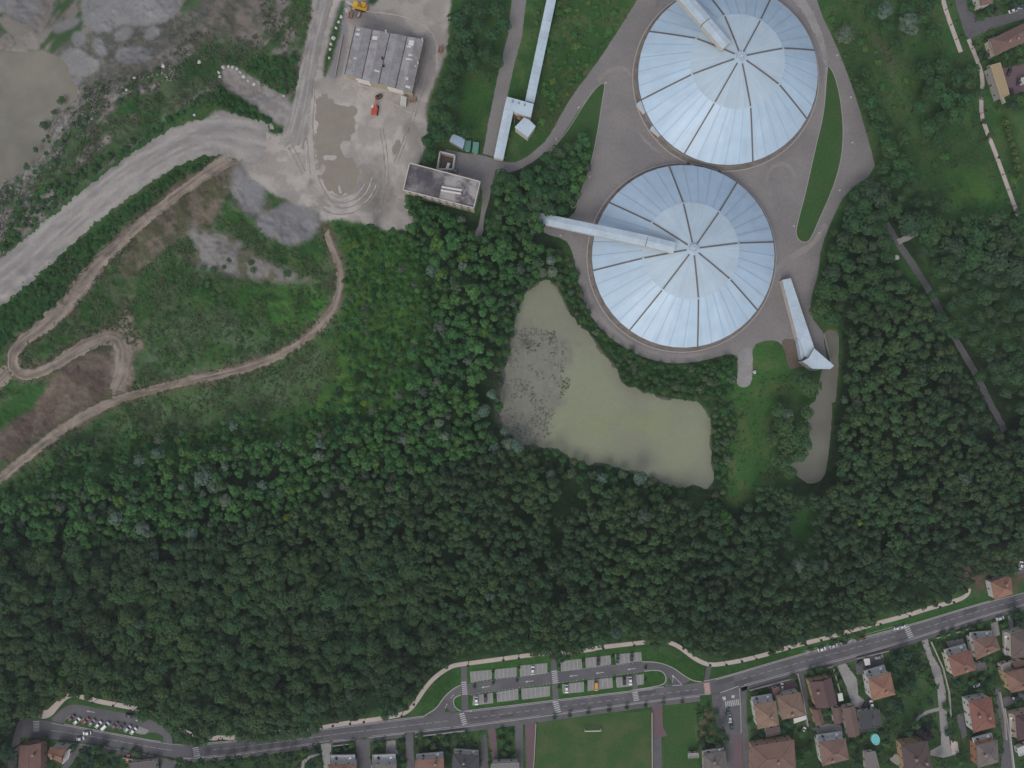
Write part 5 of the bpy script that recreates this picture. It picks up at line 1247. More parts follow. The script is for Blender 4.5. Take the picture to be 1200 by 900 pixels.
fr = MB(); fr.bar((-4.2, .5, 0), (-4.2, .5, 2.44), .28); fr.bar((4.2, .5, 0), (4.2, .5, 2.44), .28); fr.bar((-4.3, .5, 2.44), (4.3, .5, 2.44), .3); fr.bar((-4.2, -.9, 0), (4.2, -.9, 0), .2); fr.bar((-4.2, .5, 2.44), (-4.2, -.9, 0), .14); fr.bar((4.2, .5, 2.44), (4.2, -.9, 0), .14)
fr.build('goal_frame', M['wall_white'], root)
nt_ = MB()
for i in range(17): x = -4 + i * .5; nt_.bar((x, .5, 2.4), (x, -.9, .02), .05)
for i in range(6): t = i / 5; nt_.bar((-4.2, .5 - 1.4 * t, 2.4 - 2.35 * t), (4.2, .5 - 1.4 * t, 2.4 - 2.35 * t), .05)
nt_.build('net', M['wall_white'], root)

# ------------------------------------------------------------------ vehicles
def car_proto(kind='car'):
    root = empty('parked_car', (0, 0, 0))
    L, Wd, Hh = (4.3, 1.78, 1.45) if kind == 'car' else (5.0, 1.95, 2.0)
    if kind == 'car': prof = [(-2.15, .35), (-2.15, .75), (-2.0, .86), (-1.2, .92), (1.75, .95), (2.1, .85), (2.15, .4)]; cab = [(-1.25, .92), (-.55, 1.40), (1.05, 1.43), (1.75, .95)]
    else: prof = [(-2.5, .4), (-2.5, .9), (-2.3, 1.05), (-1.75, 1.15), (2.4, 1.2), (2.5, 1.1), (2.5, .45)]; cab = [(-1.8, 1.15), (-1.15, 1.9), (2.25, 1.98), (2.42, 1.2)]
    def loft(prof, w0, w1, n=0):
        b_ = MB(); m_ = len(prof); vs = []
        zmin = min(z for _, z in prof); zmax = max(z for _, z in prof)
        for s in (-1, 1):
            for x, z in prof:
                t = (z - zmin) / (zmax - zmin); vs.append((s * (w0 + (w1 - w0) * t) / 2, x, z))
        fs = [tuple(range(m_)), tuple(range(2 * m_ - 1, m_ - 1, -1))] + [(i, i + m_, (i + 1) % m_ + m_, (i + 1) % m_) for i in range(m_)]
        return b_.add(vs, fs)
    body = loft(prof, Wd, Wd * .95).build('body', M['car_paint'], root)
    loft(cab, Wd * .92, Wd * .74).build('windows', M['glass'], root)
    y0, y1 = cab[1][0], cab[2][0]; z = max(cab[1][1], cab[2][1])
    MB().box((0, (y0 + y1) / 2, z + .02), (Wd * .74, (y1 - y0) * .92, .06)).build('roof', M['car_paint'], root)
    for sx in (-1, 1):
        for y in (-L * .31, L * .3):
            wv = MB().tube((sx * Wd * .5 - sx * .22, y, .32), (sx * Wd * .5, y, .32), .32, .32, 14).build('wheel', M['tyre'], root)
            MB().tube((sx * Wd * .5, y, .32), (sx * Wd * .5 + sx * .015, y, .32), .19, .18, 10).build('rim', M['steel'], wv)
        MB().box((sx * Wd * .36, -L / 2 - .01, .68), (.34, .06, .16)).build('headlight', M['lamp_glass'], root)
        MB().box((sx * Wd * .40, L / 2 + .005, .75), (.26, .05, .16)).build('tail_light', M['machine'], root).color = (.4, .02, .02, 1)
    return root
def copy_tree(o, parent=None):
    n = o.copy(); col.objects.link(n)
    if parent is not None: n.parent = parent
    for ch in list(o.children): copy_tree(ch, n)
    return n
CW = (.72, .72, .72); CK = (.025, .025, .03); CG = (.25, .26, .28); CR = (.30, .055, .045); CDR = (.14, .05, .045); CB = (.04, .06, .12); CGN = (.05, .09, .06); CY = (.60, .33, .05); CS = (.45, .46, .48)
CAR, VAN = car_proto('car'), car_proto('van')
used = set()
def put_car(x, y, ang, c, label, group, van=False, cat='car', name='parked_car', z=.06, s=1.0):
    """ang: image angle of the car's nose in degrees, 0 = right, 90 = up"""
    proto = VAN if van else CAR
    o = proto if proto not in used else copy_tree(proto)
    used.add(proto)
    p = W(x, y, .8); o.location = (p.x, p.y, z); o.rotation_euler = (0, 0, math.radians(ang + 90)); o.scale = (s, s, s)
    if name != 'parked_car': o.name = name
    for ch in o.children:
        if ch.name.split('.')[0] in ('body', 'roof'): ch.color = rgba(c)
    tag(o, label, cat, group)
    return o
gA = 'cars in the west lay-by'
for (x, y, c, l, v) in ((83.5,842,CDR,'dark brown car at the left end of the angled lay-by row',0),(90,845.2,CW,'white car second from the left in the angled lay-by row',0),(100.2,845.2,CR,'bright red car in the angled lay-by row',0),(107.5,847,CG,'grey car right of the bright red one in the lay-by',0),(115.3,849.2,CW,'white car just left of the white van in the lay-by row',0),(123.6,850.8,CW,'white van in the middle of the angled lay-by row',1),(134.4,850.6,CDR,'dark red car right of the white van in the lay-by row',0),(142,852,CK,'black car between the dark red and the grey car in the lay-by row',0),(149.8,854,CS,'silver car next to the right end of the lay-by row',0),(156.3,856.6,CW,'white car at the right end of the angled lay-by row',0)):
    put_car(x, y, 45, c, l, gA, bool(v))
put_car(151, 839, 174, CK, 'black car alone on the inner lane of the lay-by', gA)
gB = 'cars on the main road'
put_car(102, 859.2, 185, CW, 'white car on the main road below the lay-by, the right one of two', gB, name='moving_car'); put_car(94.2, 865.5, 8, CS, 'silver car on the main road below the lay-by, the left one of two', gB, name='moving_car')
put_car(150, 889, 85, CR, 'red car parked by the grey yard building at the frame bottom', 'cars parked at houses'); 
gC = 'cars in the central car park'
put_car(558.3, 821.5, 272, CW, 'white car at the left end of the lower bays', gC); put_car(568.8, 819, 272, CK, 'black car beside the white one in the leftmost lower bays', gC)
put_car(624.3, 785.5, 88, CW, 'white car alone in the upper bays left of the crossing', gC); put_car(701.2, 775.3, 88, CK, 'black car in the middle of the upper bays right of the crossing', gC)
put_car(724, 772.8, 88, CGN, 'dark green car in the rightmost upper bays', gC); put_car(740.5, 770.5, 88, (.05, .05, .06), 'charcoal car in the rightmost upper bays', gC)
put_car(664, 807.5, 272, CW, 'white car in the lower bays right of the crossing', gC); put_car(698.6, 803.8, 272, CY, 'orange yellow van in the lower bays', gC, True)
put_car(731.8, 798.2, 272, CK, 'black car in the rightmost lower bays, next to a white one', gC); put_car(738.6, 798, 272, CW, 'white car in the rightmost lower bays, next to a black one', gC)
gD = 'cars parked along the main road'
ag = 15
put_car(963, 760.8, ag, CW, 'white car at the left end of the kerbside bays', gD); put_car(976.8, 757, ag, CS, 'silver car second from the left in the kerbside bays', gD); put_car(988.5, 753.2, ag, CK, 'black car in the kerbside bays left of the hatching', gD)
put_car(1010.2, 748, ag, CDR, 'dark red car in the kerbside bays right of the hatching', gD); put_car(1052, 736.2, ag, CW, 'white car near the zebra crossing, the left one of the pair', gD, s=.85); put_car(1057.5, 734.8, ag, CW, 'white car closest to the right zebra crossing', gD, s=.8)
gE = 'cars in the side road'
put_car(853, 834.5, 75, CGN, 'dark green car first below the side road zebra', gE); put_car(855.3, 842.5, 277, CS, 'silver car in the middle of the side road row', gE); put_car(857.2, 851.5, 277, CGN, 'dark green car at the lower end of the side road row', gE)
gF = 'cars parked at houses'
put_car(1172, 724.5, 15, CS, 'silver car at a house gate south of the road in the far right', gF)
put_car(1014, 826, 60, CK, 'black car below the orange hipped house', gF); put_car(1021.5, 825.5, 100, CW, 'white car below the orange hipped house', gF)
put_car(916.5, 804.5, 90, CW, 'white car on the terracotta court north of the brown hipped house', gF, s=.8); put_car(941.5, 856, 60, CW, 'white car behind the brown hipped house near the lane', gF, s=.85)
put_car(1187, 12.5, 20, CW, 'white car left in the pair on the top right road', gF); put_car(1192.5, 10, 20, CS, 'silver car right in the pair on the top right road', gF); put_car(1198, 7, 20, CB, 'dark blue car on the top right road at the frame edge', gF)
put_car(1167.5, 12, 75, CK, 'black car parked by the brown roof at the top edge', gF)
put_car(1183, 84, 70, CK, 'black car in the paved yard beside the tan warehouse', gF); put_car(1194, 95, 85, CB, 'dark blue car next to the cream shed', gF); put_car(1185.5, 107.5, 95, CK, 'black car at the lower end of the paved yard', gF)
put_car(1196.5, 662.5, 80, CW, 'white car on the grey lot above the pyramid roofed house, the left one', gF); put_car(1203, 661, 80, CW, 'white car on the grey lot above the pyramid roofed house, the right one', gF)
put_car(1008, 775, 60, CK, 'black car beside the white cloth square', gF); put_car(1030, 770, 20, CG, 'grey car in the dark court north of the orange hipped house', gF); put_car(1190, 817, 20, CK, 'black car at the end of the lane below the orange brown house', gF)
put_car(1145, 803.5, 20, CW, 'white car on the garden below the red orange hipped house', gF, s=.8)

# tracked machines in the yard
def excavator():
    p = W(439, 128, 2); root = empty('excavator', (p.x, p.y, 0), math.radians(-8)); tag(root, 'red tracked excavator with its arm reaching towards the workshop doors', 'excavator')
    for s in (-1, 1):
        t = MB(); t.box((s * 1.35, 0, .5), (.65, 4.4, .8)); t.tube((s * 1.35 - .32, 2.2, .5), (s * 1.35 + .32, 2.2, .5), .42, .42, 12); t.tube((s * 1.35 - .32, -2.2, .5), (s * 1.35 + .32, -2.2, .5), .42, .42, 12); t.build('track', M['dark'], root)
    b_ = MB(); b_.tube((0, 0, .8), (0, 0, 1.1), 1.1, 1.1, 16); b_.box((0, -.6, 1.8), (3.0, 3.6, 1.3)); b_.box((0, -2.0, 2.0), (3.0, 1.2, 1.7))
    b_.build('upper_body', M['machine'], root).color = rgba((.50, .085, .05))
    cb = MB().box((-.95, .8, 2.5), (1.1, 1.7, 1.9)).build('cab', M['glass'], root); MB().box((-.95, .8, 3.5), (1.2, 1.8, .12)).build('cab_roof', M['machine'], cb).color = rgba((.6, .56, .5))
    m1 = MB().bar((.4, .6, 2.2), (.4, 4.6, 4.6), .6, .75).build('boom', M['machine'], root); m1.color = rgba((.50, .085, .05))
    m2 = MB().bar((.4, 4.4, 4.7), (.4, 7.2, 2.0), .45, .55).build('arm', M['machine'], root); m2.color = rgba((.34, .10, .06))
    k = MB(); k.add([(-.4, 7.0, 2.2), (1.2, 7.0, 2.2), (1.2, 7.9, 1.4), (-.4, 7.9, 1.4), (-.4, 6.9, .6), (1.2, 6.9, .6), (1.2, 7.8, .3), (-.4, 7.8, .3)], [(0, 1, 2, 3), (0, 4, 5, 1), (1, 5, 6, 2), (3, 7, 4, 0), (4, 7, 6, 5)]); k.build('bucket', M['dark'], root)
    MB().bar((.4, 1.6, 1.9), (.4, 3.4, 3.6), .2).build('ram', M['steel'], root)
excavator()
p = W(422, 7.5, 2); root = empty('crusher', (p.x, p.y, 0), math.radians(-14)); tag(root, 'yellow mobile crusher parked at the top edge of the gravel yard', 'crusher')
b_ = MB(); b_.box((0, 0, 1.9), (7.6, 2.6, 1.8)); b_.box((-2.2, 0, 3.2), (2.6, 2.4, 1.0)); b_.build('chassis', M['machine'], root).color = rgba((.58, .36, .04))
for s in (-1, 1): MB().box((0, s * 1.3, .5), (5.5, .6, 1.0)).build('track', M['dark'], root)
hb = MB()
for s in ((-1, 0), (1, 0), (0, -1), (0, 1)):
    x, y = s; tx, ty = -y, x
    hb.add([(1.8 + x * 1.5 + tx * 1.5, y * 1.5 + ty * 1.5, 4.2), (1.8 + x * 1.5 - tx * 1.5, y * 1.5 - ty * 1.5, 4.2), (1.8 + x * .8 - tx * .8, y * .8 - ty * .8, 2.8), (1.8 + x * .8 + tx * .8, y * .8 + ty * .8, 2.8)], [(0, 1, 2, 3)])
hb.build('hopper', M['machine'], root).color = rgba((.5, .3, .04))
MB().bar((-3.6, 0, 1.6), (-7.2, 0, 3.4), 1.0, .3).build('discharge_belt', M['pale_stone'], root)
MB().box((.2, .4, 2.95), (1.4, 1.2, .3)).build('engine_cover', M['rust'], root)
for i, (x, y, a, l, c_) in enumerate(((407,12,20,'white scrap skip left of the yellow crusher',(.55,.53,.5)), (411,18,80,'reddish scrap skip below the yellow crusher',(.28,.16,.14)), (420,17,70,'rusty scrap skip below the yellow crusher, rightmost of the row',(.22,.14,.11)), (444,113.5,30,'small dark skip between the red excavator and the workshop doors',(.05,.05,.055)), (532.7,199.3,-15,'green skip behind the old mill building',(.10,.26,.16)), (484,118,10,'tan skip at the lower right corner of the workshop',(.40,.32,.18)), (533,201.5,10,'small grey skip in the mill yard',(.2,.2,.2)), (516.5,58,75,'red skip on the right border of the gravel yard',(.34,.15,.12)), (539,205.5,40,'pale tank skip in the mill yard corner',(.45,.45,.45)))):
    if i == 6: continue
    p = W(x, y, 1); root = empty('skip', (p.x, p.y, .03), math.radians(a)); tag(root, l, 'skip', 'skips in the yards')
    b_ = MB(); L_, w_ = (3.4, 1.8)
    b_.add([(-L_ / 2, -w_ / 2, 1.3), (L_ / 2, -w_ / 2, 1.3), (L_ / 2, w_ / 2, 1.3), (-L_ / 2, w_ / 2, 1.3), (-L_ / 2 + .6, -w_ / 2 + .1, 0), (L_ / 2 - .6, -w_ / 2 + .1, 0), (L_ / 2 - .6, w_ / 2 - .1, 0), (-L_ / 2 + .6, w_ / 2 - .1, 0)], [(0, 4, 5, 1), (1, 5, 6, 2), (2, 6, 7, 3), (3, 7, 4, 0), (4, 7, 6, 5)])
    b_.build('bin', M['machine'], root).color = rgba(c_)
    MB().prism([(-1.3, -.75), (1.3, -.75), (1.3, .75), (-1.3, .75)], .7, .9).build('load', M['rust'] if i % 2 else M['rock'], root)
    rl = MB(); rl.bar((-1.7, -.95, 1.3), (1.7, -.95, 1.3), .12); rl.bar((-1.7, .95, 1.3), (1.7, .95, 1.3), .12); rl.build('rim', M['machine'], root).color = rgba([x * .8 for x in c_])
put_car(524.8, 196.3, 250, CW, 'white van behind the old mill building', 'vans in the mill yard', True)

# boulders lining the quarry tracks
ico = None
def boulder(x, y, r, seed, label, group):
    rr = random.Random(seed); bm = bmesh.new(); bmesh.ops.create_icosphere(bm, subdivisions=2, radius=1)
    for v in bm.verts:
        k = 1 + .25 * math.sin(v.co.x * 3.1 + seed) * math.cos(v.co.y * 2.7 + seed * 2) + rr.uniform(-.08, .08); v.co = Vector((v.co.x * k * r, v.co.y * k * r * rr.uniform(.9, 1.1), v.co.z * k * r * .7))
    m_ = bpy.data.meshes.new('boulder'); bm.to_mesh(m_); bm.free(); m_.materials.append(M['pale_stone'])
    o = bpy.data.objects.new('boulder', m_); col.objects.link(o); o.location = G(x, y, r * .3); tag(o, label, 'boulder', group)
sd_ = 0
for pts, gl in (([(258,90),(257,85),(262,79),(268,78),(273,79),(278,81),(282,85),(286,90),(291,95),(298,99)], 'pale boulder edging the upper end of the stubby gravel spur'), ([(407,13),(400,20),(397,26),(394,33),(391,45),(388,52),(387,58),(386,68)], 'pale boulder in the grass strip between haul road and workshop'), ([(333,112),(228,135),(234,73),(192,78),(158,92),(149,106)], 'pale boulder lying loose on the quarry slope')):
    for bi, (x, y) in enumerate(sorted(pts)):
        sd_ += 1; boulder(x, y, random.uniform(.7, 1.15), sd_, gl + ', ' + ['leftmost', 'second', 'third', 'fourth', 'fifth', 'sixth', 'seventh', 'eighth', 'ninth', 'tenth'][bi] + ('' if bi == 0 else ' from left'), gl.replace('pale boulder', 'pale boulders'))
# white rubble pile by the gravel ramp
boulder(884, 436, 1.0, 91, 'white boulder beside the gravel ramp below the lower tank', None); boulder(1050, 302, 1.4, 92, 'pale boulder on the wood clearing left of the path', None)

# street lamps along the promenade
LAMPS = [(75,814.5,'at the bend of the western promenade'),(137,823.5,'above the middle of the lay-by'),(157,829,'above the right half of the lay-by'),(113,820,'on the shaded gap above the lay-by'),(392,847,'at the left end of the tree shaded promenade'),(412,844.5,'on the promenade below the big wood, second one'),(428,842.5,'on the promenade below the big wood, third one'),(472,835.5,'where the promenade starts to bend away from the road'),(486,822,'on the steep part of the promenade bend'),(549,777,'above the first crossing path'),(590,770.5,'above the second upper bays'),(608,768.5,'left of the middle crossing'),(706,757,'above the fifth upper bays'),(742,753.5,'above the rightmost upper bays'),(799,757,'on the curve above the car park exit'),(830,776.5,'at the bottom of the promenade sag'),(849,776,'right of the promenade sag'),(867,772,'on the promenade above the side road mouth'),(884,769.5,'on the promenade between sag and gap'),(922,757.5,'on the promenade above the kerbside bays, left end'),(941,752.5,'on the promenade above the kerbside bays, second'),(959,747.5,'on the promenade above the kerbside bays, third'),(1062,719.5,'at the right zebra crossing'),(1028,729,'left of the right zebra crossing'),(1097,709,'on the last straight of the promenade'),(1113,703.5,'near the curved end of the promenade'),
         (1110,10,'on the upper right footpath near the top edge'),(1116,28,'on the upper right footpath, second from the top'),(1122,45,'on the upper right footpath above its gap'),(1141,56,'on the short footpath below the curved road'),(1150,133,'on the footpath left of the tan warehouse'),(1165,187,'on the footpath right of the meadow, upper'),(1177,204,'on the footpath right of the meadow, middle'),(1183,222,'on the footpath right of the meadow, lower'),(1189,241,'on the footpath right of the meadow, lowest')]
p0 = None
for x, y, l in LAMPS:
    p = W(x, y, 1.5)
    if p0 is None:
        p0 = empty('street_lamp', (0, 0, 0))
        MB().tube((0, 0, 0), (0, 0, 4.6), .13, .09, 8).build('pole', M['dark'], p0); MB().tube((0, 0, 0), (0, 0, .5), .26, .22, 10).build('base', M['dark'], p0)
        hd = MB().tube((0, 0, 4.55), (0, 0, 5.0), .28, .7, 12).build('lamp_head', M['dark'], p0); MB().tube((0, 0, 4.45), (0, 0, 4.56), .26, .26, 12).build('lens', M['lamp_glass'], hd); MB().tube((0, 0, 5.0), (0, 0, 5.12), .74, .3, 12).build('cap', M['dark'], hd)
        o = p0
    else: o = copy_tree(p0)
    o.location = (p.x, p.y, .05); tag(o, 'dark street lamp ' + l, 'street lamp', 'street lamps along the promenades')

# garden walls and hedges
def wall_line(label, pts, h=1.4, t=.3, c_=(.42, .39, .35)):
    b_ = MB(); P = [W(x, y, 0) for x, y in pts]
    for a, q in zip(P[:-1], P[1:]): b_.bar((a.x, a.y, h / 2), (q.x, q.y, h / 2), t, h)
    o = b_.build('garden_wall', M['wall']); o.color = rgba(c_); tag(o, label, 'wall', 'garden walls south of the road')
wall_line('low garden wall left of the brown hipped house drive', [(934,788),(941,820),(946,850)])
wall_line('low garden wall along the front of the maroon gabled house', [(947,787),(975,780)])
wall_line('low garden wall along the left of the concrete court', [(976,783),(984,812)])
wall_line('low garden wall in front of the orange hipped house', [(1003,771),(1040,762)])
wall_line('low garden wall right of the curved drive', [(1090,751),(1104,782),(1111,810),(1113,840)])
wall_line('low garden wall in front of the red orange hipped house', [(1096,747),(1135,736)])
wall_line('low garden wall left of the narrow east lane', [(1170,810),(1176,840),(1178,866)])
wall_line('low garden wall right of the narrow east lane', [(1176,829),(1183,866),(1187,900)], c_=(.5, .5, .48))
wall_line('low garden wall between the sports field and the reddish lane', [(763.5,834),(764,905)], 1.6)
wall_line('low garden wall between the sports field and the western lanes', [(628,847),(625,905)], 1.2)
wall_line('low garden wall along the front of the bottom edge houses, left part', [(390,873),(414,870)])
wall_line('low garden wall along the front of the bottom edge houses, right part', [(487,862),(545,855)])
wall_line('low garden wall in front of the tan corner house', [(878,808),(932,793)])
wall_line('low garden wall below the small western park', [(145,887),(176,892)])
wall_line('long concrete wall behind the tan warehouse', [(1156,78),(1175,122)], 2, .6, (.45, .44, .42))
# retaining wall along the narrow canal
b_ = MB(); P = [W(x, y, 0) for x, y in ((965,390),(969,408),(975,431))]
for a, q in zip(P[:-1], P[1:]): b_.bar((a.x, a.y, .3), (q.x, q.y, .3), .5, .9)
tag(b_.build('canal_wall', M['concrete']), 'thin retaining wall between the asphalt and the narrow canal', 'wall')
# ------------------------------------------------------------------ vegetation
def crown_geo(seed, nleaf, nl, flat=.8, leaf=.2, spread=.62):
    """unit crown: leaf clumps on several lobes spread over a dome, with gaps between the lobes"""
    r = np.random.default_rng(seed)
    lob = [(np.array([0, 0, .35]), .5, 1.0)]
    for i in range(nl):
        a = 2 * math.pi * (i + r.uniform(-.3, .3)) / nl * (1 if i < nl else 1)
        rad = spread * r.uniform(.65, 1.1); z = r.uniform(-.25, .35)
        lob.append((np.array([rad * math.cos(a), rad * math.sin(a), z]), r.uniform(.30, .46), r.uniform(.82, 1.14)))
    for i in range(nl // 2):
        a = r.uniform(0, 2 * math.pi); rad = spread * r.uniform(.2, .6)
        lob.append((np.array([rad * math.cos(a), rad * math.sin(a), r.uniform(.3, .6)]), r.uniform(.24, .36), r.uniform(.92, 1.25)))
    wts = np.array([l[1] ** 2 for l in lob]); wts /= wts.sum()
    V = []; C_ = []
    for (c, rad, tone), w in zip(lob, wts):
        n = max(6, int(nleaf * w))
        d = r.normal(size=(n, 3)); d[:, 2] = np.abs(d[:, 2]) * .9 - .25; d /= np.linalg.norm(d, axis=1)[:, None]
        p = c + d * (rad * r.uniform(.72, 1.08, n))[:, None]
        nn = d + r.normal(size=(n, 3)) * .28; nn[:, 2] += .3; nn /= np.linalg.norm(nn, axis=1)[:, None]
        t1 = np.cross(nn, r.normal(size=(n, 3))); t1 /= np.linalg.norm(t1, axis=1)[:, None]; t2 = np.cross(nn, t1)
        s = leaf * r.uniform(.65, 1.25, n)[:, None]
        a_ = p + t1 * s; b_ = p - t1 * s * .5 + t2 * s * .87; e_ = p - t1 * s * .5 - t2 * s * .87
        tri = np.stack([a_, b_, e_], 1); tri[:, :, 2] *= flat
        V.append(tri.reshape(-1, 3))
        t = tone * r.uniform(.87, 1.13, n)
        hue = r.uniform(-.08, .08, n)
        cc = np.stack([t * (1 + hue), t, t * (1 - hue)], 1)
        C_.append(np.repeat(cc, 3, axis=0))
    V = np.concatenate(V).astype(np.float32); C_ = np.concatenate(C_).astype(np.float32)
    F = np.arange(len(V), dtype=np.int32).reshape(-1, 3)
    return V, F, C_
PROTO = {'small': [crown_geo(100 + i, 330, 6, .8, .20) for i in range(7)],
         'big': [crown_geo(200 + i, 900, 10, .75, .125, .68) for i in range(6)],
         'low': [crown_geo(300 + i, 170, 5, .6, .26) for i in range(5)],
         'fir': [crown_geo(400 + i, 420, 9, .9, .16, .66) for i in range(3)]}
PM = {}
for kk, lst in PROTO.items():
    PM[kk] = []
    for V, F, Cc in lst:
        m = bpy.data.meshes.new('crown'); np_mesh(m, V, F, 3, Cc); m.materials.append(M['leaf']); PM[kk].append(m)
tk = MB(); tk.tube((0, 0, 0), (0, 0, 1), 1, .45, 7)
for i in range(4):
    a = i * 1.7 + .4; tk.tube((0, 0, .6 + .08 * i), (3.2 * math.cos(a), 3.2 * math.sin(a), 1.0 + .03 * i), .4, .15, 5)
TRUNK = bpy.data.meshes.new('trunk'); TRUNK.from_pydata(tk.v, [], tk.f); TRUNK.materials.append(M['bark'])
TV = np.array(tk.v, np.float32)[:14]

# --- where trees stand: zones as seen at crown height
TREES = []   # px, py, r(px), height, kind, proto, colour
class Grid:
    def __init__(s): s.d = {}
    def near(s, x, y, r, f):
        for i in range(int((x - 24) // 12), int((x + 24) // 12) + 1):
            for j in range(int((y - 24) // 12), int((y + 24) // 12) + 1):
                for (a, b, q) in s.d.get((i, j), ()):
                    if (a - x) ** 2 + (b - y) ** 2 < ((q + r) * f) ** 2: return True
        return False
    def put(s, x, y, r): s.d.setdefault((int(x // 12), int(y // 12)), []).append((x, y, r))
GR = Grid()
VIS = np.zeros((RHt, RWd), bool)     # ground the survey can see: no crown may hang over it
for q in ([(1040,270),(1052,272),(1094,342),(1088,346)], [(1096,350),(1103,346),(1108,362),(1100,366)], [(1118,400),(1126,398),(1146,436),(1138,440)], [(1143,446),(1150,444),(1182,508),(1175,510)], [(1050,282),(1076,268),(1078,276),(1054,290)],
          canal_a, canal_c, [(964,388),(983,388),(984,425),(975,430)], [(540,100),(570,95),(560,160),(548,150)], [(1095,210),(1140,195),(1170,215),(1185,250),(1150,248),(1110,238)], [(934,600),(950,606),(946,632),(930,642)], [(868,455),(905,445),(905,480),(880,585),(858,590)],
          [(606,-40),(618,0),(610,40),(590,150),(572,185),(566,182),(584,100),(598,40)], [(1008,25),(1020,25),(1062,100),(1070,130),(1085,195),(1075,200),(1055,120),(1030,60)], [(1048,296),(1060,300),(1066,322),(1052,318)]):
    VIS |= raster(q)
for pts_, ws_ in PROM[1:]: VIS |= raster(band(chaikin(pts_, 1, False), float(np.mean(ws_))))
VIS |= raster(northc + [(x, y + 3) for x, y in southc[::-1]])
TR = random.Random(99)
PLANT = (.052, .075, .036); WOOD = (.040, .092, .026); WILLOW = (.125, .145, .105); YELL = (.115, .16, .02); OLIVE = (.07, .088, .036); BUSH = (.05, .095, .03); DEEP = (.035, .062, .032)
def jit(c, v=.16):
    t = TR.uniform(1 - v, 1 + v); h = TR.uniform(-.12, .12)
    return (c[0] * t * (1 + h) * .84, c[1] * t * 1.07, c[2] * t * (1 - h * .5))
def base_px(x, y, h):
    k = (H - h * .72) / H
    return 600 + (x - 600) * k, 450 + (y - 450) * k
def add_tree(x, y, r, h, kind, proto, c, force=False, f=.74, edge=.6):
    if not force and GR.near(x, y, r, f): return False
    bx, by = base_px(x, y, h)
    if not force:
        for q in ((bx, by), (bx + r * edge, by), (bx - r * edge, by), (bx, by + r * edge), (bx, by - r * edge)):
            i, j = int(q[0] - RX0), int(q[1] - RY0)
            if 0 <= i < RWd and 0 <= j < RHt and OCC[j, i]: return False
    e2 = .62 if not force else .45
    if kind not in ('bank', 'willow', 'garden', 'bayshrub'):
        for q in ((x, y), (x + r * e2, y), (x - r * e2, y), (x, y + r * e2), (x, y - r * e2)):
            i, j = int(q[0] - RX0), int(q[1] - RY0)
            if 0 <= i < RWd and 0 <= j < RHt and VIS[j, i]: return False
    if callable(c): c = c(x, y)
    GR.put(x, y, r)
    TREES.append((x, y, r, h, kind, proto, c)); return True
# hand placed crowns that stand out
for x, y, r in ((164,539,7),(185,531,8),(235,561,9),(250,570,8),(265,587,8),(215,570,6),(244,556,6),(136,607,8),(167,619,9),(176,626,6),(225,625,8),(181,652,7),(265,546,5),(274,499,6),(376,520,7),(374,534,7),(515,496,6),(521,511,6),(567,481,8),(576,462,7),(580,525,7),(596,521,8),(605,523,9),(646,556,7),(705,561,7),(750,560,9),(507,317,8),(542,312,7),(990,40,11),(1037,12,10),(1067,27,13),(645,305,7),(648,318,7),(637,320,6),(935,662,9),(922,487,8),(308,568,6),(590,505,5)):
    add_tree(x, y, r, 11 if r < 9 else 13, 'willow', 'small' if r < 8 else 'big', jit(WILLOW, .12), True)
for x, y, r in ((53,595,4),(427,472,5),(337,606,5),(72,797,9),(850,607,9),(853,622,8),(438,522,9),(425,532,8),(484,514,7),(75,787,7),(1005,612,5),(1087,574,6),(1107,207,5)):
    add_tree(x, y, r, 10, 'sunny', 'small', jit(YELL if r < 7 else (.065, .125, .024), .1), True)
for x, y, r in ((920,500,15),(925,524,15),(912,480,9),(951,452,12),(940,444,11),(943,520,9),(905,515,9),(941,500,10),(945,483,8),(938,533,10),(931,514,12),(917,543,11),(925,553,8)):
    add_tree(x, y, r, 13, 'bank', 'big', jit((.06, .095, .036), .12), True)
for x, y, r in ((983,300,13),(975,320,12),(968,340,13),(962,362,12),(975,372,11),(985,345,11),(990,280,11),(1002,262,13),(998,245,10),(1012,240,12),(1020,222,12),(1035,230,14),(1048,245,11),(1068,262,14),(1085,258,15),(1092,277,13),(1108,240,9),(1100,262,10),(1120,290,18),(1150,272,20),(1165,255,14),(1180,280,16),(1195,262,12),(1140,300,16),(1170,308,18),(1195,318,16),(1030,270,10),(1040,300,9),(1025,322,14),(1005,333,12),(1030,345,12),(1050,355,12),(1010,360,11)):
    add_tree(x, y, r, 13, 'east', 'big', jit((.046, .082, .030) if TR.random() < .7 else (.05, .072, .038), .14), True)
for x, y, r in ((1085,80,13),(1098,98,14),(1112,112,15),(1125,90,11),(1105,75,10),(1090,108,10),(1120,132,13),(1135,115,11),(1140,82,9),(1078,125,8),(1103,140,9),(1065,10,10),(1082,20,9),(1095,38,10),(1040,32,9),(1050,50,7),(1022,15,7),(1088,5,9),(1012,103,9),(1022,118,10),(1030,135,11),(1040,150,10),(1025,148,8),(1060,160,10),(1075,175,9),(1045,175,11),(1058,190,11),(1070,205,11),(1052,210,10),(1035,195,9),(1090,150,10),(1100,160,8),(1038,165,7),(1015,85,6)):
    add_tree(x, y, r, 11, 'meadow', 'big', jit((.044, .085, .030), .18), True)
for x, y, r in ((537,20,12),(549,8,11),(565,12,10),(582,10,11),(590,28,9),(578,40,9),(560,30,9),(543,40,12),(533,55,11),(550,60,10),(570,62,10),(583,72,8),(535,78,10),(555,78,8),(525,95,11),(517,112,11),(530,118,8),(512,130,10),(522,140,10),(508,150,9),(502,165,9),(515,160,8),(530,150,9),(545,155,8),(503,182,8),(497,192,6),(541,98,7),(573,88,6)):
    add_tree(x, y, r, 11, 'yard', 'big', jit((.043, .082, .032), .15), True)
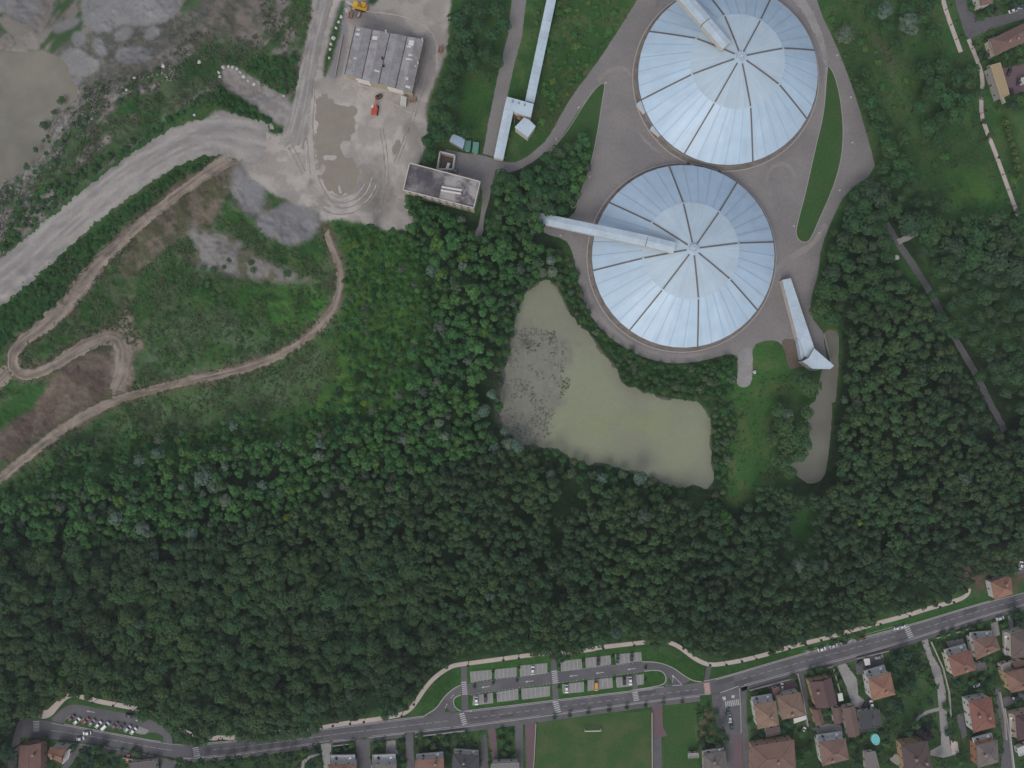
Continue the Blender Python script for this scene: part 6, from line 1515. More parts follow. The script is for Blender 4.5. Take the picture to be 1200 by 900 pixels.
for x, y, r in ((588,208,11),(583,220,9),(600,215,9),(618,207,12),(605,230,10),(630,222,12),(642,205,11),(648,190,10),(655,178,9),(660,205,11),(650,225,11),(668,172,8),(672,188,8),(628,240,11),(612,250,11),(645,245,9),(662,228,9),(660,245,8),(590,245,9),(580,262,9),(677,172,6),(640,185,7)):
    add_tree(x, y, r, 11, 'tanks', 'big', jit((.042, .082, .03) if TR.random() < .75 else (.07, .10, .045), .16), True)
for x, y, r in ((488,236,8),(497,244,9),(508,248,8),(520,254,8),(532,260,8),(541,268,7),(484,248,7),(500,258,9)):
    add_tree(x, y, r, 9, 'mill', 'small', jit(WOOD, .15), True)
for x, y, r in ((183,833,8),(192,842,9),(201,851,9),(209,860,10),(219,866,9),(231,868,8),(240,866,7),(282,862,8),(293,862,9),(306,863,9),(318,861,10),(331,861,9),(344,859,9),(357,857,9),(370,853,8),(105,816,5),(628,763,8),(640,762,9),(653,760,8),(666,759,9),(679,758,8),(762,748,9),(773,748,9),(781,748,7),(767,755,7),(983,739,6),(904,764,5),(452,838,6),(1137,96,9),(1150,110,7),(1158,160,4),(1152,143,4)): add_tree(x, y, r, 11, 'bank', 'big', jit((.056, .086, .034), .14), True)
for x, y, r in ((1111,381,12),(1119,390,9),(1103,373,8),(1147,441,7),(1092,345,6)): add_tree(x, y, r, 12, 'bank', 'big', jit((.046, .082, .032), .12), True)
# garden trees and shrubs south of the road
for x, y, r, c in ((1085,861,9,(.030,.02,.028)),(1078,855,6,(.028,.02,.026)),(1052,775,8,DEEP),(1062,768,8,DEEP),(1070,780,8,DEEP),(1050,790,7,DEEP),(1080,790,7,BUSH),(1068,800,8,DEEP),(1045,822,7,DEEP),(1058,812,8,BUSH),(1055,832,9,DEEP),(1040,838,6,DEEP),(1075,850,6,BUSH),(1065,858,6,DEEP),(1095,805,6,BUSH),(1107,745,5,BUSH),(1118,742,5,BUSH),(1130,740,4,BUSH),(952,789,5,BUSH),(960,787,5,BUSH),(968,785,4,BUSH),(930,795,4,BUSH),(985,800,4,BUSH),(980,790,3,BUSH),(973,836,4,BUSH),(1122,800,6,DEEP),(1130,806,6,BUSH),(1140,800,5,BUSH),(1150,808,6,DEEP),(1160,800,5,DEEP),(1152,795,5,BUSH),(1110,830,5,BUSH),(1115,845,5,BUSH),(1112,860,5,DEEP),(1192,720,8,DEEP),(1198,730,7,DEEP),(1178,733,5,BUSH),(1150,734,5,BUSH),(1140,738,5,OLIVE),(1128,892,6,BUSH),(1103,895,6,BUSH),(940,862,5,BUSH),(950,880,6,BUSH),(938,890,6,BUSH),(1000,875,5,BUSH),(1005,893,6,DEEP),(1040,873,5,BUSH),(1035,862,5,DEEP),(918,858,4,BUSH),(925,850,4,(.03,.09,.05)),(879,848,4,BUSH),(1180,800,5,BUSH),(1195,823,6,DEEP),(1010,868,4,BUSH),(955,860,4,DEEP),
                  (840,838,5,BUSH),(835,850,5,BUSH),(845,858,6,DEEP),(832,866,6,BUSH),(842,872,6,DEEP),(826,858,5,OLIVE),(822,840,4,BUSH),(830,830,4,DEEP),(850,868,5,BUSH),(824,872,5,DEEP),
                  (98,884,8,DEEP),(107,890,8,DEEP),(112,880,6,BUSH),(120,876,5,OLIVE),(100,898,7,DEEP),(115,895,6,BUSH),(135,892,6,DEEP),(128,886,5,BUSH),(160,884,5,BUSH),(155,880,4,DEEP),(50,866,4,BUSH),(85,876,4,BUSH),(220,896,6,DEEP),(235,895,6,BUSH),(250,894,6,DEEP),(265,893,6,BUSH),(280,891,6,DEEP),(295,890,6,BUSH),(310,889,6,DEEP),(325,888,6,BUSH),(340,886,6,DEEP),(355,884,5,BUSH),(368,880,5,DEEP),(260,902,6,BUSH),(300,902,6,DEEP),(330,900,6,BUSH),(365,897,6,DEEP),(395,880,4,DEEP),(405,878,4,DEEP),(411,874,4,BUSH),(438,874,4,BUSH),(447,872,4,BUSH),(440,884,4,DEEP),(470,872,4,DEEP),(471,888,5,DEEP),(472,897,5,BUSH),(492,864,4,BUSH),(500,870,5,BUSH),(508,876,5,OLIVE),(515,864,4,BUSH),(524,884,5,DEEP),(522,872,5,BUSH),(532,863,4,BUSH),(545,862,4,BUSH),(540,873,4,DEEP),(552,870,3,DEEP),(588,870,5,BUSH),(596,877,5,BUSH),(591,884,5,OLIVE),(599,862,4,BUSH),(588,858,4,BUSH),(603,887,4,BUSH),
                  (757,828,3,DEEP),(778,825,3,BUSH),(690,836,3,DEEP),(668,839,3,DEEP),(714,833,3,DEEP),(735,830,3,DEEP),(650,842,3,DEEP),(800,824,3,OLIVE),
                  (1150,20,6,BUSH),(1158,10,5,DEEP),(1140,8,5,BUSH),(1180,65,5,BUSH),(1195,58,6,BUSH),(1186,60,5,DEEP),(1150,62,5,DEEP),(1154,72,4,BUSH),(1143,50,3,DEEP),(1158,64,4,DEEP),(1197,115,7,BUSH),(1188,122,6,DEEP),(1163,88,4,DEEP),(1190,5,6,DEEP),(1198,70,5,BUSH)):
    add_tree(x, y, r, 3.5 if r < 6 else 7, 'garden', 'low' if r < 6 else 'small', jit(c, .12), True)
for x, y in ((1180,142),(1183,150),(1185,159),(1188,168),(1190,177),(1192,186),(1194,195),(1197,205)):
    add_tree(x, y, 5.2, 5, 'hedge', 'small', jit((.085,.105,.03), .1), True)
for x, y in ((985,828),(967,867),(556,805),(578,801),(606,798),(608,783),(578,788),(655,781),(684,775),(718,770),(580,818),(609,813),(655,806),(686,801),(720,796),(757,797),(757,783)):
    add_tree(x, y, 2.2, 2.2, 'bayshrub', 'low', jit((.03, .055, .022), .1), True)
# pond rim
def fill(pts, kind, proto, rm, rs, hm, hs, colf, n, f=.74, edge=.6):
    m = raster(ragged(pts, 7, 22, len(pts)) if rm > 6 else pts); ys, xs = np.nonzero(m)
    for _ in range(n):
        k = TR.randrange(len(xs)); x, y = xs[k] + RX0 + TR.random(), ys[k] + RY0 + TR.random()
        u_ = TR.random(); r = max(rm * .5, TR.gauss(rm, rs)) * ((1.4 if u_ < .12 else (.68 if u_ < .3 else 1)) if rm > 6 else 1); h = max(1.2, TR.gauss(hm, hs) * (.5 + .5 * min(1.25, r / rm)))
        if rm > 6 and not GR.near(x, y, r, f) and float(fbm(np.array([x * .055]), np.array([y * .055]), 3, 140.)[0]) < (.325 if kind == 'plantation' else .28): continue
        add_tree(x, y, r, h, kind, proto, colf, False, f, edge)
def c_plant(x, y):
    n = float(fbm(np.array([x * .02]), np.array([y * .02]), 3, 50.)[0])
    u = TR.random()
    if u < .06: return jit((.050, .090, .034), .1)
    if u < .07: return jit((.082, .098, .066), .12)
    n2 = float(fbm(np.array([x * .011]), np.array([y * .011]), 3, 170.)[0]); n2 = min(1, max(0, (n2 - .32) / .36)); q = .84 + .34 * n2
    return jit(tuple(q * (a * (1 - n) * 1 + b * n) * (1, 1, 1.12 - .2 * n2)[k] for k, (a, b) in enumerate(zip((.055, .080, .032), (.044, .070, .030)))), .12)
    return jit(tuple(a * (1 - n) * 1 + b * n for a, b in zip((.066, .088, .034), (.050, .076, .032))), .12)
def c_wood(x, y):
    n = float(fbm(np.array([x * .03]), np.array([y * .03]), 3, 80.)[0]); u = TR.random()
    if u < .025: return jit((.075, .135, .03), .12)
    if u < .08: return jit((.09, .10, .07), .12)
    if u < .2: return jit((.056, .090, .04), .15)
    t = min(1, max(0, (n - .35) / .3))
    return jit(tuple(a * (1 - t) + b * t for a, b in zip((.050, .108, .034), (.072, .140, .040))), .14)
def c_scrub(x, y):
    u = TR.random()
    if u < .15: return jit((.08, .12, .028), .15)
    return jit((.052, .115, .030), .18)
def c_bank(x, y):
    return jit((.085, .10, .05) if TR.random() < .3 else (.045, .09, .028), .18)
fill([(650,290),(668,300),(678,335),(690,368),(708,392),(735,412),(760,424),(800,430),(862,420),(860,450),(845,475),(836,480),(815,468),(765,458),(730,446),(722,425),(700,392),(676,372),(662,345),(652,330)], 'pondside', 'small', 4.8, 1.3, 4.5, 1.2, c_bank, 900, .72, .15)
fill([(836,478),(858,470),(862,500),(852,560),(848,600),(828,590),(842,575),(838,520)], 'pondside', 'small', 4.5, 1.2, 4, 1.2, c_bank, 300, .74, .1)
fill([(582,440),(590,450),(588,495),(600,512),(645,527),(662,534),(690,548),(712,545),(742,555),(775,568),(800,574),(800,585),(640,560),(585,530)], 'pondside', 'small', 5.2, 1.4, 6, 1.5, c_bank, 260, .72, .1)
fill([(600,330),(625,335),(606,362),(596,410),(588,440),(580,440),(590,370)], 'pondside', 'small', 5, 1.3, 5, 1.5, c_bank, 200, .72, .1)
# the plantation in the south and east
PL = [(-75,700),(0,650),(90,645),(200,645),(330,603),(420,577),(500,562),(560,548),(590,532),(620,535),(690,560),(760,577),(838,582),(862,600),(870,562),(905,560),(925,572),(945,580),(962,576),(978,560),(984,480),(985,395),(990,380),(1000,345),(1060,330),(1085,345),(1100,372),(1122,415),(1140,450),(1160,480),(1185,515),(1280,520),(1280,655),(1205,662),(1150,672),(1130,688),(1060,712),(1000,735),(900,760),(845,770),(818,768),(790,752),(750,750),(690,752),(620,765),(540,774),(510,788),(490,808),(475,830),(455,836),(400,843),(330,862),(270,862),(245,864),(218,866),(196,852),(178,832),(140,824),(110,816),(84,810),(60,822),(35,830),(18,850),(15,900),(-75,960)]
def PLk(x, y): return c_plant(x, y)
big_zone = [(-75,640),(100,640),(300,640),(480,640),(520,700),(500,760),(440,835),(300,860),(200,850),(70,812),(20,850),(10,940),(-75,960)]
fill(big_zone, 'plantation', 'big', 9.2, 1.6, 14, 2, c_plant, 6500, .60, .3)
fill(PL, 'plantation', 'small', 6.6, 1.1, 13, 1.6, c_plant, 30000, .62, .3)
fill([(960,320),(990,235),(1040,200),(1060,230),(1200,240),(1280,300),(1280,520),(1185,515),(1150,450),(1122,400),(1085,330),(1060,330),(1000,345),(985,390)], 'east', 'big', 8.5, 1.8, 12, 2, lambda x, y: jit((.048, .08, .032) if TR.random() < .7 else (.06, .085, .042), .18), 3000, .72, .4)
# mixed wood between quarry and pond
WD = [(398,345),(402,300),(392,268),(430,268),(470,262),(480,240),(560,270),(565,262),(580,262),(600,210),(640,195),(680,160),(690,180),(676,240),(640,258),(632,275),(655,285),(668,300),(660,325),(625,332),(604,362),(592,415),(580,440),(580,480),(590,520),(565,545),(500,562),(420,578),(330,603),(200,645),(90,645),(0,650),(-75,660),(-75,590),(0,565),(60,545),(150,512),(250,500),(330,490),(380,470),(400,440)]
SC = [(392,268),(430,268),(490,262),(505,300),(520,340),(510,400),(490,440),(440,470),(390,480),(330,490),(250,500),(150,512),(60,548),(0,572),(0,590),(120,545),(250,520),(380,500),(480,480),(400,440),(398,345),(402,300)]
fill(SC, 'scrubwood', 'small', 4.2, 1.1, 2.3, .7, c_scrub, 1700, .86, .2)
fill(WD, 'woodland', 'small', 6.6, 1.6, 9.5, 2, c_wood, 11000, .62, .3)
# scattered bushes
fill([(880,812),(935,792),(1095,748),(1200,715),(1200,900),(880,900)], 'garden', 'low', 3.8, 1.3, 2.6, .8, lambda x, y: jit(DEEP if TR.random() < .5 else BUSH, .18), 150, .8, .9)
fill([(60,868),(200,892),(600,848),(600,900),(60,900)], 'garden', 'low', 3.6, 1.2, 2.4, .8, lambda x, y: jit(DEEP if TR.random() < .5 else BUSH, .18), 90, .8, .9)
fill([(622,0),(655,0),(700,0),(740,0),(690,80),(640,160),(626,120)], 'meadowbush', 'low', 4.2, 1.3, 1.8, .6, c_scrub, 150, .85)
fill([(960,20),(1030,20),(1090,60),(1110,200),(1190,200),(1200,260),(1060,230),(1010,140)], 'meadowbush', 'low', 4.5, 1.5, 2.0, .7, c_scrub, 130, .9)
fill([(20,235),(120,185),(195,140),(240,112),(300,70),(345,60),(350,105),(230,110),(190,160),(100,225),(0,300)], 'slopebush', 'low', 4.2, 1.2, 2.0, .6, lambda x, y: jit((.034, .08, .022), .2), 420, .75)
fill([(35,150),(60,120),(75,110),(110,95),(160,85),(200,70),(160,110),(110,140),(60,190),(20,225),(12,205),(35,180)], 'slopebush', 'low', 3.6, 1.2, 1.8, .6, lambda x, y: jit((.05, .08, .034), .2), 45, .85)
fill(STRIP, 'slopebush', 'low', 3.8, .9, 1.5, .4, lambda x, y: jit((.028, .07, .018), .2), 500, .72, .35)
fill([(256,106),(300,128),(328,152),(326,160),(300,146),(262,124),(240,122)], 'slopebush', 'low', 3.8, .9, 1.6, .4, lambda x, y: jit((.028, .066, .018), .2), 200, .72, .2)
fill([(190,310),(380,290),(390,370),(340,410),(180,450),(160,400)], 'slopebush', 'low', 3.2, 1.0, 1.2, .4, lambda x, y: jit((.05, .09, .03), .2), 80, .9)
fill([(855,450),(920,450),(912,540),(870,600),(850,600)], 'meadowbush', 'low', 3.2, 1.0, 1.4, .4, c_bank, 25, .95)

# --- split: the largest of each kind stand as single trees, the rest are one mass per kind
KIND = {'willow': 'silver_willow', 'sunny': 'yellow_green_tree', 'plantation': 'plantation_tree', 'woodland': 'woodland_tree', 'scrubwood': 'young_tree', 'pondside': 'bankside_bush', 'bank': 'broadleaf_tree', 'east': 'broadleaf_tree', 'meadow': 'broadleaf_tree', 'yard': 'broadleaf_tree', 'tanks': 'broadleaf_tree', 'mill': 'broadleaf_tree', 'garden': 'garden_shrub', 'hedge': 'hedge_shrub', 'bayshrub': 'car_park_shrub', 'meadowbush': 'meadow_bush', 'slopebush': 'slope_bush'}
LM = [(60,840,'by the western promenade bend'),(140,815,'above the lay-by'),(230,845,'above the western zebra crossing'),(320,845,'beside the shaded road stretch'),(420,825,'above the tree shaded promenade'),(500,770,'left of the first crossing path'),(590,755,'above the left upper bays'),(690,735,'above the middle upper bays'),(770,735,'above the promenade gap'),(840,750,'above the promenade sag'),(930,735,'above the kerbside bays'),(1010,715,'above the hatched kerbside bay'),(1080,690,'above the right zebra crossing'),(1150,655,'near the pyramid roofed house'),
      (30,690,'at the left plantation edge'),(120,720,'in the western plantation'),(220,740,'in the deep western plantation'),(320,760,'above the shaded road'),(420,720,'in the middle of the big plantation'),(520,670,'in the central plantation'),(620,640,'south of the pond mudflat'),(700,620,'south of the pond'),(790,640,'below the lower right pond corner'),(620,720,'inside the wood above the bays'),(740,690,'inside the wood above the car park'),(860,680,'below the small meadow'),(960,690,'above the kerbside cars'),(1050,640,'in the south-eastern plantation'),(1150,590,'at the right frame edge plantation'),(1040,520,'right of the narrow canal'),(1020,430,'by the head of the narrow canal'),(1080,430,'left of the wood path'),(1130,520,'below the end of the wood path'),(1190,500,'right of the wood path end'),
      (40,610,'at the left edge below the track'),(110,570,'below the curve of the dirt track'),(210,590,'among the silver willows in the west'),(300,560,'in the bright western wood'),(380,550,'beside the paired silver willows'),(460,530,'in the middle of the bright wood'),(540,500,'left of the pond mudflat'),(560,420,'left of the pond'),(560,340,'left of the upper pond arm'),(610,300,'above the upper pond arm'),(540,280,'below the old mill building'),(600,230,'between the mill yard and the gallery'),(650,200,'on the western grass island'),(470,330,'right of the brown track'),(430,420,'in young growth near the track'),(400,290,'at the end of the gravel yard'),(330,495,'above the bright wood'),(200,505,'along the lower dirt track'),
      (680,350,'on the pond side of the ring road'),(760,440,'along the upper pond bank'),(845,530,'on the right pond bank'),(640,545,'on the lower pond bank'),(720,555,'on the lower right pond bank'),(920,510,'between meadow and narrow canal'),(960,450,'beside the reclaim shed head house'),(980,320,'right of the ring road asphalt'),(1040,230,'at the tip of the eastern road'),(1085,270,'above the wood path'),(1150,280,'right of the wood path top'),(1180,360,'at the right frame edge wood'),(1030,330,'left of the wood path clearing'),(1110,340,'right of the middle of the wood path'),(1110,100,'by the tan warehouse footpath'),(1050,170,'in the eastern meadow'),(1070,25,'by the top right footpath'),(1020,110,'beside the eastern road'),(540,30,'at the top beside the west road'),(530,90,'midway beside the west road'),(515,150,'beside the lower west road'),
      (660,70,'between gallery and ring road'),(860,500,'in the small meadow'),(100,160,'on the quarry slope'),(30,240,'on the slope below the quarry pond'),(250,90,'on the upper quarry slope'),(200,130,'above the haul road bend'),(50,330,'low between haul road and track'),(150,260,'midway between haul road and track'),(230,190,'high between haul road and track'),(290,135,'below the gravel spur'),(280,380,'on the bare mound'),(1180,170,'behind the hedge by the footpath'),(330,880,'in the park strip south of the road'),(110,890,'in the west end gardens'),(500,870,'in the bottom edge gardens'),(590,870,'beside the bottom edge lanes'),(840,855,'left of the red side road'),(1060,790,'in the big orchard garden'),(1055,840,'on the lawn inside the curved path'),(960,790,'in front of the maroon house'),(950,870,'below the brown house'),(1130,805,'by the red orange house'),(1190,725,'in the right frame edge garden'),(1115,850,'right of the curved drive'),(700,834,'along the sports field'),(1160,60,'by the brown roofed corner house'),(1195,115,'by the paved yard'),(600,800,'among the left parking bays'),(700,790,'among the right parking bays')]
LMa = np.array([(a, b) for a, b, _ in LM], float)
def landmark(x, y): return LM[int(np.argmin((LMa[:, 0] - x) ** 2 + (LMa[:, 1] - y) ** 2))][2]
NOUN = {'silver_willow': ('silver grey willow', 'tree'), 'yellow_green_tree': ('yellow green tree', 'tree'), 'plantation_tree': ('plantation tree', 'tree'), 'woodland_tree': ('woodland tree', 'tree'), 'young_tree': ('low young tree', 'tree'), 'bankside_bush': ('bankside bush', 'bush'), 'broadleaf_tree': ('spreading broadleaf', 'tree'), 'garden_shrub': ('garden shrub', 'shrub'), 'hedge_shrub': ('olive hedge shrub', 'shrub'), 'car_park_shrub': ('small dark shrub', 'shrub'), 'meadow_bush': ('meadow bush', 'bush'), 'slope_bush': ('slope bush', 'bush')}
GROUPS = {'silver_willow': 'silver willows of the wood', 'yellow_green_tree': 'yellow green trees of the wood', 'plantation_tree': 'trees of the plantation', 'woodland_tree': 'trees of the mixed wood', 'young_tree': 'young trees at the wood edge', 'bankside_bush': 'bushes round the pond', 'broadleaf_tree': 'broadleaf trees round the tanks and fields', 'garden_shrub': 'trees and shrubs of the gardens', 'hedge_shrub': 'hedge by the footpath', 'car_park_shrub': 'shrubs between the bays', 'meadow_bush': 'bushes in the meadows', 'slope_bush': 'bushes on the quarry slopes'}
def tone(c):
    l = .3 * c[0] + .6 * c[1] + .1 * c[2]
    a = 'dark' if l < .055 else ('mid' if l < .075 else ('light' if l < .095 else 'pale'))
    ratio = c[0] / c[1]
    b = 'purple' if c[1] < c[0] else ('grey green' if ratio > .83 else ('olive' if ratio > .68 else 'green'))
    return a + ' ' + b
by_kind = {}
for t in TREES: by_kind.setdefault(KIND[t[4]], []).append(t)
def in_frame(t): return -t[2] < t[0] < 1200 + t[2] and -t[2] < t[1] < 900 + t[2]
MAXN = 290
pending = []
for kind, lst in by_kind.items():
    lst.sort(key=lambda t: -t[2] * (1 if in_frame(t) else .01))
    single = [t for t in lst[:MAXN] if in_frame(t)]
    rest = [t for t in lst if t not in set(single)]
    pending.append((kind, single, rest))
def place(t):
    x, y, r, h, k, proto, c = t
    zb = hz(*base_px(x, y, h))
    zc = zb + h
    p = W(x, y, zb + h * .72)
    R = r * S * (H - h * .72) / H
    return p, zb, R
ORD = ['first', 'second', 'third', 'fourth', 'fifth', 'sixth', 'seventh', 'eighth']
def rank_text(same, t):
    """which of its look-alikes it is: bands of at most five from the top, then from the left"""
    nb = -(-len(same) // 5)
    ys = sorted(same, key=lambda q: q[1]); per = -(-len(ys) // nb)
    b = ys.index(t) // per; row = sorted(ys[b * per:(b + 1) * per], key=lambda q: q[0]); i = row.index(t)
    s = 'leftmost' if i == 0 and len(row) > 1 else ('rightmost' if i == len(row) - 1 and len(row) > 1 else ORD[min(i, 7)] + ' from left')
    if len(row) == 1: s = 'alone'
    if nb == 1: return s
    v = 'topmost' if b == 0 else ('bottom' if b == nb - 1 else ORD[min(b, 7)])
    return s + ' in ' + v + ' band'
for kind, single, rest in pending:
    labs = {}
    rows = []
    for t in single:
        p, zb, R = place(t); h = t[3]
        size = 'large' if t[2] > 10 else ('medium' if t[2] > 6.2 else 'small')
        if kind in ('hedge_shrub', 'car_park_shrub'): size = ''
        elif kind in ('slope_bush', 'meadow_bush', 'bankside_bush', 'young_tree', 'garden_shrub'): size = 'broad' if t[2] > 5.2 else ('round' if t[2] > 3.6 else 'tiny')
        lab = f"{size} {tone(t[6])} {NOUN[kind][0]} {landmark(t[0], t[1])}".strip()
        for drop in (('spreading', 'low'), ('the',), ('large', 'medium', 'small', 'broad', 'round', 'tiny'), ('mid',)):
            if len(lab.split()) > 10: lab = ' '.join(w_ for w_ in lab.split() if w_ not in drop)
        rows.append((t, lab)); labs.setdefault(lab, []).append(t)
    for t, lab in rows:
        same = labs[lab]
        if len(same) > 1:
            lab += ', ' + rank_text(same, t)
        p, zb, R = place(t); h = t[3]
        k = random.Random(int(t[0] * 31 + t[1] * 17)); proto = PM[t[5]]
        cr_mesh = k.choice(proto)
        low = t[5] == 'low'
        root = empty(kind, (p.x, p.y, zb), k.uniform(0, 6.28))
        tag(root, lab, NOUN[kind][1], GROUPS[kind])
        cr = bpy.data.objects.new('crown', cr_mesh); col.objects.link(cr); cr.parent = root
        vr = min(R * 1.0, h * .62)
        cr.location = (0, 0, h - vr * .85 if not low else h * .45); cr.scale = (R, R * k.uniform(.88, 1.08), vr); cr.color = rgba(t[6])
        tr = bpy.data.objects.new('trunk', TRUNK); col.objects.link(tr); tr.parent = root
        rt = .035 * h ** .8 * (.8 if low else 1.2); tr.scale = (rt, rt, h * .72 if not low else h * .5)
    # the rest in one mass
    if rest:
        Vs, Fs, Cs = [], [], []; off = 0
        for t in rest:
            p, zb, R = place(t); h = t[3]; low = t[5] == 'low'
            V, F, Cc = PROTO[t[5]][int(RNG.integers(len(PROTO[t[5]])))]
            a = RNG.uniform(0, 6.28); ca, sa = math.cos(a), math.sin(a)
            vr = min(R, h * .62)
            Q = np.empty_like(V)
            Q[:, 0] = (V[:, 0] * ca - V[:, 1] * sa) * R + p.x; Q[:, 1] = (V[:, 0] * sa + V[:, 1] * ca) * R * RNG.uniform(.9, 1.1) + p.y
            Q[:, 2] = V[:, 2] * vr + zb + (h - vr * .85 if not low else h * .45)
            Vs.append(Q); Fs.append(F + off); Cs.append(Cc * np.array(t[6], np.float32)); off += len(Q)
            if not low:
                rt = .035 * h ** .8 * 1.2
                q = TV * np.array([rt, rt, h * .72], np.float32) + np.array([p.x, p.y, zb], np.float32)
                tf = np.array([(k, (k + 1) % 7, 7 + (k + 1) % 7) for k in range(7)] + [(k, 7 + (k + 1) % 7, 7 + k) for k in range(7)], np.int32)
                Vs.append(q); Fs.append(tf + off); Cs.append(np.tile(np.array([[.07, .05, .035]], np.float32), (len(q), 1))); off += len(q)
        nm = {'plantation_tree': 'plantation_forest', 'woodland_tree': 'mixed_forest', 'young_tree': 'young_forest', 'slope_bush': 'slope_undergrowth', 'bankside_bush': 'bank_undergrowth', 'meadow_bush': 'meadow_undergrowth'}.get(kind, kind.rsplit('_', 1)[0] + '_undergrowth')
        m = bpy.data.meshes.new(nm); np_mesh(m, np.concatenate(Vs), np.concatenate(Fs), 3, np.concatenate(Cs)); m.materials.append(M['leaf'])
        o = bpy.data.objects.new(nm, m); col.objects.link(o); tag(o, kind='stuff')
    print('TREES', kind, len(single), len(rest))

# low herbs and tussocks over the rough ground
BARE = [[(200,215),(272,180),(275,215),(262,240),(250,265),(205,280),(175,310),(140,330),(140,305),(165,275)], [(215,262),(270,275),(300,300),(368,328),(368,336),(300,332),(250,320),(220,318),(230,295)], [(262,175),(320,160),(378,240),(384,270),(357,286),(337,292),(312,280),(285,250),(268,215)], [(50,450),(75,420),(130,405),(175,405),(155,455),(130,470),(60,510),(0,560),(-60,570),(-60,440),(0,470)], [(60,20),(250,-40),(250,30),(205,45),(175,85),(120,95),(75,110),(60,60)], [(-80,-80),(60,-80),(60,60),(-80,60)], [(240,-20),(300,-20),(310,40),(262,45),(240,35)], [(255,75),(280,75),(345,140),(330,160),(290,118)], [(55,100),(100,95),(60,180),(20,235),(30,190)]]
def herbs(name, zones, n, size, colf, hgt=.5, zfix=None, thr=.47):
    m = np.zeros((RHt, RWd), bool)
    for z in zones: m |= raster(z)
    for z in BARE: m &= ~raster(z)
    m &= ~OCC
    ys, xs = np.nonzero(m)
    k = RNG.integers(0, len(xs), n)
    x = xs[k] + RX0 + RNG.random(n); y = ys[k] + RY0 + RNG.random(n)
    keep = fbm(x * .06, y * .06, 3, 31.) + RNG.uniform(-.18, .18, n) > thr
    x, y = x[keep], y[keep]; n = len(x)
    z = height(x, y); kk = (H - z) / H
    gx_, gy_ = 600 + (x - 600) * kk, 450 + (y - 450) * kk
    z = height(gx_, gy_) if zfix is None else np.full(n, zfix)
    c = np.stack([(gx_ - 600) * S, (450 - gy_) * S, z], 1)
    L = 5
    V = np.empty((n, L, 3, 3), np.float32); s = size * RNG.uniform(.6, 1.5, n)
    for l in range(L):
        d = RNG.normal(size=(n, 3)) * s[:, None] * .6; d[:, 2] = np.abs(d[:, 2]) * hgt + .1
        nn = RNG.normal(size=(n, 3)) * .5; nn[:, 2] += 1; nn /= np.linalg.norm(nn, axis=1)[:, None]
        t1 = np.cross(nn, RNG.normal(size=(n, 3))); t1 /= np.linalg.norm(t1, axis=1)[:, None]; t2 = np.cross(nn, t1)
        p = c + d; q = (s * .55)[:, None]
        V[:, l, 0] = p + t1 * q; V[:, l, 1] = p - t1 * q * .5 + t2 * q * .87; V[:, l, 2] = p - t1 * q * .5 - t2 * q * .87
    cc = colf(x, y)[:, None, None, :] * RNG.uniform(.75, 1.25, (n, L, 1, 1)) * np.ones((1, 1, 3, 1))
    V = V.reshape(-1, 3); me_ = bpy.data.meshes.new(name)
    np_mesh(me_, V, np.arange(len(V), dtype=np.int32).reshape(-1, 3), 3, cc.reshape(-1, 3)); me_.materials.append(M['leaf'])
    o = bpy.data.objects.new(name, me_); col.objects.link(o); tag(o, kind='stuff')
def hc(a, b):
    def f(x, y):
        t = np.clip((fbm(x * .08, y * .08, 3, 61.) - .35) / .3, 0, 1)[:, None]; return np.array(a) * (1 - t) + np.array(b) * t
    return f
herbs('hillside_grass', [[(-60,340),(0,312),(110,232),(200,140),(330,150),(378,262),(400,300),(398,350),(400,440),(360,490),(200,510),(0,575),(-60,600)]], 10000, .75, hc((.046, .088, .028), (.084, .106, .052)))
herbs('quarry_grass', [[(-60,250),(50,190),(80,100),(200,60),(262,0),(372,-20),(350,110),(260,110),(110,225),(0,310)]], 5000, .7, hc((.046, .08, .03), (.10, .10, .066)))
herbs('meadow_grass', [[(620,0),(755,0),(690,88),(640,165),(622,150),(626,120)], [(850,430),(930,440),(915,555),(850,600)], [(960,0),(1105,0),(1180,230),(1200,270),(1060,230),(1010,130)], [(655,290),(690,370),(740,415),(860,420),(850,470),(760,455)]], 4000, .7, hc((.044, .09, .03), (.072, .10, .04)))
herbs('garden_plants', [[(880,812),(1200,720),(1200,900),(880,900)], [(60,866),(600,848),(600,900),(60,900)], [(815,826),(840,830),(852,880),(820,900)], [(1140,0),(1200,0),(1200,130),(1165,130)]], 5000, .6, hc((.026, .05, .018), (.05, .075, .03)))
OCC_s = OCC; OCC = np.zeros_like(OCC); BARE_s = BARE; BARE = []
herbs('scree', [[(35,150),(60,118),(80,102),(110,95),(150,95),(120,130),(60,195),(25,228),(8,212),(35,182)], [(0,205),(30,190),(40,230),(0,300)], [(160,95),(205,62),(240,45),(215,80),(190,110)]], 1000, .6, hc((.20, .19, .17), (.34, .32, .29)), .4)
OCC = OCC_s; BARE = BARE_s
# drowned scrub on the pond mud
OCC_s = OCC; OCC = np.zeros_like(OCC)
herbs('pond_weed', [[(x, y) for x, y in mud]], 2600, .32, hc((.11, .112, .088), (.15, .145, .12)), .25, -.8, .52)
herbs('pond_weed', [[(660,428),(672,430),(668,452),(652,474),(640,470),(650,440)], [(610,398),(650,388),(655,400),(620,412)], [(620,462),(632,460),(636,470),(622,474)]], 600, .34, hc((.08, .09, .06), (.11, .115, .085)), .25, -.8, .45)
OCC = OCC_s

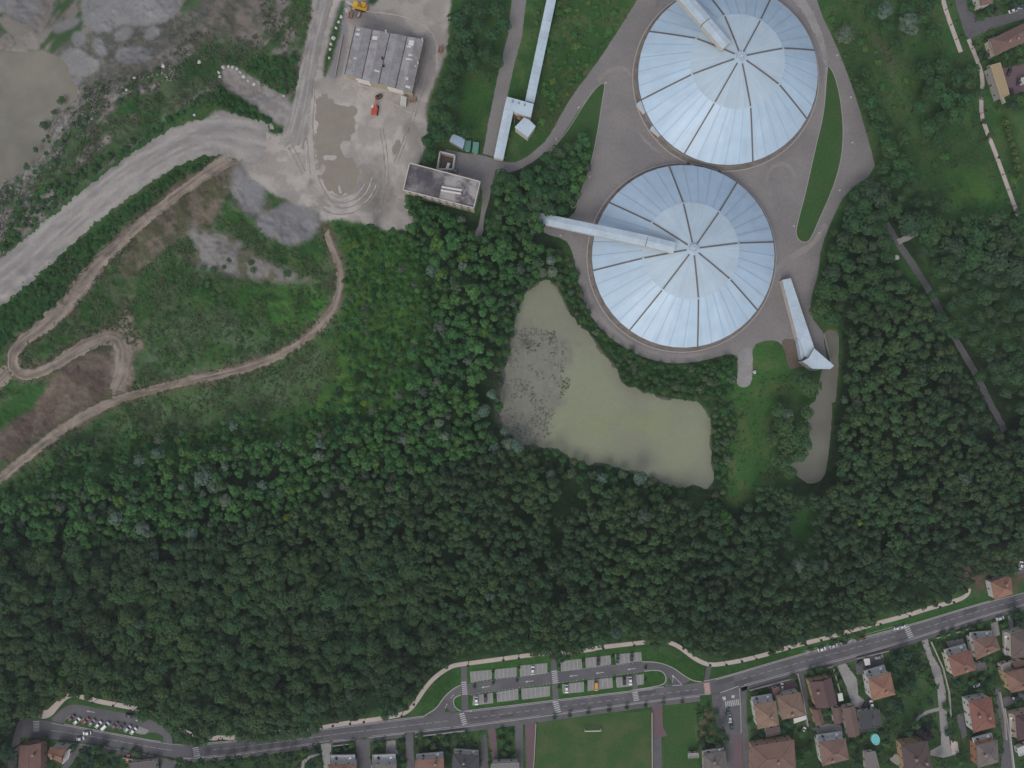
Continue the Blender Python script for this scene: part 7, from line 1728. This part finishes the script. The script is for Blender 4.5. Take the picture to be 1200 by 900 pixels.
# ------------------------------------------------------------------ light, sky, camera
w = bpy.data.worlds.new('World'); bpy.context.scene.world = w; w.use_nodes = True
nt = w.node_tree; bg = nt.nodes['Background']
sky = nt.nodes.new('ShaderNodeTexSky'); sky.sky_type = 'NISHITA'; sky.sun_disc = False
EL, AZ = 46, 205     # compass azimuth of the sun, photograph top = north
sky.sun_elevation = math.radians(EL); sky.sun_rotation = math.radians(AZ)
sky.air_density = 1.0; sky.dust_density = 4.0; sky.ozone_density = 1.0
mixn = nt.nodes.new('ShaderNodeMix'); mixn.data_type = 'RGBA'; mixn.inputs[0].default_value = .55
nt.links.new(sky.outputs[0], mixn.inputs[6]); mixn.inputs[7].default_value = (5.6, 5.9, 6.9, 1)     # the cloud layer
nt.links.new(mixn.outputs[2], bg.inputs['Color']); bg.inputs['Strength'].default_value = .10
sd = bpy.data.lights.new('sun', 'SUN'); sd.energy = 1.42; sd.angle = math.radians(34); sd.color = (1, .975, .93)
so = bpy.data.objects.new('sun', sd); col.objects.link(so)
dirv = Vector((math.sin(math.radians(AZ)) * math.cos(math.radians(EL)), math.cos(math.radians(AZ)) * math.cos(math.radians(EL)), math.sin(math.radians(EL))))
so.rotation_euler = dirv.to_track_quat('Z', 'Y').to_euler(); so.location = dirv * 600
cam = bpy.data.cameras.new('camera'); cam.sensor_fit = 'HORIZONTAL'; cam.angle = 2 * math.atan(600 * S / H); cam.clip_end = 6000; cam.clip_start = 1
co_ = bpy.data.objects.new('camera', cam); col.objects.link(co_); co_.location = (0, 0, H)
sc = bpy.context.scene; sc.camera = co_
sc.view_settings.view_transform = 'Standard'; sc.view_settings.look = 'None'; sc.view_settings.gamma = 1; sc.view_settings.exposure = 0.0
sc.render.engine = 'CYCLES'; sc.cycles.max_bounces = 4; sc.cycles.diffuse_bounces = 3; sc.cycles.use_denoising = True

# the damp air between drone and ground
hb = MB().box((0, 0, (H + 2 - 16) / 2), (2700, 2500, H + 2 + 16)).build('haze', bpy.data.materials.new('haze'))
tag(hb, kind='stuff')
hm = hb.data.materials[0]; hm.use_nodes = True; hn = hm.node_tree; hn.nodes.remove(hn.nodes['Principled BSDF'])
vol = hn.nodes.new('ShaderNodeVolumePrincipled'); vol.inputs['Color'].default_value = (.86, .90, 1, 1); vol.inputs['Density'].default_value = .00008
hn.links.new(vol.outputs[0], hn.nodes['Material Output'].inputs['Volume'])
